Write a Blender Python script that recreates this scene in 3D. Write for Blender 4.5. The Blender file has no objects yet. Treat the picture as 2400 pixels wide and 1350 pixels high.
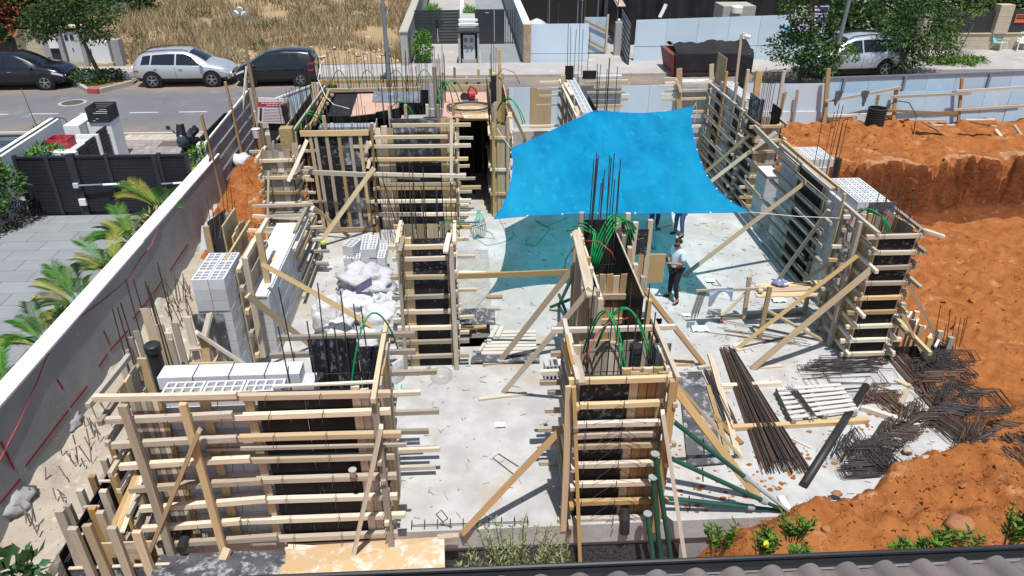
import bpy, bmesh, math, random
from mathutils import Vector, Matrix, noise
random.seed(7)
SC = bpy.context.scene
COL = SC.collection
# ---------------------------------------------------------------- camera
CF, CP_, CY_, CR_, CH = 1730.0, 29.2, 3.4, 0.2, 9.4      # focal (px at 2400 wide), pitch, yaw, roll, height
_p, _y, _r = [math.radians(a) for a in (CP_, CY_, CR_)]
_f = Vector((math.sin(_y)*math.cos(_p), math.cos(_y)*math.cos(_p), -math.sin(_p)))
_rt = Vector((math.cos(_y), -math.sin(_y), 0)); _u = _rt.cross(_f)
CRT = _rt*math.cos(_r) + _u*math.sin(_r); CUP = -_rt*math.sin(_r) + _u*math.cos(_r)
CC = Vector((0, 0, CH))
cam = bpy.data.cameras.new('camera'); camo = bpy.data.objects.new('camera', cam); COL.objects.link(camo)
_m = Matrix((CRT, CUP, -_f)).transposed().to_4x4(); _m.translation = CC
camo.matrix_world = _m
cam.sensor_width = 36; cam.lens = CF/2400*36; cam.clip_end = 3000; cam.clip_start = 0.1
SC.camera = camo
# ---------------------------------------------------------------- sky, sun, exposure
W = bpy.data.worlds.new('World'); SC.world = W; W.use_nodes = True
nt = W.node_tree; bg = nt.nodes['Background']; sky = nt.nodes.new('ShaderNodeTexSky')
sky.sky_type = 'NISHITA'; sky.sun_disc = False
SUNV = Vector((0.05, -0.33, 1.0)).normalized()           # towards the sun
sky.sun_elevation = math.asin(SUNV.z); sky.sun_rotation = math.atan2(SUNV.x, SUNV.y)
nt.links.new(sky.outputs[0], bg.inputs[0]); bg.inputs[1].default_value = 0.10
sl = bpy.data.lights.new('sun', 'SUN'); sl.energy = 4.6; sl.angle = math.radians(0.55); sl.color = (1, 0.965, 0.92)
so = bpy.data.objects.new('sun', sl); COL.objects.link(so); so.rotation_euler = SUNV.to_track_quat('Z', 'Y').to_euler()
SC.view_settings.view_transform = 'Standard'; SC.view_settings.look = 'None'
SC.view_settings.gamma = 1; SC.view_settings.exposure = 0.22
try: SC.view_settings.use_curve_mapping = False
except Exception: pass
SC.cycles.max_bounces = 6; SC.cycles.transparent_max_bounces = 12
# ---------------------------------------------------------------- surveying: where a sight line meets a level or a vertical plane
def ray(px, py): return _f*CF + CRT*(px-1200) - CUP*(py-675)
def G(px, py, z=0.0):
    d = ray(px, py); return CC + d*((z-CC.z)/d.z)
def Y(px, py, y):
    d = ray(px, py); return CC + d*(y/d.y)
def X(px, py, x):
    d = ray(px, py); return CC + d*(x/d.x)
R = random.uniform
# ---------------------------------------------------------------- objects
def tag(o, label=None, cat=None, group=None, kind=None):
    if label: o['label'] = label
    if cat: o['category'] = cat
    if group: o['group'] = group
    if kind: o['kind'] = kind
    return o
def thing(name, label, cat, loc=(0, 0, 0), group=None, rz=0):
    o = bpy.data.objects.new(name, None); COL.objects.link(o); o.empty_display_size = .1
    o.location = loc; o.rotation_euler = (0, 0, rz)
    return tag(o, label, cat, group)
def put(name, me, M, par=None):
    """link mesh me at world matrix M (par: parent whose world matrix is known)"""
    o = bpy.data.objects.new(name, me); COL.objects.link(o)
    if par is not None:
        o.parent = par; o.matrix_basis = wm(par).inverted() @ M
    else: o.matrix_basis = M
    return o
def wm(o):
    M = o.matrix_basis.copy()
    return wm(o.parent) @ M if o.parent else M
def mesh(name, verts, faces, mat, smooth=False):
    me = bpy.data.meshes.new(name); me.from_pydata([tuple(v) for v in verts], [], faces)
    for m in (mat if isinstance(mat, (list, tuple)) else [mat]): me.materials.append(m)
    if smooth: me.polygons.foreach_set('use_smooth', [True]*len(me.polygons))
    me.update(); return me
class MB:
    """collects shapes given in world coordinates and links them as one mesh"""
    def __init__(s): s.v = []; s.f = []; s.mi = []; s.cur = 0
    def poly(s, pts):
        n = len(s.v); s.v += [Vector(p) for p in pts]; s.f.append(tuple(range(n, n+len(pts)))); s.mi.append(s.cur)
    def box(s, a, b):
        (x0, y0, z0), (x1, y1, z1) = a, b
        s.hexa([(x0,y0,z0),(x1,y0,z0),(x1,y1,z0),(x0,y1,z0),(x0,y0,z1),(x1,y0,z1),(x1,y1,z1),(x0,y1,z1)])
    def hexa(s, p):
        n = len(s.v); s.v += [Vector(q) for q in p]
        for f in ((0,3,2,1),(4,5,6,7),(0,1,5,4),(1,2,6,5),(2,3,7,6),(3,0,4,7)): s.f.append(tuple(n+i for i in f)); s.mi.append(s.cur)
    def bar(s, p0, p1, w, t, up=(0, 0, 1)):
        p0, p1 = Vector(p0), Vector(p1); d = (p1-p0).normalized(); u = Vector(up); u = u-d*u.dot(d)
        if u.length < 1e-4: u = Vector((0, 1, 0)); u = u-d*u.dot(d)
        u.normalize(); v = u.cross(d); a = v*w/2; b = u*t/2
        s.hexa([p0-a-b, p0+a-b, p1+a-b, p1-a-b, p0-a+b, p0+a+b, p1+a+b, p1-a+b])
    def tube(s, pts, r, n=6, cap=True, r1=None):
        pts = [Vector(p) for p in pts]; base = len(s.v); k = len(pts)
        for i, p in enumerate(pts):
            d = (pts[min(i+1, k-1)]-pts[max(i-1, 0)]).normalized()
            u = d.orthogonal().normalized() if i == 0 else (u-d*u.dot(d)).normalized()
            w = d.cross(u); rr = r if r1 is None else r+(r1-r)*i/(k-1)
            for j in range(n):
                a = 2*math.pi*j/n; s.v.append(p+u*rr*math.cos(a)+w*rr*math.sin(a))
        for i in range(k-1):
            for j in range(n):
                s.f.append((base+i*n+j, base+i*n+(j+1) % n, base+(i+1)*n+(j+1) % n, base+(i+1)*n+j)); s.mi.append(s.cur)
        if cap:
            s.f.append(tuple(base+j for j in reversed(range(n)))); s.mi.append(s.cur)
            s.f.append(tuple(base+(k-1)*n+j for j in range(n))); s.mi.append(s.cur)
    def lathe(s, c, prof, n=16, axis=(0, 0, 1), cap=True):
        c = Vector(c); ax = Vector(axis).normalized(); u = ax.orthogonal().normalized(); w = ax.cross(u); base = len(s.v)
        for r, h in prof:
            for j in range(n):
                a = 2*math.pi*j/n; s.v.append(c+ax*h+(u*math.cos(a)+w*math.sin(a))*r)
        for i in range(len(prof)-1):
            for j in range(n):
                s.f.append((base+i*n+j, base+i*n+(j+1) % n, base+(i+1)*n+(j+1) % n, base+(i+1)*n+j)); s.mi.append(s.cur)
        if cap:
            s.f.append(tuple(base+j for j in reversed(range(n)))); s.mi.append(s.cur)
            e = base+(len(prof)-1)*n; s.f.append(tuple(e+j for j in range(n))); s.mi.append(s.cur)
    def grid(s, fn, nu, nv):
        base = len(s.v)
        for i in range(nu+1):
            for j in range(nv+1): s.v.append(Vector(fn(i/nu, j/nv)))
        for i in range(nu):
            for j in range(nv):
                a = base+i*(nv+1)+j; s.f.append((a, a+nv+1, a+nv+2, a+1)); s.mi.append(s.cur)
    def build(s, name, mat, par=None, smooth=False):
        inv = wm(par).inverted() if par is not None else None
        org = None
        if inv is None:
            if s.v:
                org = Vector((sum(v.x for v in s.v)/len(s.v), sum(v.y for v in s.v)/len(s.v), min(v.z for v in s.v)))
                vs = [v-org for v in s.v]
            else: vs = s.v
        else: vs = [inv @ v for v in s.v]
        me = mesh(name, vs, s.f, mat, smooth)
        if isinstance(mat, (list, tuple)): me.polygons.foreach_set('material_index', s.mi)
        o = bpy.data.objects.new(name, me); COL.objects.link(o)
        if par is not None: o.parent = par
        elif org is not None: o.location = org
        return o
# ---------------------------------------------------------------- materials
def rgb(c): return (c[0], c[1], c[2], 1)
def M(name, c1, c2=None, scale=3.0, rough=.85, c3=None, t3=.62, s3=6.0, bump=0.0, bs=None, rnd=0.0, stretch=(1, 1, 1), metal=0.0, detail=6, spec=.3, lo=.3, hi=.7, emit=None):
    m = bpy.data.materials.new(name); m.use_nodes = True; n = m.node_tree.nodes; l = m.node_tree.links
    b = n['Principled BSDF']; b.inputs['Roughness'].default_value = rough; b.inputs['Metallic'].default_value = metal
    b.inputs['Specular IOR Level'].default_value = spec
    if c2 is None:
        b.inputs['Base Color'].default_value = rgb(c1); src = None
        if not (rnd or bump or c3): return m
        c2 = c1
    tc = n.new('ShaderNodeTexCoord'); mp = n.new('ShaderNodeMapping'); mp.inputs['Scale'].default_value = stretch
    oi = n.new('ShaderNodeObjectInfo')
    ad = n.new('ShaderNodeVectorMath'); ad.operation = 'ADD'
    sc = n.new('ShaderNodeVectorMath'); sc.operation = 'SCALE'; sc.inputs['Scale'].default_value = 37.0 if rnd else 0.0
    cx = n.new('ShaderNodeCombineXYZ'); 
    for i in range(3): l.new(oi.outputs['Random'], cx.inputs[i])
    l.new(cx.outputs[0], sc.inputs[0])
    l.new(tc.outputs['Object'], mp.inputs[0]); l.new(mp.outputs[0], ad.inputs[0]); l.new(sc.outputs[0], ad.inputs[1])
    def nz(s, d=detail, r=.6):
        t = n.new('ShaderNodeTexNoise'); t.inputs['Scale'].default_value = s; t.inputs['Detail'].default_value = d
        t.inputs['Roughness'].default_value = r; l.new(ad.outputs[0], t.inputs['Vector']); return t
    def ramp(src, a, z):
        r = n.new('ShaderNodeMapRange'); r.inputs[1].default_value = a; r.inputs[2].default_value = z; l.new(src, r.inputs[0]); return r.outputs[0]
    def mix(f, a, z):
        x = n.new('ShaderNodeMix'); x.data_type = 'RGBA'; l.new(f, x.inputs[0])
        for k, q in ((6, a), (7, z)):
            if isinstance(q, tuple): x.inputs[k].default_value = rgb(q)
            else: l.new(q, x.inputs[k])
        return x.outputs[2]
    t1 = nz(scale); col = mix(ramp(t1.outputs[0], lo, hi), tuple(c1), tuple(c2))
    if c3 is not None:
        t3n = nz(s3, 8, .7); col = mix(ramp(t3n.outputs[0], t3, t3+.1), col, tuple(c3))
    if rnd:
        hv = n.new('ShaderNodeHueSaturation'); r1 = n.new('ShaderNodeMapRange'); r1.inputs[3].default_value = 1-rnd; r1.inputs[4].default_value = 1+rnd
        l.new(oi.outputs['Random'], r1.inputs[0]); l.new(r1.outputs[0], hv.inputs['Value']); l.new(col, hv.inputs['Color'])
        wn = n.new('ShaderNodeTexWhiteNoise'); wn.noise_dimensions = '1D'; l.new(oi.outputs['Random'], wn.inputs['W'])
        r2 = n.new('ShaderNodeMapRange'); r2.inputs[3].default_value = 1-rnd*.9; r2.inputs[4].default_value = 1+rnd*.6
        l.new(wn.outputs['Value'], r2.inputs[0]); l.new(r2.outputs[0], hv.inputs['Saturation']); col = hv.outputs[0]
    l.new(col, b.inputs['Base Color'])
    if bump:
        tb = nz(bs or scale*4, 8, .65); bp = n.new('ShaderNodeBump'); bp.inputs['Strength'].default_value = min(1, bump); bp.inputs['Distance'].default_value = .02*max(1, bump)
        l.new(tb.outputs[0], bp.inputs['Height']); l.new(bp.outputs[0], b.inputs['Normal'])
    return m
woody = dict(scale=1.9, stretch=(1.6, 7, 7), rough=.88, rnd=.33, lo=.34, hi=.64, spec=.08, s3=2.6)
WN = M('wood_new', (.55, .42, .245), (.41, .29, .15), c3=(.30, .21, .115), t3=.585, **woody)          # fresh yellow pine
WP = M('wood_pale', (.61, .53, .415), (.46, .375, .27), c3=(.68, .64, .57), t3=.52, **woody)        # cement-dusted
WG = M('wood_grey', (.40, .355, .29), (.29, .24, .175), c3=(.54, .51, .46), t3=.54, **woody)       # weathered
WB = M('wood_brown', (.43, .28, .145), (.30, .185, .09), c3=(.55, .45, .32), t3=.62, **woody)
WOODS = [WN, WP, WG, WP, WP, WG]
PB = M('ply_black', (.016, .017, .021), (.035, .036, .042), scale=2.5, c3=(.26, .27, .30), t3=.545, s3=7, rough=.55, rnd=.2, stretch=(1, 1, 2.2), detail=12, spec=.12)
PBD = M('ply_black_clean', (.012, .012, .015), (.028, .026, .026), scale=2.0, c3=(.20, .20, .215), t3=.62, s3=9, rough=.5, rnd=.2, stretch=(1, 1, .35), detail=12, spec=.12)
PBC = M('ply_cemented', (.05, .052, .058), (.12, .12, .13), scale=2.2, c3=(.36, .37, .38), t3=.51, s3=4.5, rough=.75, rnd=.1, detail=12, spec=.12)
PO = M('ply_orange', (.54, .34, .15), (.50, .37, .22), scale=2.3, c3=(.60, .54, .46), t3=.50, s3=3.2, rough=.6, rnd=.1, detail=10, spec=.12)
PT = M('ply_tan', (.42, .31, .16), (.35, .25, .13), scale=2.0, c3=(.5, .42, .3), t3=.6, s3=3.0, rough=.75, rnd=.12, detail=8)
BLK = M('block_grey', (.52, .53, .54), (.46, .47, .48), scale=6, rough=.95, rnd=.07, bump=.4, bs=60, spec=.1)
BLW = M('block_white', (.60, .61, .62), (.53, .54, .55), scale=6, rough=.95, rnd=.05, bump=.4, bs=60, spec=.1)
MORT = M('mortar', (.30, .30, .30), (.24, .24, .24), scale=8)
REB = M('rebar_steel', (.042, .040, .042), (.062, .052, .048), scale=3, rough=.7, rnd=.2, metal=.2)
RUST = M('rusty_rebar', (.10, .065, .045), (.15, .075, .038), scale=5, rough=.8, rnd=.25)
GRN = M('green_conduit', (.008, .24, .065), rough=.45)
REDP = M('red_conduit', (.30, .045, .035), rough=.45)
BLKP = M('black_pvc', (.02, .02, .022), (.035, .035, .036), scale=4, rough=.45)
WIRE = M('tie_wire', (.05, .045, .04), rough=.6)
CONC = M('slab_concrete', (.51, .51, .495), (.36, .36, .35), scale=1.3, c3=(.38, .34, .28), t3=.545, s3=.9, rough=.9, bump=.5, bs=11, detail=15, lo=.30, hi=.60)
CONE = M('edge_concrete', (.34, .34, .34), (.27, .27, .28), scale=1.2, c3=(.45, .45, .45), t3=.62, s3=2.5, rough=.9, bump=.3, bs=14, detail=10)
SOIL = M('red_soil', (.40, .155, .050), (.235, .078, .024), scale=2.2, c3=(.47, .235, .115), t3=.57, s3=1.5, rough=.97, bump=4.5, bs=6, detail=12, spec=.05)
SOILD = M('shaded_cut_soil', (.19, .062, .022), (.10, .034, .014), scale=1.6, c3=(.30, .125, .05), t3=.60, s3=2.2, rough=.95, bump=4.5, bs=6, detail=12, spec=.08)  # shade of the steep cut bank put into a darker soil colour
SOILP = M('dry_crust', (.42, .24, .13), (.33, .16, .075), scale=2.5, c3=(.50, .40, .28), t3=.56, s3=3, rough=.97, bump=3.5, bs=8, detail=12)
SAND = M('sandy_ground', (.44, .39, .32), (.32, .275, .22), scale=1.0, c3=(.58, .53, .45), t3=.56, s3=2.0, rough=.97, bump=.9, bs=16, detail=12, spec=.05)
STEELW = M('white_sheet', (.56, .67, .75), (.50, .61, .70), scale=.7, c3=(.50, .47, .42), t3=.70, s3=1.5, rough=.45, rnd=.05)
WHITE = M('white_plaster', (.78, .78, .77), (.70, .70, .69), scale=1.0, rough=.8, bump=.15, bs=40)
GREYW = M('stained_concrete', (.36, .37, .385), (.25, .257, .27), scale=.9, c3=(.38, .345, .28), t3=.60, s3=.9, rough=.92, bump=.5, bs=14, detail=12)
DARK = M('dark_metal', (.028, .03, .034), (.04, .042, .046), scale=4, rough=.5)
# ---------------------------------------------------------------- shared plank and block meshes
_pl = {}
def plank_mesh(mat, v):
    k = (mat.name, v)
    if k in _pl: return _pl[k]
    rr = random.Random(v*31+5); vs = []; fs = []; n = 4
    by, bz = rr.uniform(-.12, .12), rr.uniform(-.12, .12)
    for i in range(n+1):
        t = i/n-.5; q = (t*t*4-.5)
        for (a, b) in ((-1, -1), (1, -1), (1, 1), (-1, 1)):
            e = rr.uniform(-.004, .004) if i in (0, n) else 0
            vs.append((t+e, a*.5*rr.uniform(.93, 1.0)+by*q, b*.5*rr.uniform(.93, 1.0)+bz*q))
    for i in range(n):
        for j in range(4):
            a = i*4+j; b = i*4+(j+1) % 4; fs.append((a, b, b+4, a+4))
    fs.append((3, 2, 1, 0)); fs.append((n*4, n*4+1, n*4+2, n*4+3))
    _pl[k] = mesh('plank', vs, fs, mat); return _pl[k]
_bx = {}
def box_mesh(mat):
    if mat.name not in _bx:
        v = [(a*.5, b*.5, c*.5) for c in (-1, 1) for a, b in ((-1, -1), (1, -1), (1, 1), (-1, 1))]
        _bx[mat.name] = mesh('panel', v, [(0,3,2,1),(4,5,6,7),(0,1,5,4),(1,2,6,5),(2,3,7,6),(3,0,4,7)], mat)
    return _bx[mat.name]
def frame(p0, p1, w, t, up):
    p0, p1 = Vector(p0), Vector(p1); d = p1-p0; L = d.length; d.normalize(); u = Vector(up); u = u-d*u.dot(d)
    if u.length < 1e-3: u = Vector((0, -1, 0)); u = u-d*u.dot(d)
    u.normalize(); v = u.cross(d); c = (p0+p1)/2
    return Matrix(((d.x*L, v.x*w, u.x*t, c.x), (d.y*L, v.y*w, u.y*t, c.y), (d.z*L, v.z*w, u.z*t, c.z), (0, 0, 0, 1)))
def board(par, name, p0, p1, w, t, mat=None, up=(0, 0, 1)):
    """timber from p0 to p1, t thick along up, w the other way"""
    mat = mat or random.choice(WOODS)
    return put(name, plank_mesh(mat, random.randint(0, 6)), frame(p0, p1, w, t, up), par)
def boxp(par, name, a, b, mat):
    a, b = Vector(a), Vector(b); c = (a+b)/2; d = b-a
    Mx = Matrix.Diagonal((max(abs(d.x), .001), max(abs(d.y), .001), max(abs(d.z), .001), 1)); Mx.translation = c
    return put(name, box_mesh(mat), Mx, par)
def block_geo(L, Wd, H, nx, ny, mat, rim=.035, web=.03, depth=.10):
    """hollow block, holes upward, local origin at its bottom centre"""
    xs = [-L/2, -L/2+rim]; hw = (L-2*rim-(nx-1)*web)/nx
    for i in range(nx): xs.append(xs[-1]+hw); xs.append(xs[-1]+(web if i < nx-1 else rim))
    ys = [-Wd/2, -Wd/2+rim]; hd = (Wd-2*rim-(ny-1)*web)/ny
    for i in range(ny): ys.append(ys[-1]+hd); ys.append(ys[-1]+(web if i < ny-1 else rim))
    m = MB()
    for i in range(len(xs)-1):
        for j in range(len(ys)-1):
            a, b, c, d = xs[i], xs[i+1], ys[j], ys[j+1]
            if i % 2 and j % 2:
                z = H-depth
                m.poly([(a,c,z),(b,c,z),(b,d,z),(a,d,z)])
                for p, q in (((a,c),(b,c)),((b,c),(b,d)),((b,d),(a,d)),((a,d),(a,c))): m.poly([(p[0],p[1],H),(q[0],q[1],H),(q[0],q[1],z),(p[0],p[1],z)])
            else: m.poly([(a,c,H),(b,c,H),(b,d,H),(a,d,H)])
    x0, x1, y0, y1 = -L/2, L/2, -Wd/2, Wd/2
    for p, q in (((x0,y0),(x1,y0)),((x1,y0),(x1,y1)),((x1,y1),(x0,y1)),((x0,y1),(x0,y0))): m.poly([(p[0],p[1],0),(q[0],q[1],0),(q[0],q[1],H),(p[0],p[1],H)])
    m.poly([(x0,y1,0),(x1,y1,0),(x1,y0,0),(x0,y0,0)])
    return mesh('block', m.v, m.f, mat)
def rebar(par, p0, p1, r=.009, name='rebar', mat=None, bend=.03):
    p0, p1 = Vector(p0), Vector(p1); m = MB(); mid = (p0+p1)/2+Vector((R(-bend, bend), R(-bend, bend), 0))
    m.tube([p0, mid, p1], r, 5); return m.build(name, mat or REB, par)
def arc(p0, p1, hgt, n=12, lean=(0, 0, 0)):
    p0, p1 = Vector(p0), Vector(p1); le = Vector(lean)
    return [p0.lerp(p1, i/n)+(Vector((0, 0, hgt))+le)*math.sin(math.pi*i/n)**.8 for i in range(n+1)]
# ================================================================ GROUND AND STRUCTURE
def nz(x, y, s, seed=0): return noise.noise((x*s, y*s, seed*17.3))
def fbm(x, y, s, o=4, seed=0):
    v = 0; a = 1
    for i in range(o): v += a*noise.noise((x*s, y*s, seed*17.3+i*5.1)); a *= .5; s *= 2.1
    return v
def smooth(a, b, t):
    t = max(0, min(1, (t-a)/(b-a))); return t*t*(3-2*t)
m = MB(); m.poly([(-700, -300, -2.6), (700, -300, -2.6), (700, 1500, -2.6), (-700, 1500, -2.6)]); tag(m.build('terrain', SOIL), kind='structure')
# slab, with a shaft opening in it
m = MB(); sx0, sx1, sy0, sy1 = -5.15, 9.55, 8.69, 27.2; hx0, hx1, hy0, hy1 = -.36, .36, 14.1, 15.1
for a, b in (((sx0, sy0), (hx0, sy1)), ((hx1, sy0), (sx1, sy1)), ((hx0, sy0), (hx1, hy0)), ((hx0, hy1), (hx1, sy1))):
    m.box((a[0], a[1], -.42), (b[0], b[1], 0))
slab = tag(m.build('floor_slab', CONC), kind='structure')
m = MB(); m.box((sx0+.1, 8.76, -1.6), (sx1, 9.1, -.425)); tag(m.build('foundation_beam', CONE), kind='structure')
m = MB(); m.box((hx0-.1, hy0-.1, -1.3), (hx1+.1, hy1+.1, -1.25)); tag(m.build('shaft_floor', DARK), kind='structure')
m = MB()
m.grid(lambda u, v: (-.42+u*.86+.03*nz(v*9, u*5, 1, 3), 15.25+v*3.8, .006+.014*max(0, fbm(u*3, v*9, 1.1, 3, 5))), 16, 60)
tag(m.build('rough_screed_strip', M('rough_screed', (.40, .385, .35), (.27, .26, .235), scale=3, c3=(.12, .115, .11), t3=.57, s3=13, rough=.95, bump=1.2, bs=18, detail=12)), kind='structure')
# left sandy ledge and ground between the boundary wall and the slab
def ledge(u, v):
    y = 6.0+v*17; x = -8.3+u*3.3
    e = -6.85-.05*nz(0, y, .8, 2)
    z = -.22+.10*fbm(x, y, .9, 4, 1)+.30*smooth(-7.4, -8.0, x)*max(0, fbm(x, y, .7, 3, 8)+.5)
    z -= .9*smooth(e, e+.12, x)*(1-smooth(10.6, 11.6, y))
    h = math.exp(-(((x+6.9)/1.0)**2+((y-22.4)/2.6)**2)); z += .95*h*(1+.35*fbm(x, y, 1.6, 4, 4))
    return (x, y, z)
m = MB(); m.grid(ledge, 70, 260); o = tag(m.build('sandy_ledge', SAND), kind='structure')
m = MB()
def heap(u, v):
    y = 17.6+v*9.9; x = -8.0+u*2.5
    h = math.exp(-(((x+7.0)/.95)**4+((y-22.6)/3.3)**4))
    z = -.28+1.35*h*(1+.30*fbm(x, y, 1.3, 5, 4))*(.6+.5*smooth(18, 24, y))
    return (x, y, z)
m.grid(heap, 60, 180); tag(m.build('soil_heap', SOIL), kind='structure')
# red soil round the right side: berm, cut face, pit floor, mound spilling over the slab's front corner
def soil(x, y):
    fl = -.85+.05*fbm(x, y, .5, 3, 2)
    a = math.sin((x*.80+y*.62)*5.2+.9*nz(x, y, .45, 6)); b = math.sin((x*.62-y*.78)*21)
    inpit = smooth(10.0, 11.2, x)*(1-smooth(20.5, 22.5, y))*smooth(12.0, 13.5, y)
    fl += inpit*(.075*a+.025*b*max(0, a))
    cut = 23.4+.75*nz(x, 0, .22, 19)+.30*nz(x, y, .7, 9)+.16*nz(x, y, 2.1, 4)+.13*abs(math.sin(x*4.1+4*nz(x, 0, .6, 3)))**4*(.5+nz(x, 3, .8, 6))+.16*nz(x, y, 3.1, 8)+.10*nz(x, y, 7, 18)
    t = smooth(cut-.28, cut+.16, y)**.8; 
    ribs = 0
    z = fl+(1.75+.16*fbm(x, y, .8, 4, 1))*t-ribs-.15*nz(x, y, 1.8, 5)*math.sin(math.pi*t)
    z += .28*smooth(24.6, 26.6, y)*max(0, fbm(x, y, .6, 4, 12)+.35)
    f = 1-smooth(10.6+.55*nz(x, y, .6, 2), 13.2, y)              # front apron level with the slab
    z = z*(1-f)+f*(.02+.07*fbm(x, y, .9, 4, 7))
    edge = 8.55+.30*max(0, x-4.0)+.40*smooth(5, 9.5, x)+.18*nz(x, 0, 1.4, 1)+.1*nz(x, 0, 4.1, 2)
    mo = smooth(edge+.10, edge-.45, y)
    z += mo*(.20+.20*fbm(x, y, 1.3, 5, 3)+.06*fbm(x, y, 4, 3, 3))-.25*(1-mo)*(1-smooth(10.0, 11.2, x))*f
    z -= 1.15*smooth(8.2, 6.9, y)
    z -= 1.2*smooth(4.4, 3.2, x)*(1-smooth(10, 12, y))
    if y > 22: z += .5*smooth(11, 9.4, x)*0
    return z
m = MB()
def sfn(u, v):
    x = 2.8+u*u*.0+u*25.0; y = 6.0+v*22.4
    q = 1 if y < 12 or y > 22.5 else .55; z = soil(x, y)+.035*fbm(x, y, 2.6, 5, 15)-.10*q*abs(noise.noise((x*1.9, y*1.9, 7.7)))**.7+.05*q*noise.noise((x*4.4, y*4.4, 2.2))+.03*abs(noise.noise((x*6.5, y*6.5, 4)))*(1 if y < 12 or y > 24 else .45)
    if sx0 < x < sx1-.06 and 8.75 < y and (z < .004 or y > 11.6): z = min(z, -.05)
    return (x, y, z)
NU, NV = 460, 420
m.grid(sfn, NU, NV)
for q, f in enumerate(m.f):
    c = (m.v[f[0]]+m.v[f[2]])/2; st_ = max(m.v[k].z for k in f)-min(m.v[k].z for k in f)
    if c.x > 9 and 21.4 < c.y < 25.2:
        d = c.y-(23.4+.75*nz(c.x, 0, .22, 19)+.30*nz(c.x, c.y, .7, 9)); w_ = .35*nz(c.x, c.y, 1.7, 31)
        if d < .10+w_*.3 and d > -1.15+w_*1.5: m.mi[q] = 1  # cut face takes the soil with painted-in shade
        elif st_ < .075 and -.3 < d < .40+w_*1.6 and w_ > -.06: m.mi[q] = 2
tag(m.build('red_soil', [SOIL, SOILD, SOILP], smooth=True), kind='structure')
m = MB()                                                           # loose clods on the soil
rr = random.Random(3)
for i in range(5200):
    x = rr.uniform(3.6, 17); y = rr.uniform(7.2, 11.5) if i % 3 else rr.uniform(11, 27.5)
    if x < sx1 and y > 8.75+.33*max(0, x-4): continue
    z = soil(x, y)+.01; s = rr.uniform(.014, .042)*(2.3 if rr.random() < .10 else 1)*(1.5 if y > 14 else 1)
    p = [Vector((x, y, z))+Vector((rr.uniform(-1, 1), rr.uniform(-1, 1), rr.uniform(-.4, 1)))*s for _ in range(4)]
    for f in ((0, 1, 2), (0, 2, 3), (0, 3, 1), (1, 3, 2)): m.poly([p[k] for k in f])
for i in range(900):
    x = rr.uniform(-8, -5.8); y = rr.uniform(18.5, 26); v = heap((x+8.0)/2.5, (y-17.6)/9.9); s = rr.uniform(.015, .05)
    p = [Vector(v)+Vector((rr.uniform(-1, 1), rr.uniform(-1, 1), rr.uniform(-.4, 1)))*s for _ in range(4)]
    for f in ((0, 1, 2), (0, 2, 3), (0, 3, 1), (1, 3, 2)): m.poly([p[k] for k in f])
tag(m.build('soil_clods', SOIL), kind='stuff', label='small loose clods of red soil')
m = MB()                                                           # rubble on the sandy ledge
for i in range(1500):
    y = rr.uniform(7.5, 18.5); x = rr.uniform(-8.0, -5.3); v = ledge((x+8.3)/3.3, (y-6)/17); s = rr.uniform(.008, .03)*(2.5 if rr.random() < .05 else 1)
    p = [Vector(v)+Vector((rr.uniform(-1, 1), rr.uniform(-1, 1), rr.uniform(-.4, 1)))*s for _ in range(4)]
    for f in ((0, 1, 2), (0, 2, 3), (0, 3, 1), (1, 3, 2)): m.poly([p[k] for k in f])
tag(m.build('rubble', SAND), kind='stuff', label='pale rubble on the ground beside the boundary wall')
m = MB()
for i in range(950):                                               # splinters, offcuts and nails on the slab
    x = rr.uniform(-4.2, 9); y = rr.uniform(8.9, 21); a = rr.uniform(0, 6.3); L = rr.uniform(.03, .16)
    m.bar((x, y, .012), (x+L*math.cos(a), y+L*math.sin(a), .012), rr.uniform(.008, .02), .012)
tag(m.build('slab_litter', WG), kind='stuff', label='splinters and wood scraps littering the slab')
m = MB()
for i in range(260):
    x = rr.uniform(3.4, 9.4); y = 8.85+rr.expovariate(1.7)+.36*max(0, x-4); s = rr.uniform(.02, .07)
    if y > 12: continue
    m.poly([(x+s*math.cos(k)*rr.uniform(.5, 1.2), y+s*.8*math.sin(k)*rr.uniform(.5, 1.2), .006+i*.00001) for k in (0, 1, 2, 3, 4, 5)])
tag(m.build('soil_specks', SOIL), kind='stuff', label='patches of red soil trodden onto the slab')
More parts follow.
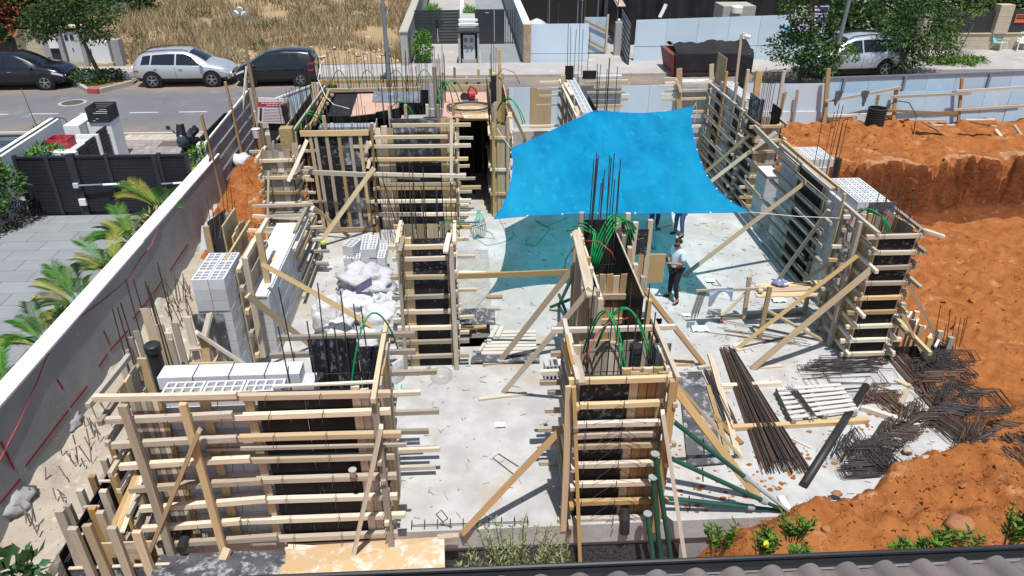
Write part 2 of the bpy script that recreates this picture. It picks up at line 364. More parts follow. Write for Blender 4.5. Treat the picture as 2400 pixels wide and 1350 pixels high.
# ---------------------------------------------------------------- street
def ROADMAT():
    m = M('asphalt', (.16, .165, .172), (.125, .13, .138), scale=.35, c3=(.20, .195, .19), t3=.55, s3=.6, rough=.92, bump=.4, bs=60, detail=12)
    n = m.node_tree.nodes; l = m.node_tree.links; b = n['Principled BSDF']; src = b.inputs['Base Color'].links[0].from_socket
    tc = n.new('ShaderNodeTexCoord'); sp = n.new('ShaderNodeSeparateXYZ'); l.new(tc.outputs['Object'], sp.inputs[0])
    ns = n.new('ShaderNodeTexNoise'); ns.inputs['Scale'].default_value = .5; ns.inputs['Detail'].default_value = 8; l.new(tc.outputs['Object'], ns.inputs[0])
    def band(a, b_):
        r = n.new('ShaderNodeMapRange'); r.inputs[1].default_value = a; r.inputs[2].default_value = b_; l.new(sp.outputs[1], r.inputs[0]); return r.outputs[0]
    mx = n.new('ShaderNodeMath'); mx.operation = 'MAXIMUM'; l.new(band(-2.2, -4.2), mx.inputs[0]); l.new(band(1.6, 3.2), mx.inputs[1])
    mu = n.new('ShaderNodeMath'); mu.operation = 'MULTIPLY'; l.new(mx.outputs[0], mu.inputs[0]); 
    r = n.new('ShaderNodeMapRange'); r.inputs[1].default_value = .25; r.inputs[2].default_value = .6; l.new(ns.outputs[0], r.inputs[0]); l.new(r.outputs[0], mu.inputs[1])
    x = n.new('ShaderNodeMix'); x.data_type = 'RGBA'; l.new(mu.outputs[0], x.inputs[0]); l.new(src, x.inputs[6]); x.inputs[7].default_value = (.27, .20, .145, 1)
    l.new(x.outputs[2], b.inputs['Base Color']); return m
RZ = .8
def road_box():
    m = MB(); m.box((-70, -4.15, -.6), (90, 4.35, 0)); o = m.build('road', ROADMAT()); return o
o = road_box(); o.data.transform(Matrix.Translation(o.location-Vector((0, 0, 0)))); o.location = (0, 32.15, RZ); tag(o, kind='structure')
PINKP = M('paver_pink_grey', (.30, .27, .25), (.22, .20, .20), scale=1.1, c3=(.36, .31, .26), t3=.55, s3=1.5, rough=.9, rnd=.14)
PTAN = M('paver_tan', (.46, .40, .31), (.38, .33, .26), scale=1.2, rough=.9, rnd=.12)
KERB = M('kerb_stone', (.42, .39, .34), (.33, .31, .28), scale=2, rough=.9)
KRED = M('red_kerb_paint', (.42, .07, .07), (.34, .10, .09), scale=3, rough=.7)
LINE = M('road_paint', (.52, .53, .54), (.40, .40, .41), scale=4, rough=.8)
SIDE = M('sidewalk_concrete', (.40, .385, .36), (.31, .30, .29), scale=.6, c3=(.46, .43, .38), t3=.55, s3=1.0, rough=.92, bump=.2, bs=20, detail=10)
m = MB(); m.box((-70, 36.5, RZ-.6), (20.5, 39.1, RZ+.12)); tag(m.build('far_sidewalk', SIDE), kind='structure')
m = MB(); m.box((-8.2, 27.6, RZ-.8), (30, 28.0, RZ+.02)); tag(m.build('near_sidewalk', SIDE), kind='structure')
m = MB()
for k in range(24): m.box((-32+k*2.0+.9*0, 30.93, RZ+.004), (-32+k*2.0+1.15, 31.05, RZ+.005))
m.box((-13.3, 28.12, RZ+.004), (-9.2, 28.24, RZ+.005))
tag(m.build('road_marking', LINE), kind='structure')
# kerbed planting island between the parked cars
m = MB()
isl = [G(163, 185, RZ+.1), G(205, 212, RZ+.1), G(232, 214, RZ+.1), G(310, 194, RZ+.1)]
for i, (a, b) in enumerate(zip(isl, isl[1:])): m.bar(a, b, .16, .22)
tag(m.build('planting_kerb', KERB), kind='structure')
m = MB(); m.bar(G(207, 213, RZ+.105), G(231, 214.5, RZ+.105), .18, .23); tag(m.build('red_kerb', KRED), kind='structure')
m = MB(); pts = isl+[Vector((isl[3].x, 36.5, RZ+.1)), Vector((isl[0].x, 36.5, RZ+.1))]
m.poly([(p.x, p.y, RZ+.09) for p in pts]); tag(m.build('planting_bed', M('bed_soil', (.30, .17, .09), (.20, .11, .06), scale=3, rough=.95, bump=.5)), kind='structure')
kb = thing('kerb_line', 'long pale kerb along the far edge of the road', 'kerb', (0, 36.45, RZ)); kb['kind'] = 'structure'; del kb['category']; del kb['label']
for k in range(60):
    x = -40+k; boxp(kb, 'kerb_stone', (x, 36.38, RZ-.1), (x+.985, 36.497, RZ+.13), KERB if not (21 < x < 30 and k % 3) else KRED)
# driveway of the neighbour: paver strip and grey paving (tiles built one by one where they read)
m = MB(); m.box((-16.5, 21.56, .0), (-8.25, 28.05, RZ-.03)); drv = tag(m.build('driveway', MORT), kind='structure')
rowy = [21.4+.62*i for i in range(7)]
GT = M('tile_grey', (.245, .262, .272), (.20, .215, .225), scale=.9, c3=(.28, .29, .30), t3=.6, s3=1.2, rough=.75, rnd=.07, detail=8)
for j in range(4):
    for i in range(4): boxp(drv, 'paving_tile', (-12.6+i*1.06, 22.6+j*.62-.0, RZ-.03), (-12.6+i*1.06+1.05, 22.6+j*.62+.61, RZ+.004), GT)
for j in range(6):
    for i in range(18):
        sh = .11 if j % 2 else 0; boxp(drv, 'paver', (-12.45+i*.22+sh, 25.1+j*.36, RZ-.03), (-12.45+i*.22+.212+sh, 25.1+j*.36+.35, RZ+R(.0, .008)), PINKP)
for j in range(2):
    for i in range(20): boxp(drv, 'paver', (-12.9+i*.22, 27.28+j*.36, RZ-.03), (-12.9+i*.22+.212, 27.28+j*.36+.35, RZ+R(.0, .006)), PTAN)
mh = thing('manhole_cover', 'square rusty inspection cover set in the pavers of the driveway entrance', 'manhole cover', (-10.7, 27.0, RZ))
boxp(mh, 'lid', (-11.3, 26.5, RZ-.01), (-10.2, 27.1, RZ+.014), M('rusty_lid', (.14, .11, .09), (.10, .085, .075), rough=.8))
mh = thing('manhole_cover', 'round manhole cover in the road surface near the silver car', 'manhole cover', G(170, 241, RZ))
m = MB(); m.lathe(G(170, 241, RZ), [(.56, 0), (.56, .008), (.44, .009)], 28, cap=False); m.build('concrete_ring', KERB, mh)
m = MB(); m.lathe(G(170, 241, RZ), [(.44, 0), (.44, .012)], 28); m.build('lid', M('iron_lid', (.07, .07, .075), (.10, .09, .08), scale=8, rough=.6), mh)
# neighbour's tiled yard
YZ = .4
m = MB(); m.box((-24, 5, -.6), (-8.28, 21.3, YZ-.02)); yard = tag(m.build('yard_paving', KERB), kind='structure')
tl = bpy.data.meshes.new('tile')
for j in range(26):
    for i in range(10):
        x1 = -8.3-i*1.2-(.6 if j % 2 else 0)+.6; y0 = 20.65-j*.6
        if x1 > -8.3: x1 = -8.3
        x0 = max(-8.3-(i+1)*1.2-(.6 if j % 2 else 0)+.6, -20)
        if y0 < 7.5: continue
        boxp(yard, 'paving_tile', (x0+.008, y0+.006, YZ-.03), (x1-.004, y0+.594, YZ+R(0, .003)), GT)
# ---------------------------------------------------------------- boundary wall
bw = thing('boundary_wall', 'long grey stained concrete boundary wall with a white painted top', 'wall', (-8.12, 15, -.4))
m = MB(); m.box((-8.24, 5.5, -.6), (-7.96, 23.0, 1.62)); m.build('wall_face', GREYW, bw)
m = MB()
m.box((-8.30, 5.5, 1.62), (-7.93, 16.6, 1.665)); m.box((-8.30, 16.61, 1.62), (-7.95, 23.05, 1.668)); m.box((-8.29, 5.5, YZ), (-8.242, 23, 1.618)); m.build('coping', WHITE, bw)
m = MB()
rl = M('red_marker_paint', (.30, .02, .025), (.22, .03, .03), scale=6, rough=.9)
for a, b in (((0, 690*0+1150, 0), (130, 1010, 0)),): pass
def onwall(px, py): p = X(px, py, -7.955); return p
for a, b in (((0, 1180), (48, 1122)), ((60, 1093), (160, 962)), ((165, 955), (205, 905)), ((232, 860), (252, 830)), ((258, 822), (300, 775)), ((312, 748), (350, 700)), ((358, 690), (382, 655)), ((398, 635), (440, 573)), ((2, 1035), (33, 1100)), ((133, 888), (148, 912)), ((243, 775), (258, 808))):
    m.bar(onwall(*a), onwall(*b), .045, .004, (1, 0, 0))
m.build('red_paint_line', rl, bw)
m = MB(); pts = [onwall(*p) for p in ((0, 1078), (40, 1000), (85, 900), (110, 835), (135, 795), (185, 745), (240, 705), (300, 655), (330, 605), (355, 575), (372, 530))]
m.tube(pts, .012, 5); tag(m.build('red_string', M('red_cord', (.42, .07, .07), rough=.7)), 'thin red cord hanging along the grey boundary wall', 'cord')
# ================================================================ FORMWORK
WIREM = {}
def wale(par, p0, p1, t=.10, w=.07, mat=None, name='wale'):
    return board(par, name, p0, p1, w*.88, t*.84, mat or random.choice(WOODS))
def ties(par, pts):
    """twisted tie wires round the wales"""
    m = MB()
    for p in pts:
        p = Vector(p); m.tube([p+Vector((-.01, -.052, -.075)), p+Vector((.006, -.056, .0)), p+Vector((.012, -.045, .075)), p+Vector((.02, .03, .085))], .006, 4, cap=False)
    m.build('tie_wire', WIRE, par)
def planks_front(par, x0, x1, y, z0, z1, n, mats, name='sheathing_board', th=.03):
    w = (x1-x0)/n
    for i in range(n):
        xc = x0+w*(i+.5); board(par, name, (xc, y+R(-.004, .004), z0+R(-.01, .01)), (xc, y+R(-.004, .004), z1+R(-.05, .05)), w-.006, th, random.choice(mats), up=(0, -1, 0))
def planks_side(par, x, y0, y1, z0, z1, n, mats, name='sheathing_board', th=.03):
    w = (y1-y0)/n
    for i in range(n):
        yc = y0+w*(i+.5); board(par, name, (x+R(-.004, .004), yc, z0), (x+R(-.004, .004), yc, z1+R(-.05, .05)), w-.006, th, random.choice(mats), up=(1, 0, 0))
def cage(name, label, xs, ys, z0, z1s, jitter=.02, tiez=(), loc=None, group='rebar cages sticking out of the formwork', mat=None, lean=(0, 0)):
    """vertical bars at xs x ys corners (list of points) with stirrups"""
    c = thing(name, label, 'rebar', loc or (sum(p[0] for p in xs)/len(xs), sum(p[1] for p in xs)/len(xs), z0), group)
    for p in xs:
        zt = R(*z1s); rebar(c, (p[0], p[1], z0), (p[0]+lean[0]+R(-jitter, jitter)*4, p[1]+lean[1]+R(-jitter, jitter)*4, zt), .0105, mat=mat)
    if tiez:
        x0, x1 = min(p[0] for p in xs), max(p[0] for p in xs); y0, y1 = min(p[1] for p in xs), max(p[1] for p in xs)
        for z in tiez:
            m = MB()
            for a, b in (((x0, y0), (x1, y0)), ((x1, y0), (x1, y1)), ((x1, y1), (x0, y1)), ((x0, y1), (x0, y0))):
                m.tube([(a[0], a[1], z+R(-.01, .01)), (b[0], b[1], z+R(-.01, .01))], .007, 4)
            m.build('stirrup', mat or REB, c)
    return c
def conduit(label, pts, mat, r=.0135, cat='conduit', group='green conduits looping out of the formwork'):
    m = MB(); m.tube(pts, r, 7); o = m.build('conduit' if mat is GRN else 'red_conduit', mat, smooth=True); return tag(o, label, cat, group)
def brace(par, p0, p1, w=.11, t=.055, mat=None, up=(0, 0, 1), name='brace'):
    return board(par, name, p0, p1, w, t, mat, up)
BM_ = {}
def blockmesh(L, Wd, H, nx, ny, mat, depth=.1):
    k = (L, Wd, H, nx, ny, mat.name)
    if k not in BM_: BM_[k] = block_geo(L, Wd, H, nx, ny, mat, depth=depth)
    return BM_[k]
def blk(par, c, L, Wd, H, mat, nx=4, ny=2, rz=0, hollow=True, M2=None, name='block'):
    me = blockmesh(round(L, 3), round(Wd, 3), round(H, 3), nx, ny, mat)
    Mx = M2 or (Matrix.Translation(Vector(c)) @ Matrix.Rotation(rz, 4, 'Z'))
    return put(name, me, Mx, par)
def solid(par, c, L, Wd, H, mat, rz=0, name='block'):
    Mx = Matrix.Translation(Vector(c)+Vector((0, 0, H/2))) @ Matrix.Rotation(rz, 4, 'Z') @ Matrix.Diagonal((L, Wd, H, 1))
    return put(name, box_mesh(mat), Mx, par)
def brickwall(par, axis, face, thick, u0, u1, z0, z1, L=.5, H=.215, mat=None, shift=0):
    """running bond; axis 'x': wall runs along x with faces at y=face..face+thick; axis 'y': along y, x=face..face+thick"""
    mat = mat or BLK; n = round((z1-z0)/H); h = (z1-z0)/n
    for r in range(n):
        u = u0-(L/2 if (r+shift) % 2 else 0)
        while u < u1-.01:
            a, b = max(u, u0), min(u+L, u1); u += L
            if b-a < .03: continue
            zc = z0+r*h; t0, t1 = sorted((face, face+thick)); j = R(-.004, .004)
            if axis == 'x': boxp(par, 'block', (a+.004, t0+j, zc+.004), (b-.004, t1+j, zc+h-.004), mat)
            else: boxp(par, 'block', (t0+j, a+.004, zc+.004), (t1+j, b-.004, zc+h-.004), mat)
    m = MB(); t0, t1 = sorted((face, face+thick))
    if axis == 'x': m.box((u0+.01, t0+.012, z0), (u1-.01, t1-.012, z1-.012))
    else: m.box((t0+.012, u0+.01, z0), (t1-.012, u1-.01, z1-.012))
    m.build('mortar', MORT, par)

# ---- A: the long form in the left foreground ------------------------------------------------
fa = thing('wall_formwork', 'long timber wall formwork in the left foreground, stacked with wales', 'formwork', (-3.3, 8.6, 0), 'timber wall formworks')
YF = 8.62
def xz(px, py, y): p = Y(px, py, y); return p.x, p.z
# vertical sheathing at the left, timber strips over the block wall, boards at the right end
xl, xr = Y(352, 1100, YF).x, Y(425, 1100, YF).x
planks_front(fa, xl, xr+.02, YF, -.05, 3.0, 6, [WN, WG, WN, WP])
for px in (497, 517, 617): 
    xc = Y(px, 1100, YF-.03).x
    if px == 497: continue
    board(fa, 'strip', (xc, YF-.02, .0), (xc, YF-.02, 3.03), .13, .03, WN, up=(0, -1, 0))
xb0, xb1 = Y(637, 1100, YF).x, Y(846, 1100, YF).x
for i in range(2):
    for j in range(2):
        w = (xb1-xb0)/2; boxp(fa, 'plywood_panel', (xb0+i*w+.004, YF-.02, -.05+j*1.53), (xb0+(i+1)*w-.004, YF, -.05+j*1.53+1.52), PBD)
planks_front(fa, xb1, xb1+.26, YF, -.05, 3.02, 2, [WN, WP])
wl = [(928, 922, 915), (972, 963, 915), (1024, 1016, 940), (1075, 1068, 925), (1123, 1115, 930), (1171, 1162, 931), (1217, 1207, 950), (1261, 1250, 933)]
lp = [((220, 933), (555, 926)), ((233, 986), (545, 972)), ((263, 1043), (555, 1027)), ((282, 1093), (586, 1075)), ((305, 1147), (613, 1127)), ((330, 1193), (623, 1170)), ((323, 1240), (563, 1222)), ((370, 1276), (650, 1258))]
lv = [375, 387, 393, 417, 433, 443, 472, 462]
wz = []
for (yl, yr, xe), l, s in zip(wl, lp, lv):
    a = Y(667, yl, 8.53); b = Y(xe, yr, 8.53); d = (b-a)/(b.x-a.x); xs = Y(s, yl+8, 8.53).x
    z = (a.z+b.z)/2; wz.append(z)
    wale(fa, a+d*(xs-a.x), b, .105, .10, random.choice([WP, WN, WP])); p, q = Y(*l[0], 8.43), Y(*l[1], 8.43); wale(fa, p, q, .11, .09, random.choice([WP, WP, WG]))
    wale(fa, (-3.0+R(-.3, .3), 9.98, z+.05), (-.72+R(-.25, .15), 9.98, z+.05), .1, .08)            # far face wales showing past the end
    for k, (x, yy) in enumerate(((-1.42, 0), (-5.25, 0))):
        if k == 0: wale(fa, (x+R(-.02, .02), 8.32+R(-.1, .1), z+.105), (x+R(-.02, .02), 10.25+R(-.2, .2), z+.105), .10, .08, random.choice([WP, WG, WN]))
        else: wale(fa, (x+R(-.05, .05), 8.30+R(-.1, .1), z+.11), (x+.05, 9.7+R(-.2, .3), z+.11), .10, .08, random.choice([WP, WG]))
a, b = Y(483, 1053, 8.5), Y(953, 1042, 8.5); wale(fa, a, b, .06, .05, WG)
for px, py0, py1, mt, w in ((287, 935, 1312, WG, .12), (427, 930, 1300, WN, .11), (876, 918, 1290, WG, .10)):
    x = Y(px, py0, 8.36).x; board(fa, 'strongback', (x, 8.33, 3.05), (x+.02, 8.33, Y(px, py1, 8.33).z if px != 427 else .0), w, .07, mt, up=(0, -1, 0))
brace(fa, Y(467, 1010, 8.25), G(322, 1365, -.55), .12, .06, WN); brace(fa, Y(893, 1000, 8.25), G(815, 1365, -.5), .10, .06, WP)
ties(fa, [(x, 8.44, z) for z in wz for x in (-4.9, -4.35, -3.6, -2.95, -2.2, -1.5)])
planks_side(fa, -1.38, 8.7, 9.85, -.05, 3.0, 5, [WN, WG, WP])
planks_side(fa, -5.05, 8.7, 9.3, -.05, 3.0, 3, [WG, WN])
boxp(fa, 'plywood_panel', (-2.62, 9.84, .2), (-1.86, 9.86, 3.06), PB)
boxp(fa, 'plywood_panel', (-1.85, 9.83, .2), (-1.46, 9.85, 2.9), PB)
board(fa, 'cleat', (-2.9, 8.7, 3.02), (-1.4, 8.72, 3.03), .05, .03, WP)
m = MB(); p = Y(440, 1245, 8.6); m.tube([p, p+Vector((0, -.35, -.03))], .075, 14); m.build('pipe_stub', BLKP, fa)
m = MB(); p = Y(415, 1228, 8.6); m.tube([p, p+Vector((0, -.2, -.03))], .05, 12); m.build('pipe_stub', BLKP, fa)
pw = thing('block_wall', 'white hollow block wall inside the left foreground formwork, its top courses bare', 'wall', (-3.8, 9.1, 0), 'hollow block walls')
x0, x1 = Y(352, 1100, 8.7).x, Y(637, 1100, 8.7).x
brickwall(pw, 'x', 8.66, .30, x0, x1, 0, 2.73, .56, .21, BLK)
for i in range(3): blk(pw, (-4.5+.29+i*.575, 8.84, 2.735), .56, .30, .21, BLW, 4, 2)
for r in range(4):
    for i in range(4):
        if r < 3: solid(pw, (-4.62+.29+i*.545+(0 if r % 2 else .0), 9.24, 2.1+r*.215), .53, .32, .21, BLK)
        elif i < 4: solid(pw, (-4.62+.20+i*.52, 9.24, 2.1+r*.215), .50, .32, .21, BLW)
# column rebars and conduit behind it
pts = [(x, y) for x in (-2.75, -2.35, -2.0, -1.65) for y in (8.95, 9.55)]
cage('rebar_cage', 'tall rebars standing in the column form at the right end of the foreground formwork', pts, None, .3, (3.7, 4.25), tiez=(1.5, 2.2, 2.6), lean=(.0, .05))
conduit('single green conduit arching over the right end of the long foreground formwork', arc((-1.95, 9.1, 2.2), Y(932, 815, 10.0), 1.15), GRN)
# ---- B: pillar form, right of the centre foreground -----------------------------------------
fb = thing('column_formwork', 'large column formwork in the foreground beside the green steel props', 'formwork', (2.2, 8.9, 0), 'timber column formworks')
bx0, bx1, by0, by1, bh = 1.56, 2.86, 8.9, 10.05, 2.9
lev = [2.83, 2.50, 2.10, 1.83, 1.60, 1.24, .87, .49, .13, -.12]
pys = [889, 947, 992, 1018, 1043, 1087, 1132, 1175, 1215, 1236]
lefts = [1333, 1358, 1330, 1335, 1322, 1328, 1330, 1315, 1307, 1315]; rights = [1580, 1545, 1568, 1535, 1583, 1557, 1560, 1565, 1540, 1540]
zl = []
for py, l, r_ in zip(pys, lefts, rights):
    a, b = Y(l, py+4, 8.78), Y(r_, py-3, 8.78); zl.append((a.z+b.z)/2)
    wale(fb, a, b, .105, .09, WG if py == 1018 else random.choice([WP, WN, WP]))
for z in zl:
    wale(fb, (bx0-.08, by0-.32+R(-.05, .05), z+.10), (bx0-.08, by1+.3+R(-.1, .1), z+.10), .10, .08)
    wale(fb, (bx1+.09, by0-.30+R(-.05, .05), z+.10), (bx1+.09, by1+.3+R(-.1, .1), z+.10), .10, .08)
    wale(fb, (bx0-.35+R(-.15, .05), by1+.1, z+.02), (bx1+.4+R(-.1, .2), by1+.1, z+.02), .10, .08)
xm = Y(1463, 1000, 8.9).x
for j in range(2): boxp(fb, 'plywood_panel', (bx0, by0-.02, -.15+j*1.52), (xm, by0, -.15+j*1.52+1.51), PBD if j == 0 else PB)
planks_front(fb, xm+.01, bx1, by0-.005, -.15, 2.92, 4, [WN, WB, WN], th=.04)
planks_side(fb, bx0-.01, by0, by1, -.05, 2.9, 4, [WG, WP, WN]); planks_side(fb, bx1+.02, by0, by1, -.05, 2.9, 5, [WN, WP, PBC])
planks_front(fb, bx0, bx1, by1+.02, .0, 2.7, 6, [WG, WP])
board(fb, 'strongback', Y(1333, 905, 8.7), Y(1333, 1000, 8.7)+Vector((0, 0, -2.2)), .10, .07, WN, up=(0, -1, 0))
board(fb, 'strongback', (2.90, 8.64, 2.95), (2.92, 8.64, -.15), .13, .08, WN, up=(0, -1, 0))
brace(fb, Y(1345, 905, 8.6), G(1360, 1330, -.9), .085, .06, WN); brace(fb, Y(1553, 965, 8.58), G(1608, 1325, -.8), .12, .06, WP)
brace(fb, G(1083, 1250), X(1332, 988, bx0-.12), .11, .055, WB, up=(0, -1, 1))
brace(fb, X(1578, 905, 3.0), G(1775, 1165), .13, .07, WN, up=(0, -1, .6)); brace(fb, X(1570, 880, 3.05), G(1735, 1070), .08, .05, WN)
board(fb, 'cleat', G(1350, 835, 3.0), G(1365, 900, 3.0), .11, .05, WP); board(fb, 'cleat', (1.45, 9.0, 2.96), (1.45, 9.8, 2.96), .05, .16, WB)
for i in range(4): board(fb, 'filler_board', (2.2+i*.16, 9.0, 2.86), (2.2+i*.16+.15, 9.0, 2.86), .05, .14, [WN, WB, WP][i % 3])
ties(fb, [(x, 8.73, z) for z in zl for x in (1.65, 2.2, 2.8)])
m = MB(); p = Y(1462, 1205, 8.8); m.tube([p+Vector((0, 0, .16)), p+Vector((0, -.1, 0)), p+Vector((0, -.16, -.26))], .085, 14); m.build('pipe_stub', BLKP, fb)
m = MB()
for z in zl[1:9]:
    for s in (-1, 1): m.tube([(2.15, 8.72, z+.02), (2.15+s*R(.3, .5), 8.70, z-R(.2, .32))], .005, 4, cap=False)
m.build('diagonal_wire', WIRE, fb)
pts = [(1.75, 9.15), (2.05, 9.15), (2.35, 9.15), (2.65, 9.15), (1.75, 9.75), (2.1, 9.8), (2.45, 9.8), (2.7, 9.75)]
cage('rebar_cage', 'rebars rising from the large foreground column form beside the black pipe', pts, None, .2, (3.6, 4.15), tiez=(2.3, 2.7))
m = MB(); p = G(1490, 815, 3.1); m.lathe((p.x, p.y, 1.6), [(.085, 0), (.085, 1.45), (.10, 1.45), (.10, 1.55), (.02, 1.56)], 18); tag(m.build('drain_pipe', BLKP, smooth=False), 'capped black drain pipe standing inside the large foreground column form', 'pipe')
for k, (a, b, h) in enumerate((((1.75, 9.9, 2.6), (2.25, 9.05, 2.6), 1.05), ((1.80, 9.95, 2.6), (2.31, 9.1, 2.6), 1.0), ((1.95, 9.9, 2.7), (2.75, 9.5, 2.6), .92), ((1.98, 9.95, 2.7), (2.80, 9.55, 2.6), .86))):
    conduit('green conduits bowing over the large foreground column form', arc(a, b, h), GRN)
conduit('red conduit curving up from the large foreground column form', [G(1377, 862, 2.8), Y(1380, 820, 9.3), Y(1400, 780, 9.6), Y(1430, 755, 9.8), Y(1475, 745, 10.0)], REDP, group='red conduits')
# ---- C: long narrow wall form behind it -----------------------------------------------------
fc = thing('wall_formwork', 'narrow wall formwork running back from the foreground column form', 'formwork', (2.6, 12.4, 0), 'timber wall formworks')
cx0, cx1, cy0, cy1 = 2.22, 2.98, 10.9, 14.0
for i in range(2):
    y0 = cy0+.2+i*1.45
    boxp(fc, 'plywood_panel', (cx0, y0, .05), (cx0+.02, y0+1.44, 2.95-.12*i), PBD); boxp(fc, 'plywood_panel', (cx1-.02, y0, .05), (cx1, y0+1.44, 2.95-.05*i), PBD)
boxp(fc, 'plywood_edge', (cx0-.012, cy0+.2, 2.95), (cx0+.022, cy1, 2.975), WP); boxp(fc, 'plywood_edge', (cx1-.02, cy0+.2, 2.953), (cx1+.01, cy1, 2.972), WP)
for i, y in enumerate([10.85, 11.15, 11.5, 11.9, 12.3, 12.7, 13.1, 13.5, 13.9]):
    board(fc, 'stud', (cx0-.06, y, .02), (cx0-.06, y, 2.9+R(.0, .25)), .10, .09, [WN, WG, WN, WP][i % 4], up=(1, 0, 0))
for i, y in enumerate([10.95, 11.5, 12.1, 12.7, 13.3, 13.9]):
    board(fc, 'stud', (cx1+.055, y, .02), (cx1+.055, y, 2.9+R(.0, .25)), .10, .09, [WN, WG, WP][i % 3], up=(1, 0, 0))
planks_front(fc, cx0+.04, cx1-.04, 12.3, .3, 2.75, 5, [WN, WB, WN])
for z in (.6, 1.2, 1.75, 2.3): board(fc, 'cleat', (cx0+.03, 12.24, z), (cx1-.03, 12.24, z), .06, .11, WN)
planks_front(fc, cx0-.0, cx1-.0, 10.92, 0, 1.6, 4, [WN, WP])
board(fc, 'top_rail', G(1350, 545, 3.15), G(1386, 695, 3.1), .17, .05, WP); board(fc, 'cleat', G(1337, 552, 3.12), G(1366, 552, 3.12), .10, .05, WP)
board(fc, 'strongback', (1.98, 11.3, 0), (1.98, 11.3, 3.05), .16, .08, WN, up=(0, -1, 0)); board(fc, 'strongback', (2.03, 12.6, 0), (2.03, 12.6, 3.1), .12, .08, WP, up=(0, -1, 0))
# wider head of the wall at its far end
boxp(fc, 'plywood_panel', (2.3, 14.42, 1.5), (3.35, 14.44, 2.95), PBD); boxp(fc, 'plywood_panel', (3.0, 14.0, 2.3), (3.72, 14.02, 2.9), PB)
for p in ((3.05, 13.95), (3.42, 14.0), (3.35, 14.45), (2.35, 14.45), (3.75, 14.06)): board(fc, 'corner_post', (p[0], p[1], 1.2), (p[0], p[1], 3.15+R(-.1, .2)), .11, .09, random.choice([WN, WP]), up=(0, -1, 0))
boxp(fc, 'plywood_panel', (3.05, 12.9, .5), (3.9, 12.92, 1.35), PBD)
boxp(fc, 'plywood_panel', (3.0, 11.6, .6), (3.75, 11.62, 1.6), PBC)
boxp(fc, 'scrap_sheet', G(1490, 663, 1.2), G(1553, 660, 1.2)+Vector((0, .02, .72)), PT)
brace(fc, G(1180, 920), X(1385, 675, cx0-.2), .10, .055, WP, up=(0, -1, 1)); brace(fc, G(1170, 848), X(1352, 617, cx0-.15), .12, .055, WN, up=(0, -1, 1))
brace(fc, X(1480, 640, cx1+.1), G(1650, 855), .11, .055, WB, up=(0, -1, 1))
board(fc, 'foot_block', G(1636, 862, .04), G(1664, 858, .04), .08, .06, WP)
sp = board(fc, 'spreader', (-.42, 13.6, 2.1), X(1352, 637, cx0-.1), .05, .12, WN)
pts = [(x, y) for x in (2.40, 2.60, 2.82) for y in (13.4, 13.7, 14.0)]+[(2.5, 14.2), (2.7, 14.25), (2.9, 14.2), (3.05, 14.25)]
cage('rebar_cage', 'dense tall rebars in front of the blue tarp, in the narrow wall form', pts, None, .3, (3.9, 4.75), tiez=(.9, 1.2, 1.5, 1.8, 2.1, 2.4), lean=(.05, .02))
for k in range(5):
    d = k*.045; conduit('green conduits looping over the far end of the narrow wall form', arc((2.35+d, 13.3, 2.3), (3.3+d*1.6, 13.9+d, 2.55), 1.0-.05*k), GRN, .017)
for k in range(3):
    d = k*.05; conduit('green conduits bending down into the narrow wall form', [Y(1328+k*14, 541-k*9, 14.3), Y(1360+k*8, 535-k*6, 14.1), Y(1392+k*4, 548, 13.9), (2.45+d, 13.6, 2.5), (2.55+d, 13.4, 1.2)], GRN, .017)
conduit('red conduit making a wide loop beside the narrow wall form', [X(1322, 640, 2.0), X(1326, 608, 2.0), X(1345, 580, 2.1), X(1375, 564, 2.25), X(1405, 567, 2.4), X(1432, 590, 2.6), X(1445, 618, 2.75)], REDP, group='red conduits')
# ---- D: middle column form ------------------------------------------------------------------
def column_form(label, x0, x1, y0, y1, h, levels, xa=None, xb=None, front=PBD, left_mats=(WN, WN), ov=.35, side_ov=.35, seed=1, z0=0, rstrip=True, nleft=1, nright=1, side='r', sidemat=None):
    random.seed(seed)
    f = thing('column_formwork', label, 'formwork', ((x0+x1)/2, y0, z0), 'timber column formworks')
    xa = xa or x0+.2; xb = xb or x1-.1
    n = max(1, round((h-z0)/1.05)); hh = (h-z0)/n
    for i in range(n): boxp(f, 'plywood_panel', (xa, y0-.02, z0+i*hh), (xb, y0, z0+(i+1)*hh-.006), front if i < n-1 else PB)
    planks_front(f, x0, xa, y0-.006, z0, h+.02, nleft, left_mats, th=.04); 
    if xb < x1: planks_front(f, xb, x1, y0-.006, z0, h+.02, nright, left_mats, th=.04)
    for sx in (x0-.02, x1+.02):
        if sidemat: 
            for i in range(n): boxp(f, 'plywood_panel', (sx-.01, y0, z0+i*hh), (sx+.01, y1, z0+(i+1)*hh-.006), sidemat)
        else: planks_side(f, sx, y0, y1, z0, h, max(2, round((y1-y0)/.16)), [WN, WG, WN])
    planks_front(f, x0, x1, y1+.02, z0, h, 4, [WG, WN])
    for z in levels:
        wale(f, (x0-R(.08, ov), y0-.075, z), (x1+R(.05, ov), y0-.075, z+R(-.02, .02)), .10, .085, random.choice([WP, WN, WP, WG]))
        wale(f, (x0-R(.15, ov*1.3), y1+.085, z+R(-.05, .03)), (x1+R(.15, ov*1.5), y1+.085, z+R(-.05, .03)), .09, .08)
        for sx in (x0-.08, x1+.085): wale(f, (sx, y0-R(.1, side_ov), z+.095), (sx, y1+R(.1, side_ov), z+.095), .09, .08)
    ties(f, [(x, y0-.13, z) for z in levels for x in (x0+.03, x1-.05)])
    random.seed(seed+99); return f
fd = column_form('tall column formwork standing alone right of the white bulk bags', -1.42, -.45, 13.42, 14.2, 3.08, [Y(1010, py, 13.3).z for py in (580, 608, 651, 698, 732, 770, 803, 838)], xa=-1.22, xb=-.53, front=PBD, seed=11, side_ov=.18)
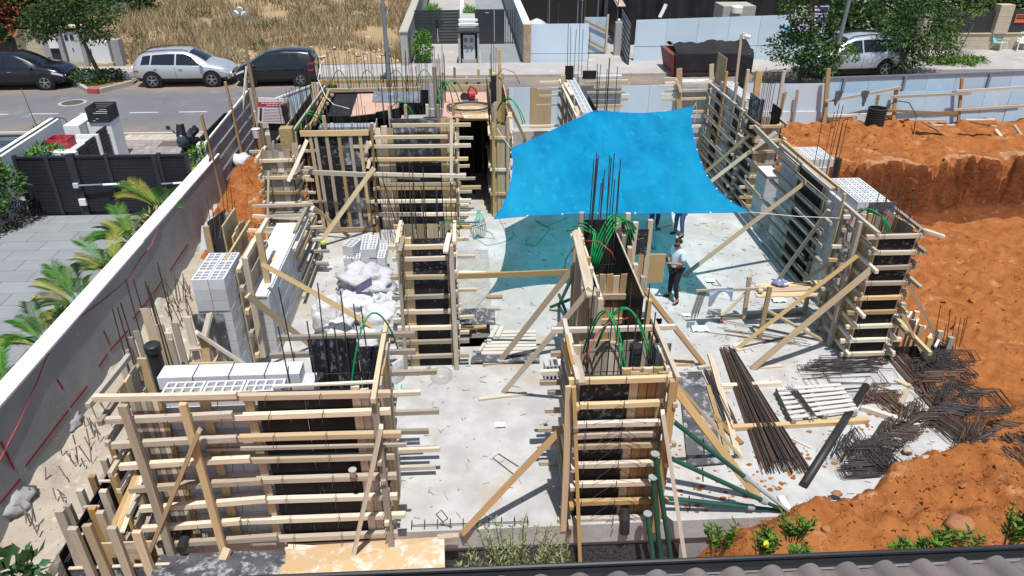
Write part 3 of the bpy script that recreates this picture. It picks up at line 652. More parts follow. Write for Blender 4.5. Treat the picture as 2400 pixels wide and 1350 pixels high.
board(fd, 'strongback', (-.43, 13.22, 3.0), (-.41, 13.22, 0), .10, .06, WG, up=(0, -1, 0))
board(fd, 'strongback', (-1.47, 13.2, 3.05), (-1.5, 13.2, 0), .07, .06, WG, up=(0, -1, 0))
board(fd, 'cleat', G(1053, 548, 3.12), G(1044, 592, 3.1), .10, .05, WP); board(fd, 'cleat', G(945, 555, 3.1), G(937, 590, 3.05), .08, .05, WG)
conduit('single green conduit arching over the column form in the middle of the slab', [Y(1027, 545, 14.0), Y(1032, 525, 14.0), Y(1050, 518, 14.1), Y(1072, 524, 14.2), Y(1093, 538, 14.3)], GRN)
pts = [(-1.2, 13.7), (-.95, 13.7), (-.7, 13.7), (-.55, 13.9), (-1.2, 14.05), (-.9, 14.05)]
cage('rebar_cage', 'thin rebars standing in the column form in the middle of the slab', pts, None, .2, (3.9, 4.4))
# ---- E: right front column form --------------------------------------------------------------
fe = column_form('tall column formwork at the right edge of the slab by the red soil pit', 8.28, 9.10, 13.25, 14.15, 3.06, [3.0-.36*k for k in range(9)], xa=8.32, xb=9.08, front=PBD, seed=21, side_ov=.55, ov=.3)
brace(fe, G(1762, 865), X(2043, 630, 8.2), .13, .06, WN, up=(0, -1, 1)); brace(fe, G(1727, 817), X(2008, 600, 8.1), .09, .055, WN, up=(0, -1, 1))
board(fe, 'strongback', (8.1, 13.7, 0), (8.1, 13.7, 3.1), .12, .08, WG, up=(1, 0, 0)); board(fe, 'strongback', (8.08, 14.3, 0), (8.08, 14.3, 3.1), .10, .08, WG, up=(1, 0, 0))
boxp(fe, 'plywood_panel', (8.5, 14.2, 2.0), (9.1, 14.22, 3.32), PBC); board(fe, 'cleat', (9.15, 13.3, 3.1), (9.6, 13.1, 3.0), .10, .06, WP)
brace(fe, (9.2, 14.0, 2.2), G(2215, 830, -.2), .10, .055, WG); brace(fe, (9.2, 13.4, 1.3), G(2165, 835, 0), .10, .06, WN)
pts = [(x, y) for x in (8.5, 8.75, 9.0) for y in (13.5, 13.95)]
cage('rebar_cage', 'rebars rising out of the right hand column form against the red soil', pts, None, .3, (3.7, 4.3), mat=RUST)
for k in range(2): conduit('red conduits making big loops over the right hand column form', [X(1975+k*8, 575, 8.3), X(1978+k*8, 540-k*3, 8.3), X(2000+k*6, 505-k*5, 8.5), X(2035, 488-k*2, 8.7), X(2075-k*8, 498, 8.85), X(2100-k*30, 525, 9.0)], REDP, group='red conduits')
for k in range(3): conduit('green conduits bending into the right hand column form', [Y(2005+k*6, 493-k*2, 14.2), Y(2040, 490+k*3, 14.0), Y(2065+k*4, 505+k*3, 13.9), Y(2080+k*5, 545, 13.7)], GRN)
# ---- F: plywood wall with timber studs at the back left, deck behind it -----------------------
random.seed(33)
ff = thing('wall_formwork', 'plywood wall form with vertical timber studs left of the back column form', 'formwork', (-3.75, 20.6, 0), 'timber wall formworks')
for i in range(2):
    for j in range(3): boxp(ff, 'plywood_panel', (-4.62+i*.86, 20.58, .05+j*1.02), (-4.62+i*.86+.855, 20.6, .05+j*1.02+1.015), [PBC, PBD, PBC][j] if (i+j) % 2 else PB)
for k, (pt, pb) in enumerate(((729, 758), (743, 768), (767, 793), (794, 823), (822, 847), (845, 868))):
    x = (Y(pt, 310, 20.5).x+Y(pb, 545, 20.5).x)/2
    board(ff, 'stud', (x-.03, 20.53, 3.1+(.45 if k == 2 else 0)), (x+.03, 20.53, .05), .095, .07, [WN, WG, WN][k % 3], up=(0, -1, 0))
board(ff, 'top_rail', (-4.75, 20.5, 3.06), (-2.85, 20.5, 3.06), .06, .16, WN); board(ff, 'bottom_rail', (-4.7, 20.47, .1), (-2.8, 20.47, .1), .05, .14, WB)
board(ff, 'wale', Y(695, 402, 20.1), Y(985, 416, 20.1), .07, .13, WP); board(ff, 'wale', Y(860, 407, 20.0), Y(1092, 413, 20.0), .06, .10, WP)
brace(ff, Y(877, 393, 20.0), G(741, 580), .13, .06, WN, up=(0, -1, 0)); brace(ff, Y(706, 462, 19.9), G(822, 558), .10, .05, WB, up=(0, -1, 0))
planks_side(ff, -4.66, 20.62, 21.6, 0, 3.1, 5, [WN, WB, WG])
m = MB(); m.box((-4.62, 20.62, 0), (-2.7, 20.64, 3.0)); m.build('backing_sheet', PBD, ff)
# deck
dk = thing('plywood_deck', 'shuttering deck of black, pink and grey plywood sheets behind the stud wall', 'deck', (-3.2, 23.5, 3.0), 'plywood decks')
PK = M('ply_pink', (.52, .33, .25), (.44, .27, .19), scale=1.5, c3=(.55, .48, .42), t3=.58, s3=3, rough=.7, rnd=.08)
GPL = M('ply_grey_dusty', (.10, .11, .13), (.20, .22, .25), scale=1.6, c3=(.40, .42, .45), t3=.55, s3=2.5, rough=.6)
def sheet(par, pts, z, t, mat, name='plywood_sheet'):
    m = MB(); q = [G(px, py, z) for px, py in pts]; m.hexa([(p.x, p.y, z-t) for p in q]+[(p.x, p.y, z) for p in q]); return m.build(name, mat, par)
sheet(dk, ((767, 272), (821, 272), (838, 221), (788, 221)), 3.0, .02, PBD)
sheet(dk, ((822, 272), (880, 265), (878, 219), (838.5, 220)), 3.012, .02, PK)
sheet(dk, ((872, 238), (985, 240), (985, 214), (876, 214)), 3.035, .02, GPL)
sheet(dk, ((880, 262), (935, 252), (935, 240.5), (880, 240)), 3.02, .02, PK)
board(dk, 'edge_beam', G(765, 212, 3.05), G(985, 208, 3.05), .10, .12, WN); board(dk, 'edge_beam', G(772, 214, 3.05), G(737, 290, 3.05), .08, .12, WN)
board(dk, 'edge_beam', G(760, 232, 3.0), G(727, 298, 3.0), .04, .14, WN)
for i in range(7): board(dk, 'bearer', G(765-i*5.5, 222+i*10, 2.96), G(782-i*6, 223+i*10, 2.96), .06, .08, WN)
boxp(dk, 'steel_beam', (-4.4, 21.35, 2.86), (-2.75, 21.75, 2.97), M('dusty_steel', (.30, .33, .36), (.22, .24, .27), scale=2, rough=.6))
for x in (-4.2, -3.6, -3.0): board(dk, 'bearer', (x, 21.2, 2.8), (x+.05, 22.2, 2.8), .08, .1, WP)
for x in (-4.3, -3.3, -2.3): 
    m = MB(); m.tube([(x, 23, 0), (x, 23, 2.95)], .03, 8); m.build('prop', DARK, dk)
m = MB(); m.box((-4.9, 21.2, 0), (-4.86, 25.8, 2.9)); m.box((-4.9, 25.8, 0), (-1.4, 25.84, 2.9)); m.box((-1.9, 21.6, 0), (-1.86, 25.8, 2.95)); m.build('side_sheet', PBD, dk)
# side trench wall with rebars
tr = thing('wall_formwork', 'black plywood side form holding a close row of rebars by the safety sign', 'formwork', (-5.3, 23.6, 0), 'timber wall formworks')
for i in range(4): boxp(tr, 'plywood_panel', (-5.52, 20.9+i*1.3, .4), (-5.50, 20.9+i*1.3+1.29, 2.75), PBD)
for i in range(7): board(tr, 'stud', (-5.0, 21+i*.78, 1.2), (-5.0, 21+i*.78, 2.95), .09, .05, WN, up=(1, 0, 0))
board(tr, 'top_rail', (-5.03, 20.8, 3.0), (-4.95, 26.0, 3.0), .06, .10, WP); board(tr, 'top_rail', (-5.5, 20.8, 2.78), (-5.5, 26.0, 2.78), .05, .06, WG)
planks_front(tr, -5.5, -4.6, 26.4, .5, 3.05, 5, [WN]); board(tr, 'back_rail', (-5.2, 26.3, 3.1), (-1.2, 26.3, 3.1), .05, .12, WN)
rc = thing('rebar_cage', 'close row of thin rebars in front of the slanting white sheet panel', 'rebar', (-5.25, 23.4, .5), 'rebar cages sticking out of the formwork')
for i in range(22):
    y = 20.95+i*.235
    for x in (-5.38, -5.12): 
        if random.random() < .8: rebar(rc, (x, y, .8), (x+R(-.06, .06), y+R(-.06, .06), R(3.6, 4.0)), .0085)
rc = thing('rebar_cage', 'long row of thin rebars before the road and the upright lamp post', 'rebar', (-3, 26.0, .5), 'rebar cages sticking out of the formwork')
for i in range(30):
    x = -5.0+i*.135
    for y in (25.95, 26.2):
        if random.random() < .8: rebar(rc, (x, y, 1.8), (x+R(-.06, .06), y+R(-.06, .06), R(3.9, 4.35)), .0085)
m = MB(); m.tube([(-5.0, 26.0, 3.75), (-1.0, 26.0, 3.8)], .008, 4); m.build('stirrup', REB, rc)
rc = thing('rebar_cage', 'rebars standing through the plywood deck and the stud wall at the back left', 'rebar', (-3.6, 21.1, .5), 'rebar cages sticking out of the formwork')
for i in range(17):
    x = -4.6+i*.105; rebar(rc, (x, 20.85+.25*(i % 2), 1.5), (x+R(-.05, .05), 20.85+.25*(i % 2), R(3.7, 4.2)), .008)
# ---- G: corner pier form ----------------------------------------------------------------------
fg = column_form('board-clad corner pier form in front of the soil heap, its planks uneven at the top', -5.72, -4.92, 19.8, 20.5, 2.75, [2.55, 2.06, 1.62, 1.28, .98, .62, .3], xa=-4.93, xb=-4.92, nleft=5, left_mats=(WG, WP, WG), seed=41, ov=.45)
for px, t in ((640, 385), (655, 372), (672, 350), (690, 335)): 
    p = Y(px, t, 19.77); board(fg, 'sheathing_board', (p.x, p.y, 2.2), (p.x, p.y, p.z), .16, .03, random.choice([WG, WP, WN]), up=(0, -1, 0))
boxp(fg, 'post_head', (-5.2, 20.0, 2.7), (-4.86, 20.3, 3.35), WN)
brace(fg, Y(720, 328, 19.8), Y(676, 425, 19.3), .10, .05, WP, up=(0, -1, 0)); brace(fg, Y(630, 400, 19.5), G(625, 590), .06, .05, WN, up=(0, -1, 0))
brace(fg, Y(640, 330, 20.3), Y(658, 540, 20.3), .06, .06, WG, up=(0, -1, 0))
board(fg, 'brace', Y(592, 506, 19.6), Y(743, 514, 19.6), .06, .09, WP); board(fg, 'brace', Y(542, 538, 19.0), Y(720, 545, 19.0), .06, .09, WP)
# ---- H: back column form ----------------------------------------------------------------------
random.seed(50)
fh = thing('column_formwork', 'broad back column form with many wales, left of the dark doorway', 'formwork', (-1.6, 20.75, 0), 'timber column formworks')
YH = 20.75
a0, a1, a2, a3 = Y(888, 420, YH).x, Y(931, 420, YH).x, Y(1037, 420, YH).x, Y(1066, 420, YH).x
for i in range(3):
    for j in range(2):
        w = (a2-a1)/2; boxp(fh, 'plywood_panel', (a1+j*w, YH-.02, .0+i*1.03), (a1+(j+1)*w-.005, YH, i*1.03+1.02), [PBD, PBD, PBC][i])
planks_front(fh, a0, a1, YH-.005, 0, 3.15, 3, [WN, WP, WG], th=.04); planks_front(fh, a2, a3, YH-.005, 0, 3.35, 2, [WN, WN], th=.04)
hw = ((294, 920, 1103), (322, 873, 1049), (343, 822, 1103), (374, 855, 1097), (412, 870, 1092), (432, 890, 1080), (441, 880, 1127), (472, 862, 1104), (503, 852, 1133), (545, 845, 1100))
for py, l, r_ in hw:
    a, b = Y(l, py, YH-.16), Y(r_, py-2, YH-.16); wale(fh, a, b, .115, .10, random.choice([WP, WN, WP]))
for py, l, r_ in ((323, 1040, 1103), (389, 1040, 1095), (418, 1045, 1108), (449, 1045, 1100), (480, 1050, 1093)):
    a, b = Y(l, py, YH+1.0), Y(r_+6, py, YH+1.0); wale(fh, a, b, .10, .09)
for z in (2.75, 2.3, 1.85, 1.4, .95, .5): 
    wale(fh, (a0-.1, YH-.4, z), (a0-.1, YH+.9, z), .10, .09, random.choice([WP, WG])); wale(fh, (a3+.08, YH-.4, z-.1), (a3+.08, YH+.9, z-.1), .10, .09, random.choice([WP, WG]))
board(fh, 'strongback', Y(1072, 278, YH-.1), Y(1075, 540, YH-.2), .09, .07, WN, up=(0, -1, 0)); board(fh, 'cleat', Y(1058, 280, YH-.25), Y(1058, 430, YH-.3), .09, .04, WP, up=(0, -1, 0))
board(fh, 'strongback', Y(870, 290, YH-.3), Y(886, 548, YH-.3), .08, .07, WB, up=(0, -1, 0))
for p, q in (((863, 330), (857, 358)), ((866, 372), (862, 395)), ((872, 500), (876, 525)), ((884, 545), (880, 580))): board(fh, 'cleat', Y(*p, YH-.35), Y(*q, YH-.45), .10, .05, random.choice([WP, WG]), up=(0, -1, 0))
planks_side(fh, a3+.02, YH, YH+.9, 0, 3.1, 5, [WN, WG]); planks_side(fh, a0-.02, YH, YH+.9, 0, 3.1, 5, [WN, WG])
boxp(fh, 'plywood_panel', Y(915, 300, 21.6)-Vector((0, 0, .3)), Y(1027, 277, 21.6)+Vector((0, .02, 0)), PBC)
boxp(fh, 'concrete_box', (a1+.1, 21.9, 2.3), (a1+.9, 22.6, 2.95), M('raw_concrete', (.34, .32, .28), (.27, .26, .23), scale=3))
boxp(fh, 'plywood_panel', (a2-.55, 21.9, 2.3), (a2-.15, 22.2, 3.0), PBD)
for x in (a0+.3, a1+.25, a1+.9, a2-.1, a3): board(fh, 'post', (x, 22.3, 1.5), (x, 22.3, 3.35), .09, .09, random.choice([WN, WP, WG]), up=(0, -1, 0))
pts = [(a0+.15+i*.07, 21.8+.25*(i % 3)) for i in range(9)]+[(-2.0+i*.14, 23.6+.15*(i % 2)) for i in range(5)]
cage('rebar_cage', 'bunched dark rebars standing behind the back column form', pts, None, 1.0, (3.9, 4.5), tiez=())
pts = [(x, 17.5+.2*(i % 2)) for i, x in enumerate((-2.2, -2.05, -1.9, -1.8, -1.65, -1.5, -1.1, -.9, -.6))]
# rusty bars leaning in front of the back column
rc = thing('rebar_cage', 'rusty rebars leaning in front of the back column form at its lower left', 'rebar', (-2.4, 19.9, 0), 'rebar cages sticking out of the formwork')
for i in range(12):
    a = G(905+i*6, 560+R(0, 18)); rebar(rc, a, a+Vector((R(-.35, .1), R(-.0, .3), R(1.4, 2.4))), .0085, mat=RUST)
rebar(rc, Y(878, 355, 20.4), Y(935, 545, 19.9), .015)
rc = thing('rebar_cage', 'row of starter bars in front of the black panel of the back column form', 'rebar', (-1.5, 18.9, 0), 'rebar cages sticking out of the formwork')
for px, t, b in ((941, 432, 545), (967, 438, 560), (992, 435, 560), (1022, 438, 556), (1045, 470, 556), (1068, 475, 560)): 
    p = Y(px, b+10, 19.4); rebar(rc, (p.x, p.y, 0), Y(px, t, 19.4), .012)
for px in (870, 1062): m = MB(); p = Y(px, 420, 19.9); m.tube([(p.x-.1, 19.9, 0), (p.x-.08, 19.9, p.z-.1), (p.x, 19.9, p.z), (p.x+.1, 19.9, p.z-.1), (p.x+.12, 19.9, 0)], .014, 6); m.build('bent_bar', RUST, rc)
# ---- I: doorway deck and the form right of it -------------------------------------------------
d2 = thing('plywood_deck', 'orange plywood deck over the dark doorway, a red tool and coiled cable on it', 'deck', (0, 23.5, 3.0), 'plywood decks')
sheet(d2, ((1037, 273), (1145, 275), (1140, 216), (1043, 216)), 3.0, .03, PK); sheet(d2, ((1088, 277), (1144, 277), (1140, 235), (1064, 240)), 3.035, .02, PO)
m = MB(); m.box((-.48, 22.0, 0), (-.44, 25.4, 2.9)); m.box((.66, 22.3, 0), (.70, 25.4, 2.9)); m.box((-.44, 25.36, 0), (.66, 25.4, 2.9)); m.build('side_sheet', PBD, d2)
for x, y in ((-.2, 23), (.1, 23.4), (.4, 22.8), (-.1, 24.2), (.45, 24.4)):
    m = MB(); m.tube([(x, y, 0), (x, y, 2.95)], .032, 8); m.build('prop', BLKP, d2)
board(d2, 'bearer', (-.4, 22.3, 2.9), (.6, 22.3, 2.9), .08, .12, WB); board(d2, 'edge_beam', (-.75, 25.3, 3.1), (.7, 25.3, 3.1), .05, .2, WN)
for i in range(6): board(d2, 'edge_post', (-.9+i*.42, 26.3, 2.2), (-.9+i*.42, 26.3, 3.3+R(0, .3)), .09, .08, [WN, WB, WP][i % 3], up=(0, -1, 0))
board(d2, 'rail', Y(980, 188, 26.2), Y(1160, 188, 26.2), .06, .11, WP); board(d2, 'rail', (-.9, 26.35, 2.9), (.9, 26.35, 2.9), .05, .35, WG)
board(d2, 'post', (-1.05, 24.4, 2.0), (-1.1, 24.4, 4.0), .14, .1, WG, up=(0, -1, 0))
fi = column_form('narrow tall plank form right of the dark doorway, beside the tarp corner', .66, 1.16, 21.55, 23.6, 3.0, [2.55, 1.55, .75], xa=.8, xb=1.06, front=PBD, nleft=1, nright=1, seed=61, ov=.06, side_ov=.12)
planks_front(fi, .80, 1.06, 21.50, 0, 2.95, 2, [WG, WN]); board(fi, 'strongback', (.70, 21.42, 0), (.70, 21.42, 2.9), .09, .07, WN, up=(0, -1, 0)); board(fi, 'strongback', (1.13, 21.42, 0), (1.13, 21.42, 3.2), .09, .07, WN, up=(0, -1, 0))
for z in (2.6, 2.35, 2.1, 1.85, 1.6): board(fi, 'cleat', (1.27, 21.9+R(0, .5), z), (1.3, 23.6, z+.1), .14, .04, WP)
boxp(fi, 'plywood_panel', (.62, 22.2, 2.0), (.64, 25.9, 3.3), PBD); planks_side(fi, 1.2, 23.6, 26.4, 0, 3.1, 9, [WN, WP])
for y, zt in ((26.5, 4.1), (26.2, 3.7)): board(fi, 'post', (1.1, y, 2), (1.1, y, zt), .12, .1, WN, up=(0, -1, 0))
brace(fi, Y(1190, 240, 23.5), G(1237, 340, .0), .10, .05, WN)
m = MB(); p = Y(1157, 180, 24.2); m.lathe((p.x, p.y, 1.0), [(.09, 0), (.09, p.z-1.1)], 14); m.lathe((p.x, p.y, 1.0), [(.10, p.z-1.1), (.10, p.z-.95), (.03, p.z-.94)], 14); pp = m.build('drain_pipe', BLKP); tag(pp, 'tall black drain pipe rising beside the doorway deck, pale cap on top', 'pipe')
m = MB(); m.lathe((p.x, p.y, p.z+.06), [(.07, 0), (.07, .06)], 12); m.build('cap', M('cap_yellow', (.6, .6, .12), rough=.5), pp)
rc = cage('rebar_cage', 'pair of tight dark rebar bunches beside the capped pipe over the doorway', [(.75+.05*i, 25.0+.1*(i % 2)) for i in range(4)]+[(-1.0+.04*i, 23.9+.08*(i % 3)) for i in range(7)], None, 1.5, (4.2, 4.8))
for k, (a, b, h, l) in enumerate((((-2.5, 22.8, 2.9), (-1.7, 22.6, 2.9), .45, 'small green conduit arching by the bunched rebars of the back column'), ((-1.0, 23.6, 2.9), (-.1, 24, 3.0), .75, 'green conduits bent over the left edge of the doorway deck'), ((-1.0, 23.5, 2.9), (-.3, 23.7, 3.0), .7, 'green conduits bent over the left edge of the doorway deck'), ((-1.05, 23.7, 2.9), (-.5, 23.5, 3.0), .8, 'green conduits bent over the left edge of the doorway deck'), ((.9, 23.5, 2.8), (1.65, 22.3, 2.7), .6, 'green conduits hanging right of the doorway form'), ((.9, 23.45, 2.8), (1.72, 22.4, 2.7), .55, 'green conduits hanging right of the doorway form'))):
    conduit(l, arc(a, b, h), GRN, .016)
for k in range(4): conduit('green conduits arching among the rebars at the very back left', arc((-4.7+k*.95, 25.4, 2.9), (-3.95+k*.95, 25.3, 2.9), .8), GRN, .016)
for k in range(2): conduit('green conduits arching between the side form and the stud wall', arc((-4.95, 21.0+.2*k, 2.9), (-4.2, 21.2+.3*k, 2.9), .55), GRN, .016)
conduit('thin red conduit curving out above the doorway form', [(.9, 26.2, 3.2), Y(1180, 160, 26), Y(1205, 170, 26), Y(1218, 195, 26)], REDP, .012, group='red conduits')
# ---- J: block wall and forms behind the tarp ---------------------------------------------------
random.seed(70)
fj = thing('wall_formwork', 'block wall formwork behind the tarp, its wales sticking out to the left', 'formwork', (3.4, 24.5, 0), 'timber wall formworks')
for z in (2.9, 2.45, 2.0, 1.55, 1.1, .65): wale(fj, (3.32, 22.0+R(0, .3), z), (3.32, 27.0, z), .10, .10, random.choice([WG, WP]))
for y in (22.3, 23.8, 25.4): board(fj, 'stud', (3.42, y, 0), (3.42, y, 3.1), .12, .05, WN, up=(1, 0, 0))
board(fj, 'strongback', Y(1320, 176, 26.2), Y(1322, 330, 26.2), .16, .09, WN, up=(0, -1, 0))
for py, l, r_ in ((193, 1264, 1330), (209, 1258, 1330), (225, 1262, 1325), (247, 1257, 1318), (296, 1220, 1320)): wale(fj, Y(l, py, 26.9), Y(r_, py-2, 26.9), .09, .07, WP)
board(fj, 'cleat', G(1325, 195, 3.05), G(1340, 222, 3.02), .12, .05, WP); board(fj, 'cleat', G(1349, 250, 3.0), G(1362, 278, 2.9), .12, .05, WP)
boxp(fj, 'plywood_panel', (3.95, 22.4, .5), (3.97, 24.4, 3.05), PBD)
for py, l, r_ in ((198, 1360, 1478), (217, 1376, 1465), (248, 1390, 1460), (190, 1370, 1472), (224, 1440, 1476), (234, 1442, 1472)): wale(fj, Y(l, py, 26.75 if l < 1400 else 27.4), Y(r_, py-1, 26.75 if l < 1400 else 27.4), .09, .08, random.choice([WP, WN]))
j1 = thing('block_wall', 'grey hollow block wall running back behind the blue tarp, holes showing on its top course', 'wall', (3.65, 24.6, 0), 'hollow block walls')
brickwall(j1, 'y', 3.5, .34, 22.4, 26.9, 0, 2.8, .5, .22, BLK)
for i in range(9): blk(j1, (3.67, 22.66+i*.5, 2.8), .49, .33, .21, BLW, 4, 2, rz=math.pi/2)
j2 = thing('block_wall', 'short grey block wall behind the middle of the far tarp edge', 'wall', (4.6, 27, 0), 'hollow block walls')
brickwall(j2, 'x', 26.9, .3, 4.0, 5.6, 0, 3.05, .5, .22, BLK)
cage('rebar_cage', 'upright rebars over the column behind the upper left of the tarp', [(3.55+.15*i, 26.95+.1*(i % 2)) for i in range(6)], None, 1.5, (4.6, 5.0))
cage('rebar_cage', 'dark rebars just behind the upper left corner of the tarp', [(4.05+.09*i, 23.0+.5*(i % 3)) for i in range(7)], None, 1.0, (4.0, 4.4))
boxp(fj, 'plywood_panel', (3.45, 26.6, 2.9), (3.75, 26.62, 3.5), PBD); boxp(fj, 'plywood_panel', (4.1, 26.7, 3.0), (4.6, 26.72, 3.3), PBD)
# ---- K: right hand block wall with its forms ---------------------------------------------------
random.seed(80)
k1 = thing('block_wall', 'long grey block wall along the right side of the slab by the pit', 'wall', (9, 20, 0), 'hollow block walls')
brickwall(k1, 'y', 8.72, .40, 22.6, 26.2, 0, 3.0, .5, .22, BLK)
brickwall(k1, 'x', 26.2, .4, 7.45, 8.7, 0, 3.0, .5, .22, BLK)
brickwall(k1, 'y', 8.66, .72, 17.9, 19.2, 0, 2.75, .5, .22, BLK)
brickwall(k1, 'y', 8.66, .74, 15.05, 16.6, 0, 2.75, .5, .22, BLK)
for r in range(4):
    for i in range(3): blk(k1, (8.74+.10+r*.19, 15.32+i*.51, 2.75), .50, .18, .21, BLW, 4, 2, rz=math.pi/2)
    for i in range(2): blk(k1, (8.74+.10+r*.19, 18.2+i*.51, 2.75), .50, .18, .21, BLW, 4, 2, rz=math.pi/2)
for i in range(5):
    for r in range(2): blk(k1, (8.82+r*.2, 23.0+i*.52, 3.0), .5, .19, .21, BLW, 4, 2, rz=math.pi/2)
m = MB()
for z in [.22*i for i in range(13)]:
    for x in (8.85, 9.04, 9.23): m.box((x-.012, 15.040, z+.02), (x+.012, 15.049, z+.2))
m.build('end_joint', MORT, k1)
boxp(k1, 'concrete_core', (8.74, 16.61, 0), (9.3, 17.89, 2.5), CONE)
fk = thing('wall_formwork', 'formwork on the right hand block wall, long wales running towards the camera with leaning braces', 'formwork', (8.6, 20, 0), 'timber wall formworks')
for j in range(2):
    for i in range(2): boxp(fk, 'plywood_panel', (8.60, 16.55+i*.68, .1+j*1.4), (8.63, 16.55+i*.68+.67, .1+j*1.4+1.39), PBD)
for y in (16.4, 17.95, 15.5): board(fk, 'strip', (8.62, y, 0), (8.62, y, 3.0), .1, .03, WN, up=(1, 0, 0))
lv = [2.98, 2.62, 2.2, 1.85, 1.5, 1.15, .8, .45, .12]
for i, z in enumerate(lv):
    wale(fk, (8.5, 15.75+R(-.25, .3)+(.3 if i > 5 else 0), z), (8.5, 19.0+R(-.2, .4), z+R(-.03, .03)), .10, .10, random.choice([WG, WG, WP]))
    if i in (0, 3): wale(fk, (8.4, 15.7+R(-.1, .2), z+.02), (8.4, 17.4, z+.02), .1, .05, WP)
    wale(fk, (8.57, 22.4+R(-.3, .3), z), (8.57, 26.1, z+R(-.03, .03)), .10, .11, random.choice([WG, WP, WG]))
    if i > 2 and i % 2: wale(fk, (8.48, 19.5+R(-.3, .3), z), (8.48, 21.2, z), .09, .09, WG)
for y in (22.9, 24.9): 
    for j in range(2): boxp(fk, 'plywood_panel', (8.66, y, .1+j*1.4), (8.69, y+.55, .1+j*1.4+1.38), PBD)
for py in (192, 211, 230, 260, 294, 324, 348, 377): wale(fk, Y(1560-R(0, 12), py+3, 26.05), Y(1669, py, 26.05), .10, .09, random.choice([WP, WN]))
for py, l in ((184, 1556), (202, 1545), (222, 1548), (235, 1560)): wale(fk, Y(l, py, 26.7), Y(1600, py, 26.7), .08, .07, WP)
board(fk, 'strongback', Y(1592, 160, 26.0), Y(1592, 330, 26.0), .2, .08, WN, up=(0, -1, 0)); board(fk, 'strongback', Y(1585, 185, 25.9), Y(1596, 215, 25.9), .1, .05, WP, up=(0, -1, 0))
for y, zt, mt in ((22.7, 4.2, WN), (23.5, 3.6, WG), (24.6, 3.7, WB)): board(fk, 'post', (8.62, y, 1.2), (8.62, y, zt), .10, .08, mt, up=(1, 0, 0))
boxp(fk, 'plywood_panel', (8.78, 25.2, 2.9), (8.80, 26.2, 4.0), PT); boxp(fk, 'plywood_panel', (9.3, 24.6, 2.8), (9.32, 25.3, 3.9), PBD)
board(fk, 'post', Y(1668, 150, 26.15), Y(1668, 192, 26.15), .16, .05, WP, up=(0, -1, 0))
brace(fk, G(1600, 648), X(1890, 425, 8.45), .11, .055, WN, up=(0, -1, 1)); brace(fk, G(1555, 738), X(1735, 545, 7.3), .10, .05, WP, up=(0, -1, 1)) if 0 else None
brace(fk, G(1820, 662), X(1942, 492, 8.4), .09, .05, WG, up=(0, -1, 1)); brace(fk, X(1884, 656, 8.2), X(1983, 592, 8.5), .09, .05, WG, up=(0, -1, 1))
brace(fk, G(1640, 415, .6), X(1755, 318, 8.55), .10, .05, WN, up=(0, -1, 1)); brace(fk, G(1660, 430, .6), X(1818, 310, 9.2), .12, .05, WP, up=(0, -1, 1))
board(fk, 'brace', X(1768, 298, 8.55), X(1868, 396, 8.45), .16, .06, WG, up=(1, 0, 0)); board(fk, 'top_rail', X(1836, 334, 8.6), X(1966, 444, 8.6), .14, .06, WN, up=(1, 0, 0))
ties(fk, [(8.44, y, z) for z in lv for y in (15.6, 16.5, 17.9)])
for z in (1.9, 1.2): 
    m = MB(); p = Vector((8.58, 16.3, z-.3)); m.tube([p, p+Vector((-.2, 0, 0))], .05, 12); m.build('pipe_stub', BLKP, fk)
cage('rebar_cage', 'tall rebars in the gap of the right hand block wall, before the red cut face', [(8.9+.14*(i % 3), 16.8+.16*i) for i in range(7)], None, 1.0, (3.9, 4.6), tiez=(2.6,), mat=RUST)
m = MB(); m.lathe((9.2, 17.2, 1.0), [(.085, 0), (.085, 2.25), (.02, 2.26)], 16); tag(m.build('drain_pipe', BLKP), 'black pipe standing in the gap of the right hand block wall', 'pipe')
fl = column_form('weathered yellow column form in the right hand wall, black plywood sticking up from it', 8.78, 9.5, 21.6, 22.4, 2.75, [2.75, 2.3, 1.95, 1.55, 1.15, .8, .45, .15], xa=9.49, xb=9.5, nleft=5, left_mats=(WN, WG), seed=91, ov=.3, side_ov=.4, sidemat=PBD)
boxp(fl, 'plywood_panel', (8.74, 21.6, 2.75), (8.76, 22.5, 3.55), PBC); boxp(fl, 'plywood_panel', (9.5, 21.8, 2.5), (9.52, 22.5, 3.2), PBD)
board(fl, 'post', Y(1780, 165, 22.6), Y(1770, 240, 22.6), .2, .1, WN, up=(0, -1, 0)); board(fl, 'post', Y(1838, 165, 22.9), Y(1822, 260, 22.9), .1, .08, WP, up=(0, -1, 0)); board(fl, 'post', Y(1835, 218, 23.2), Y(1828, 270, 23.2), .1, .08, WB, up=(0, -1, 0))
m = MB(); m.lathe((9.02, 22.2, 2.0), [(.08, 0), (.08, 1.4), (.02, 1.41)], 14); m.build('pipe_stub', BLKP, fl)
cage('rebar_cage', 'few thin rebars standing in the yellow column form of the right hand wall', [(8.95+.15*(i % 3), 22.0+.2*(i // 3)) for i in range(6)], None, 1.0, (4.1, 4.5), mat=RUST)
lowb = thing('block_wall', 'low pale block pier standing beneath the braces by the right hand wall', 'wall', (8.8, 20.6, 0), 'hollow block walls')
brickwall(lowb, 'y', 8.62, .4, 19.9, 20.7, 0, 1.75, .5, .22, BLK); boxp(lowb, 'cap', (8.6, 19.88, 1.755), (9.04, 20.72, 1.79), WHITE)
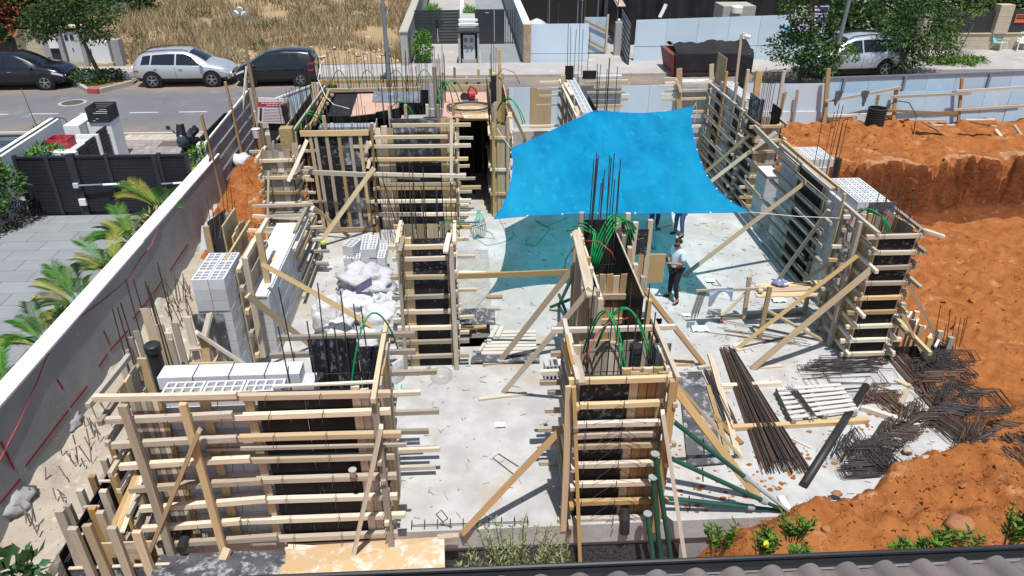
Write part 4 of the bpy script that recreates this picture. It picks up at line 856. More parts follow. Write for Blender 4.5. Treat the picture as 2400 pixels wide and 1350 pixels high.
# ---- L: left block pier, its form and the low wall behind it -----------------------------------
random.seed(100)
p1 = thing('block_wall', 'tall pier of double hollow blocks near the grey boundary wall', 'wall', (-5.1, 13.5, 0), 'hollow block walls')
for c in range(3):
    for i in range(2):
        for r in range(3):
            z = 2.60-.235*(r+1)
            if r == 0: blk(p1, (-5.27+i*.315, 12.98+c*.39, z), .385, .305, .23, BLW, 3, 2, rz=math.pi/2)
            elif c == 0: solid(p1, (-5.27+i*.315, 12.98, z), .305, .385, .23, BLK)
brickwall(p1, 'y', -5.43, .63, 13.18, 13.97, 0, 2.36, .385, .235, BLK); brickwall(p1, 'y', -5.43, .63, 12.80, 13.17, 0, 1.89, .385, .235, BLK)
brickwall(p1, 'y', -5.30, .50, 13.98, 14.5, 0, 2.0, .385, .235, BLK)
boxp(p1, 'plywood_panel', (-5.55, 12.74, .3), (-4.95, 12.76, 1.86), PBC)
fp = thing('wall_formwork', 'short form with thick round posts against the left block pier', 'formwork', (-4.7, 14, 0), 'timber wall formworks')
for (px, py) in ((560, 632), (568, 676), (580, 730), (590, 782), (603, 832)):
    p = X(px, py, -4.66); wale(fp, (p.x, p.y-.05, p.z), (p.x, p.y+2.2+R(-.3, .4), p.z), .12, .10, random.choice([WP, WN, WG])); wale(fp, (p.x-.35, p.y+.3, p.z+.02), (p.x-.35, p.y+2.3, p.z+.02), .12, .05, random.choice([WP, WN]))
planks_side(fp, -4.76, 13.4, 15.3, 0, 2.5, 7, [WN, WG, WP]); planks_side(fp, -5.1, 14.55, 15.5, .2, 2.7, 4, [WN, WP])
board(fp, 'strongback', X(606, 544, -4.5), X(660, 838, -4.5), .13, .10, WN, up=(0, -1, 0)); board(fp, 'strongback', X(574, 604, -4.52), X(618, 836, -4.52), .12, .09, WG, up=(0, -1, 0))
brace(fp, X(580, 692, -4.45), G(732, 812), .13, .06, WN, up=(0, -1, 1)); brace(fp, X(614, 618, -4.4), G(935, 800), .11, .055, WN, up=(0, -1, 1))
board(fp, 'post', X(533, 500, -5.4), X(560, 640, -5.4), .09, .07, WG, up=(0, -1, 0)); boxp(fp, 'sheathing_board', (-5.3, 14.6, 1.9), (-5.27, 15.6, 2.9), WN)
p2 = thing('block_wall', 'low grey block wall with a white screeded top behind the left pier', 'wall', (-4.7, 15.3, 0), 'hollow block walls')
brickwall(p2, 'y', -4.97, .60, 13.9, 17.6, 0, 1.56, .5, .22, BLK); boxp(p2, 'screed_top', (-4.99, 13.88, 1.562), (-4.40, 17.65, 1.60), WHITE)
fq = thing('wall_formwork', 'stack of short wales clamping the far end of the white-topped low wall', 'formwork', (-4.3, 17, 0), 'timber wall formworks')
for i, z in enumerate((1.9, 1.6, 1.25, .9, .55, .2)):
    wale(fq, (-4.25+R(-.03, .03), 16.2+R(-.2, .2), z), (-4.25, 18.6+R(-.4, .4), z), .10, .10, random.choice([WP, WG, WN])); wale(fq, (-5.3+R(-.3, .1), 17.9+R(-.1, .1), z+.1), (-4.1+R(0, .3), 17.9, z+.1), .09, .09, random.choice([WP, WG]))
# ---- M: trench form along the bottom left -------------------------------------------------------
random.seed(110)
ft = thing('trench_formwork', 'low trench form with stub posts and rebar ladder in the bottom left corner', 'formwork', (-6.2, 9, -.6), 'timber trench formworks')
Lp = [(255, 1022), (243, 1075), (215, 1115), (187, 1147), (158, 1183)]; Rp = [(296, 1063), (266, 1113), (242, 1150), (217, 1190), (235, 1200)]
m = MB()
for i, (px, py) in enumerate(Lp): p = G(px, py, .42); board(ft, 'post', (p.x, p.y, .42), (p.x, p.y, -.9), .11, .09, [WB, WP, WB, WP, WG][i], up=(0, -1, 0))
for i, (px, py) in enumerate(Rp): p = G(px, py, .42); board(ft, 'post', (p.x, p.y, .42), (p.x, p.y, -.9), .12, .09, [WN, WN, WP, WB, WN][i], up=(0, -1, 0))
xa, xb_ = G(215, 1115, .42).x+.10, G(266, 1113, .42).x-.10
for i in range(3): boxp(ft, 'plywood_panel', (xa-.02, 8.35+i*.95, -.9), (xa, 8.35+i*.95+.94, .2), PBD); boxp(ft, 'plywood_panel', (xb_, 8.35+i*.95, -.9), (xb_+.02, 8.35+i*.95+.94, .2), PBD)
for i in range(4): board(ft, 'spreader', (xa-.05, 8.7+i*.6, .24), (xb_+.05, 8.7+i*.6, .24), .05, .03, WP)
for x in (xa+.1, xb_-.1): rebar(ft, (x, 8.3, .08), (x, 11.2, .08), .009, bend=.01)
for i in range(13): rebar(ft, (xa+.08, 8.4+i*.2, .09), (xb_-.08, 8.4+i*.2+R(-.03, .03), .09), .006, name='stirrup', bend=0)
for k in range(3): board(ft, 'plank', G(258+14*k, 1248, .05), G(318+9*k, 1116, .05), .09, .03, [WB, WN, WP][k])
for i in range(2): boxp(ft, 'plywood_panel', (-6.25+i*.75, 8.08, -1.0), (-6.25+i*.75+.74, 8.10, .18), PBC)
boxp(ft, 'plywood_edge', (-6.25, 8.06, .18), (-4.75, 8.11, .20), WP); boxp(ft, 'end_board', (-6.0, 8.42, -.2), (-5.1, 8.45, .32), PO)
for px, py, l in ((170, 1237, 1.2), (205, 1230, 1.2), (262, 1235, .9), (320, 1245, .8)): p = Y(px, py, 8.0); board(ft, 'post', (p.x, 8.0, p.z), (p.x+.02, 8.0, -1.2), .13, .08, random.choice([WN, WP, WG]), up=(0, -1, 0))
board(ft, 'post', Y(140, 1195, 8.15), Y(200, 1350, 8.15), .13, .08, WG, up=(0, -1, 0))
boxp(ft, 'plywood_panel', (-7.0, 7.9, -1.3), (-6.3, 7.92, -.25), PBD); boxp(ft, 'plywood_panel', (-6.86, 7.95, -1.1), (-6.84, 10.9, -.28), PBD)
board(ft, 'cleat', (-6.75, 7.8, -.3), (-6.45, 8.2, .05), .03, .03, WP)
# corner column of boards, rebars and pipe behind the left end of the long form
fu = thing('column_formwork', 'open corner form of uneven upright boards round the rimmed black pipe', 'formwork', (-5.6, 10.4, 0), 'timber column formworks')
for px, pt, y, w, mt in ((340, 722, 11.2, .17, WN), (373, 760, 11.2, .15, WN), (393, 780, 11.0, .13, WP), (408, 755, 11.3, .12, WG), (437, 742, 11.8, .13, WP), (398, 795, 10.6, .08, WP), (295, 820, 10.2, .10, WG), (303, 790, 10.5, .12, WG), (320, 775, 10.8, .10, WG), (333, 840, 9.7, .14, WN), (287, 850, 9.6, .10, WG)):
    p = Y(px, pt, y); board(fu, 'board', p, (p.x+.03, y, -.2), w, .04, mt, up=(0, -1, 0))
for z in (.4, .8, 1.2, 1.6): board(fu, 'wale', (-5.5, 11.35, z), (-4.4, 11.35, z), .06, .10, WN)
pts = [(Y(px, py, y).x, y) for px, py, y in ((272, 760, 10.2), (283, 735, 10.5), (300, 718, 10.8), (306, 688, 11.0), (320, 680, 11.2), (345, 680, 11.2), (380, 690, 11.4), (362, 705, 11.2), (388, 760, 11.0))]
cage('rebar_cage', 'fan of dark rebars in the open corner form beside the boundary wall', pts, None, -.2, (3.3, 3.7), tiez=(1.0, 1.4))
p = Y(352, 806, 10.3); m = MB(); m.lathe((p.x+.02, 10.3, -.2), [(.11, 0), (.11, p.z+.05), (.13, p.z+.06), (.13, p.z+.18), (.11, p.z+.2), (.02, p.z+.19)], 18); tag(m.build('drain_pipe', BLKP), 'thick black pipe with a rimmed cap standing among the rebars in the open corner form', 'pipe')
fv = thing('trench_formwork', 'small timber frame with a slanting plank before the left block pier', 'formwork', (-4.9, 11.5, 0), 'timber trench formworks')
board(fv, 'post', Y(478, 790, 11.6), Y(487, 850, 11.6), .15, .1, WN, up=(0, -1, 0)); board(fv, 'plank', Y(460, 778, 11.5), G(578, 858, 1.2), .14, .05, WP); board(fv, 'plank', Y(492, 735, 12.2), Y(476, 800, 11.5), .12, .05, WP, up=(0, -1, 0))
board(fv, 'rail', G(430, 860, 1.3), G(465, 805, 1.5), .12, .10, WP); board(fv, 'rail', G(445, 818, 1.7), G(482, 815, 1.7), .11, .04, WP); board(fv, 'rail', G(498, 860, 1.1), G(520, 830, 1.1), .12, .05, WB)
# ================================================================ STREET, NEIGHBOURS, PLANTS
random.seed(200)
def leaf_mat(name, a, b, rough=.6):
    m = M(name, a, b, scale=1.1, rough=rough, spec=.25, detail=3); return m
L1 = leaf_mat('leaf_dark', (.018, .048, .012), (.032, .075, .018)); L2 = leaf_mat('leaf_mid', (.045, .095, .022), (.07, .13, .03)); L3 = leaf_mat('leaf_light', (.11, .17, .035), (.15, .20, .05))
LR = leaf_mat('leaf_red', (.20, .04, .02), (.30, .08, .03)); LY = leaf_mat('leaf_yellow', (.30, .34, .03), (.24, .36, .04)); LG = leaf_mat('leaf_bright', (.07, .22, .02), (.12, .27, .03))
LO = leaf_mat('leaf_olive', (.24, .28, .14), (.34, .36, .20)); LP = leaf_mat('leaf_purple', (.035, .018, .02), (.06, .03, .028)); LB = leaf_mat('leaf_brown', (.16, .11, .045), (.22, .16, .06))
BARK = M('bark', (.16, .12, .085), (.10, .075, .055), scale=5, stretch=(1, 1, .3), rough=.95, bump=.6)
class Fol:
    def __init__(s): s.v = []; s.f = []; s.mi = []
    def leaf(s, p, d, n, L, w, mi):
        """pointed leaf from p along d, normal n"""
        k = len(s.v); sd = d.cross(n); q = p+d*L*.45
        s.v += [p, q+sd*w*.5+n*L*.04, p+d*L-n*L*.08, q-sd*w*.5+n*L*.04]; s.f.append((k, k+1, k+2, k+3)); s.mi.append(mi)
    def cloud(s, c, r, n, L, w, mis, shell=.55, flat=1.0, drop=0):
        c = Vector(c); r = Vector(r) if not isinstance(r, (int, float)) else Vector((r, r, r))
        for i in range(n):
            d = Vector((random.gauss(0, 1), random.gauss(0, 1), random.gauss(0, 1))).normalized(); t = shell+(1-shell)*random.random()**.7
            t *= 1+.16*random.uniform(-1, 1)
            p = c+Vector((d.x*r.x, d.y*r.y, d.z*r.z))*t
            o = (d*.8+Vector((R(-1, 1), R(-1, 1), R(-.6, .6)-drop))).normalized(); nn = o.cross(Vector((R(-1, 1), R(-1, 1), R(-1, 1)))).normalized()
            k = L*R(.7, 1.3); s.leaf(p, o, nn, k, w*k/L, random.choice(mis))
    def build(s, name, mats, par):
        inv = wm(par).inverted() if par else Matrix()
        me = mesh(name, [inv @ v for v in s.v], s.f, mats); me.polygons.foreach_set('material_index', s.mi)
        o = bpy.data.objects.new(name, me); COL.objects.link(o); o.parent = par; return o
def plant(name, label, cat, loc, clouds, mats, L, w, trunk=None, group=None, tr=.07, limbs=True, drop=0, shell=.5):
    t = thing(name, label, cat, loc, group); f = Fol()
    for (c, r, n, mis) in clouds: f.cloud(c, r, n, L, w, mis, drop=drop, shell=shell)
    if trunk:
        m = MB(); m.tube(trunk, tr, 8, r1=tr*.55)
        if limbs:
            for (c, r, n, mis) in clouds:
                a = Vector(trunk[-1]).lerp(Vector(trunk[-2]), R(0, .6)); m.tube([a, a.lerp(Vector(c), .5)+Vector((R(-.1, .1), R(-.1, .1), .1)), Vector(c)], tr*.45, 5, r1=.012)
        m.build('trunk', BARK, t)
    f.build('crown' if trunk else 'foliage', mats, t); return t
# ---- far ground ------------------------------------------------------------------------------
DRY = M('dry_ground', (.36, .27, .16), (.27, .19, .10), scale=.5, c3=(.42, .24, .12), t3=.56, s3=.6, rough=.97, bump=.8, bs=8, detail=12)
m = MB()
def field(u, v): x = -60+u*57.0; y = 39.1+v*60; return (x, y, RZ+.05+.35*smooth(40, 44, y)*(.4+fbm(x, y, .35, 4, 21))+.012*(y-39))
m.grid(field, 110, 110); tag(m.build('dry_field', DRY, smooth=True), kind='structure')
m = MB(); m.box((-2.9, 39.1, -.3), (100, 120, RZ+.03)); tag(m.build('far_paving', SIDE), kind='structure')
# dry grass
st = [M('straw', (.42, .335, .20), (.33, .255, .145), scale=1.5, rough=.9), M('straw_dark', (.27, .20, .10), (.20, .15, .075), scale=1.5, rough=.9), M('straw_green', (.16, .17, .06), (.22, .20, .08), scale=1.5, rough=.9), M('straw_pale', (.50, .42, .28), (.42, .35, .22), scale=1.5, rough=.9)]
V_, F_, I_ = [], [], []
rr = random.Random(5)
for i in range(34000):
    y = 39.6+26*rr.random()**1.25; x = rr.uniform(-19.5-(y-39)*.35, -3.4)
    d = fbm(x, y, .28, 3, 30)
    if y < 40.8 and d < .1: continue
    if d < -.20: continue
    z = field((x+60)/57, (y-39.1)/60)[2]; h = rr.uniform(.25, .7)*(1+.8*max(0, d)); a = rr.uniform(0, 6.28); w = .022+.0009*(y-39); lx, ly = rr.uniform(-.5, .5)*h, rr.uniform(-.5, .5)*h
    k = len(V_); V_ += [(x-w*math.cos(a), y-w*math.sin(a), z-.05), (x+w*math.cos(a), y+w*math.sin(a), z-.05), (x+lx, y+ly, z+h)]; F_.append((k, k+1, k+2))
    I_.append(2 if d > .38 and rr.random() < .5 else rr.choice((0, 0, 1, 3, 0, 1)))
me = mesh('dry_grass', V_, F_, st); me.polygons.foreach_set('material_index', I_); o = bpy.data.objects.new('dry_grass', me); COL.objects.link(o); tag(o, 'dry straw-coloured grass and weeds covering the empty lot', 'dry grass', kind='stuff')
for i, (px, py, s, lb) in enumerate(((795, 82, .75, 'big pale boulder in the dry grass by the lamp post'), (812, 108, .5, 'smaller tan boulder below the big one in the dry grass'), (862, 92, .35, 'low rock at the lamp post foot side of the dry lot'), (258, 140, .55, 'tan limestone rock beside the utility cabinets'), (245, 150, .35, 'small limestone rock nearest the white cabinet'))):
    p = G(px, py, .95); m = MB(); rr = random.Random(i)
    m.grid(lambda u, v: p+Vector((math.cos(u*6.2832)*math.sin(v*3.1416)*s*1.2, math.sin(u*6.2832)*math.sin(v*3.1416)*s, math.cos(v*3.1416)*s*.6))*(1+.28*noise.noise((math.cos(u*6.2832)*1.7+i*3, math.sin(u*6.2832)*1.7, v*4))), 14, 9)
    tag(m.build('rock', M('limestone%d' % i, (.50, .38, .24), (.38, .27, .17), scale=3, rough=.95, bump=.5)), lb, 'rock', 'rocks on the empty lot')
m = MB(); rr = random.Random(8)
for i in range(90):
    x = rr.uniform(-17, -3.5); y = rr.uniform(39.2, 42.5); s = rr.uniform(.04, .16); z = field((x+60)/57, (y-39.1)/60)[2]+.05
    m.poly([(x+s*math.cos(k)*rr.uniform(.5, 1.2), y+s*math.sin(k)*rr.uniform(.5, 1.2), z+rr.uniform(0, .14)) for k in (0, 1.3, 2.6, 3.9, 5.2)])
tag(m.build('litter', M('paper_litter', (.62, .60, .57), (.50, .46, .42), scale=6)), 'scraps of paper and rubbish along the edge of the dry lot', 'litter', kind='stuff')
m = MB(); rr = random.Random(9)
# ---- trees and bushes ------------------------------------------------------------------------
tp = G(243, 194, RZ+.1)
plant('street_tree', 'leaning street tree with loose feathery crown, left of the silver car', 'tree', tp,
      [(tp+Vector((-.9, .1, 3.6)), (1.3, 1.2, 1.0), 1500, [0, 0, 1]), (tp+Vector((-1.9, .2, 2.8)), (1.1, .9, .6), 1100, [0, 1, 1]), (tp+Vector((.35, .1, 3.1)), (1.25, 1.0, .75), 1300, [0, 0, 1]), (tp+Vector((-.5, .3, 4.6)), (1.0, 1.0, .7), 900, [0, 1, 2]), (tp+Vector((.2, -.2, 2.25)), (.9, .6, .45), 500, [0, 1]), (tp+Vector((-2.3, .3, 2.2)), (.7, .6, .4), 500, [1, 2, 1])],
      [L1, L2, L3], .17, .07, [tp, tp+Vector((-.25, .05, 1.0)), tp+Vector((-.55, .1, 2.3)), tp+Vector((-.6, .1, 3.4))], tr=.11, drop=.2, shell=.25)
p = Vector((-22.9, 40.9, 1))
plant('bush', 'big shrub with red, rust and green leaves above the wall in the top left corner', 'bush', p, [(p+Vector((-1.5, 0, 1.6)), (1.8, 1.3, 1.3), 900, [0, 0, 3, 1]), (p+Vector((.2, -.2, 1.8)), (1.5, 1.3, 1.4), 900, [0, 0, 3, 1]), (p+Vector((1.6, .0, 2.0)), (1.2, 1.1, 1.5), 800, [1, 3, 0]), (p+Vector((-.5, .6, 3.0)), (2.2, 1.4, 1.2), 900, [0, 3, 1, 2]), (p+Vector((-2.6, .3, 2.6)), (1.2, 1.2, 1.2), 500, [0, 0, 1])], [LR, L2, L3, L1], .42, .17, shell=.4)
p = Vector((-22.6, 45.0, 1)); plant('bush', 'yellow-green bush showing over the red shrub at the top left', 'bush', p, [(p+Vector((0, 0, 1.6)), (1.2, 1, 1.2), 500, [0, 1])], [LY, LG], .4, .18)
for px, py, s, lb in ((150, 8, 2.4, 'dark tree mass behind the street tree at the top left'), (215, 18, 2.2, 'dark bush at the far edge of the dry lot near the concrete block'), (320, 14, 1.7, 'dark round bush at the top of the dry lot')):
    p = G(px, py+18, 1.0); plant('bush', lb, 'bush', p, [(p+Vector((R(-1, 1), R(-.5, .5), s*R(.3, .9))), s*R(.5, .8), 420, [0, 0, 1]) for _ in range(4)], [L1, L2], .34, .14, group='bushes round the dry lot')
for (px, py, s), lb in zip(((470, 30, .8), (585, 40, .7), (640, 60, .8), (700, 25, .8), (610, 105, .6), (430, 60, .6), (770, 20, .9), (860, 30, .8), (330, 90, .6)), ('above the silver car bonnet', 'beside the head of the timber pole', 'right of the timber pole, mid slope', 'left of the big boulder', 'just behind the black hatchback', 'above the silver car roof', 'above the big boulder', 'left of the lamp post', 'at the left end, by the street tree')):
    p = G(px, py+14, 1.0); plant('weed_bush', 'scrubby weed bush in the dry grass '+lb, 'bush', p, [(p+Vector((0, 0, s*.4)), (s, s*.8, s*.55), 240, [0, 1, 2])], [LB, L2, leaf_mat('leaf_sage', (.13, .14, .06), (.18, .17, .08))], .2, .05, group='weed bushes in the dry lot', shell=.2)
p = G(215, 196, RZ+.1); plant('ground_shrub', 'dark glossy low shrub left of the leaning street tree trunk', 'bush', p, [(p+Vector((-.1, 0, .3)), (.85, .5, .38), 700, [0, 0, 1])], [L1, L2], .14, .08)
p = G(262, 188, RZ+.1); plant('ground_shrub', 'smaller dark low shrub right of the leaning street tree trunk', 'bush', p, [(p+Vector((0, 0, .22)), (.65, .45, .28), 450, [0, 0, 1])], [L1, L2], .14, .08)
# right-hand street trees
p = Vector((15.6, 34.4, RZ))
plant('street_tree', 'dense green street tree in front of the long hoarding, left of the silver car', 'tree', p,
      [(p+Vector((-.7, 0, 4.3)), (.9, .8, .8), 504, [0, 1, 1]), (p+Vector((.35, .3, 4.6)), (.9, .8, .9), 576, [0, 1, 1]), (p+Vector((-.9, -.2, 3.4)), (.8, .7, .5), 360, [0, 1, 2]), (p+Vector((-.5, -.3, 1.7)), (1.5, 1.1, .75), 1080, [0, 0, 1, 1]), (p+Vector((.5, -.3, 1.0)), (1.2, .9, .7), 720, [0, 0, 1]), (p+Vector((-.1, .2, 2.4)), (1.0, .9, .6), 648, [0, 1]), (p+Vector((1.6, -.1, 1.5)), (1.0, .7, .45), 432, [1, 2, 1]), (p+Vector((.9, .1, 2.9)), (.5, .5, .4), 187, [0, 1])],
      [L1, L2, L3], .19, .09, [p, p+Vector((.0, 0, 1.2)), p+Vector((.1, 0, 2.5)), p+Vector((0, .1, 3.9))], tr=.10, shell=.3)
p = Vector((21.2, 35.6, RZ))
plant('street_tree', 'wide bushy street tree on the right, covering the rear of the silver car', 'tree', p,
      [(p+Vector((.2, 0, 2.4)), (1.6, 1.2, 1.2), 1296, [0, 1, 1]), (p+Vector((-.9, -.1, 1.9)), (1.0, .8, .7), 576, [0, 1, 1]), (p+Vector((1.3, -.1, 1.6)), (1.3, 1.0, .9), 864, [0, 1, 2]), (p+Vector((0, 0, .9)), (1.0, .8, .6), 576, [0, 0, 1]), (p+Vector((.4, .2, 3.5)), (1.5, 1.1, .7), 864, [0, 1, 1]), (p+Vector((1.9, 0, 2.7)), (.8, .7, .6), 360, [1, 2, 1])],
      [L1, L2, L3], .19, .07, [p, p+Vector((0, 0, 1.0)), p+Vector((.1, 0, 2.0))], tr=.11, shell=.3, drop=.2)
for i, (px, py, dz, s, lb) in enumerate(((2010, 70, 1.2, 2.0, 'ivy-dark shrub behind the silver car roof, next to the lamp post'), (2120, 55, 1.6, 2.3, 'dark tangled hedge bush at the top right, behind the wide street tree'), (2230, 70, 1.5, 2.2, 'hedge tree over the black fence panel, left of the stone pillar'), (2330, 55, 1.8, 2.3, 'bright green bush at the top right over the stone pillar'), (2400, 60, 1.6, 2.2, 'bush in the very top right corner behind the red notice'), (2180, 20, 2.4, 2.6, 'tall tree mass at the top edge, right of the lamp post'), (2310, 10, 2.6, 2.6, 'tall green tree mass in the top right corner'), (1960, 30, 1.9, 1.6, 'green tree peeking out left of the lamp post top'))):
    p = G(px, py+45, RZ)+Vector((0, 1.8, 0)); mm = [1, 1, 2, 0] if i in (3, 6) else [0, 0, 1]
    plant('hedge_bush', lb, 'bush', p, [(p+Vector((R(-1, 1)*s*.6, R(-.5, .5), dz+R(-.6, .8)*s*.5)), s*R(.5, .75), 480, mm) for _ in range(5)], [L1, L2, LG], .30, .13, group='hedge along the stone wall', shell=.4)
p = G(2205, 120, RZ); plant('hedge_bush', 'bright climbing shrub on the left end of the low stone wall', 'bush', p, [(p+Vector((-.3, .0, .9)), (.9, .6, .9), 900, [0, 0, 1])], [LG, L2], .2, .1, group='hedge along the stone wall')
p = G(2240, 138, RZ+.1); plant('young_tree', 'thin young tree with sparse crown rising from the green planting bed at the right', 'tree', p, [(p+Vector((1.15, .4, 3.1)), (.8, .5, .45), 160, [0, 1]), (p+Vector((.6, .2, 2.3)), (.5, .4, .25), 90, [1, 1]), (p+Vector((1.6, .4, 4.0)), (.8, .5, .5), 150, [0, 1])], [L2, L3], .16, .07, [p, p+Vector((.35, .1, 1.2)), p+Vector((.8, .2, 2.6)), p+Vector((1.3, .3, 4.0))], tr=.04, shell=.1)
p = G(2225, 150, RZ+.1); f = plant('ground_cover', 'bright green ground cover plants in the planting bed on the right pavement', 'plants', p, [(p+Vector((dx, dy, .1)), (.9, .6, .25), 420, [0, 0, 1, 2]) for dx, dy in ((-1.2, .1), (-.3, .2), (.6, .1), (1.2, .2), (.2, -.3))], [L2, LG, LY], .16, .08)
# ---- left street wall and cabinets ---------------------------------------------------------------
STN = M('limestone_wall', (.50, .43, .32), (.42, .36, .26), scale=1.5, rough=.9, bump=.3)
wl_ = thing('garden_wall', 'cream stone wall with a dark slatted screen under the red shrub', 'wall', (-23, 40, RZ))
for i in range(4): boxp(wl_, 'stone_course', (-22.6, 39.7, RZ+i*.45), (-21.35, 39.95, RZ+i*.45+.44), STN)
boxp(wl_, 'dark_screen', (-29, 39.9, RZ), (-22.62, 39.96, RZ+1.9), DARK); boxp(wl_, 'grey_pillar', (-21.34, 39.6, RZ), (-21.0, 39.95, RZ+1.9), CONE)
uc = thing('meter_cabinet', 'grey meter cabinet between two concrete posts, two small dark windows on its door', 'cabinet', (-20, 39.5, RZ))
CAB = M('cabinet_grey', (.52, .54, .55), (.47, .49, .50), scale=2, rough=.6)
boxp(uc, 'door', (-20.1, 39.42, RZ+.3), (-19.35, 39.5, RZ+1.75), CAB)
for dx in (-.62, -.35): boxp(uc, 'window', (-19.35+dx-.08, 39.40, RZ+1.35), (-19.35+dx+.09, 39.418, RZ+1.6), DARK)
boxp(uc, 'base', (-20.15, 39.40, RZ), (-19.3, 39.8, RZ+.29), STN); boxp(uc, 'handle', (-19.8, 39.395, RZ+.8), (-19.76, 39.418, RZ+.98), DARK)
for x in (-20.3, -19.25): boxp(uc, 'post', (x-.1, 39.32, RZ), (x+.1, 39.9, RZ+1.95), CONE)
boxp(uc, 'cap', (-20.0, 39.3, RZ+1.955), (-19.1, 39.95, RZ+2.03), STN); boxp(uc, 'white_panel', (-20.95, 39.5, RZ+.95), (-20.42, 39.55, RZ+1.6), WHITE); boxp(uc, 'slat_gate', (-20.95, 39.6, RZ), (-20.42, 39.65, RZ+.93), DARK)
uw = thing('utility_cabinet', 'white street utility cabinet on a stone base right behind the leaning tree trunk', 'cabinet', (-18.6, 39.4, RZ))
boxp(uw, 'body', (-19.0, 39.3, RZ+.25), (-18.0, 39.75, RZ+1.3), M('cabinet_white', (.70, .71, .72), (.62, .63, .64), scale=2, rough=.5)); boxp(uw, 'base', (-19.05, 39.28, RZ), (-17.95, 39.8, RZ+.245), STN)
boxp(uw, 'handle', (-18.9, 39.275, RZ+.7), (-18.86, 39.299, RZ+.95), DARK); boxp(uw, 'side_pillar', (-17.9, 39.4, RZ), (-17.5, 39.9, RZ+1.35), CONE)
bl = thing('concrete_block', 'pale concrete slab lying at the far end of the dry lot', 'block', (-20, 55, 1)); p = G(282, 22, 1.4); board(bl, 'slab', p+Vector((-1.1, 0, 0)), p+Vector((1.1, .5, .35)), 1.2, .5, CONE)
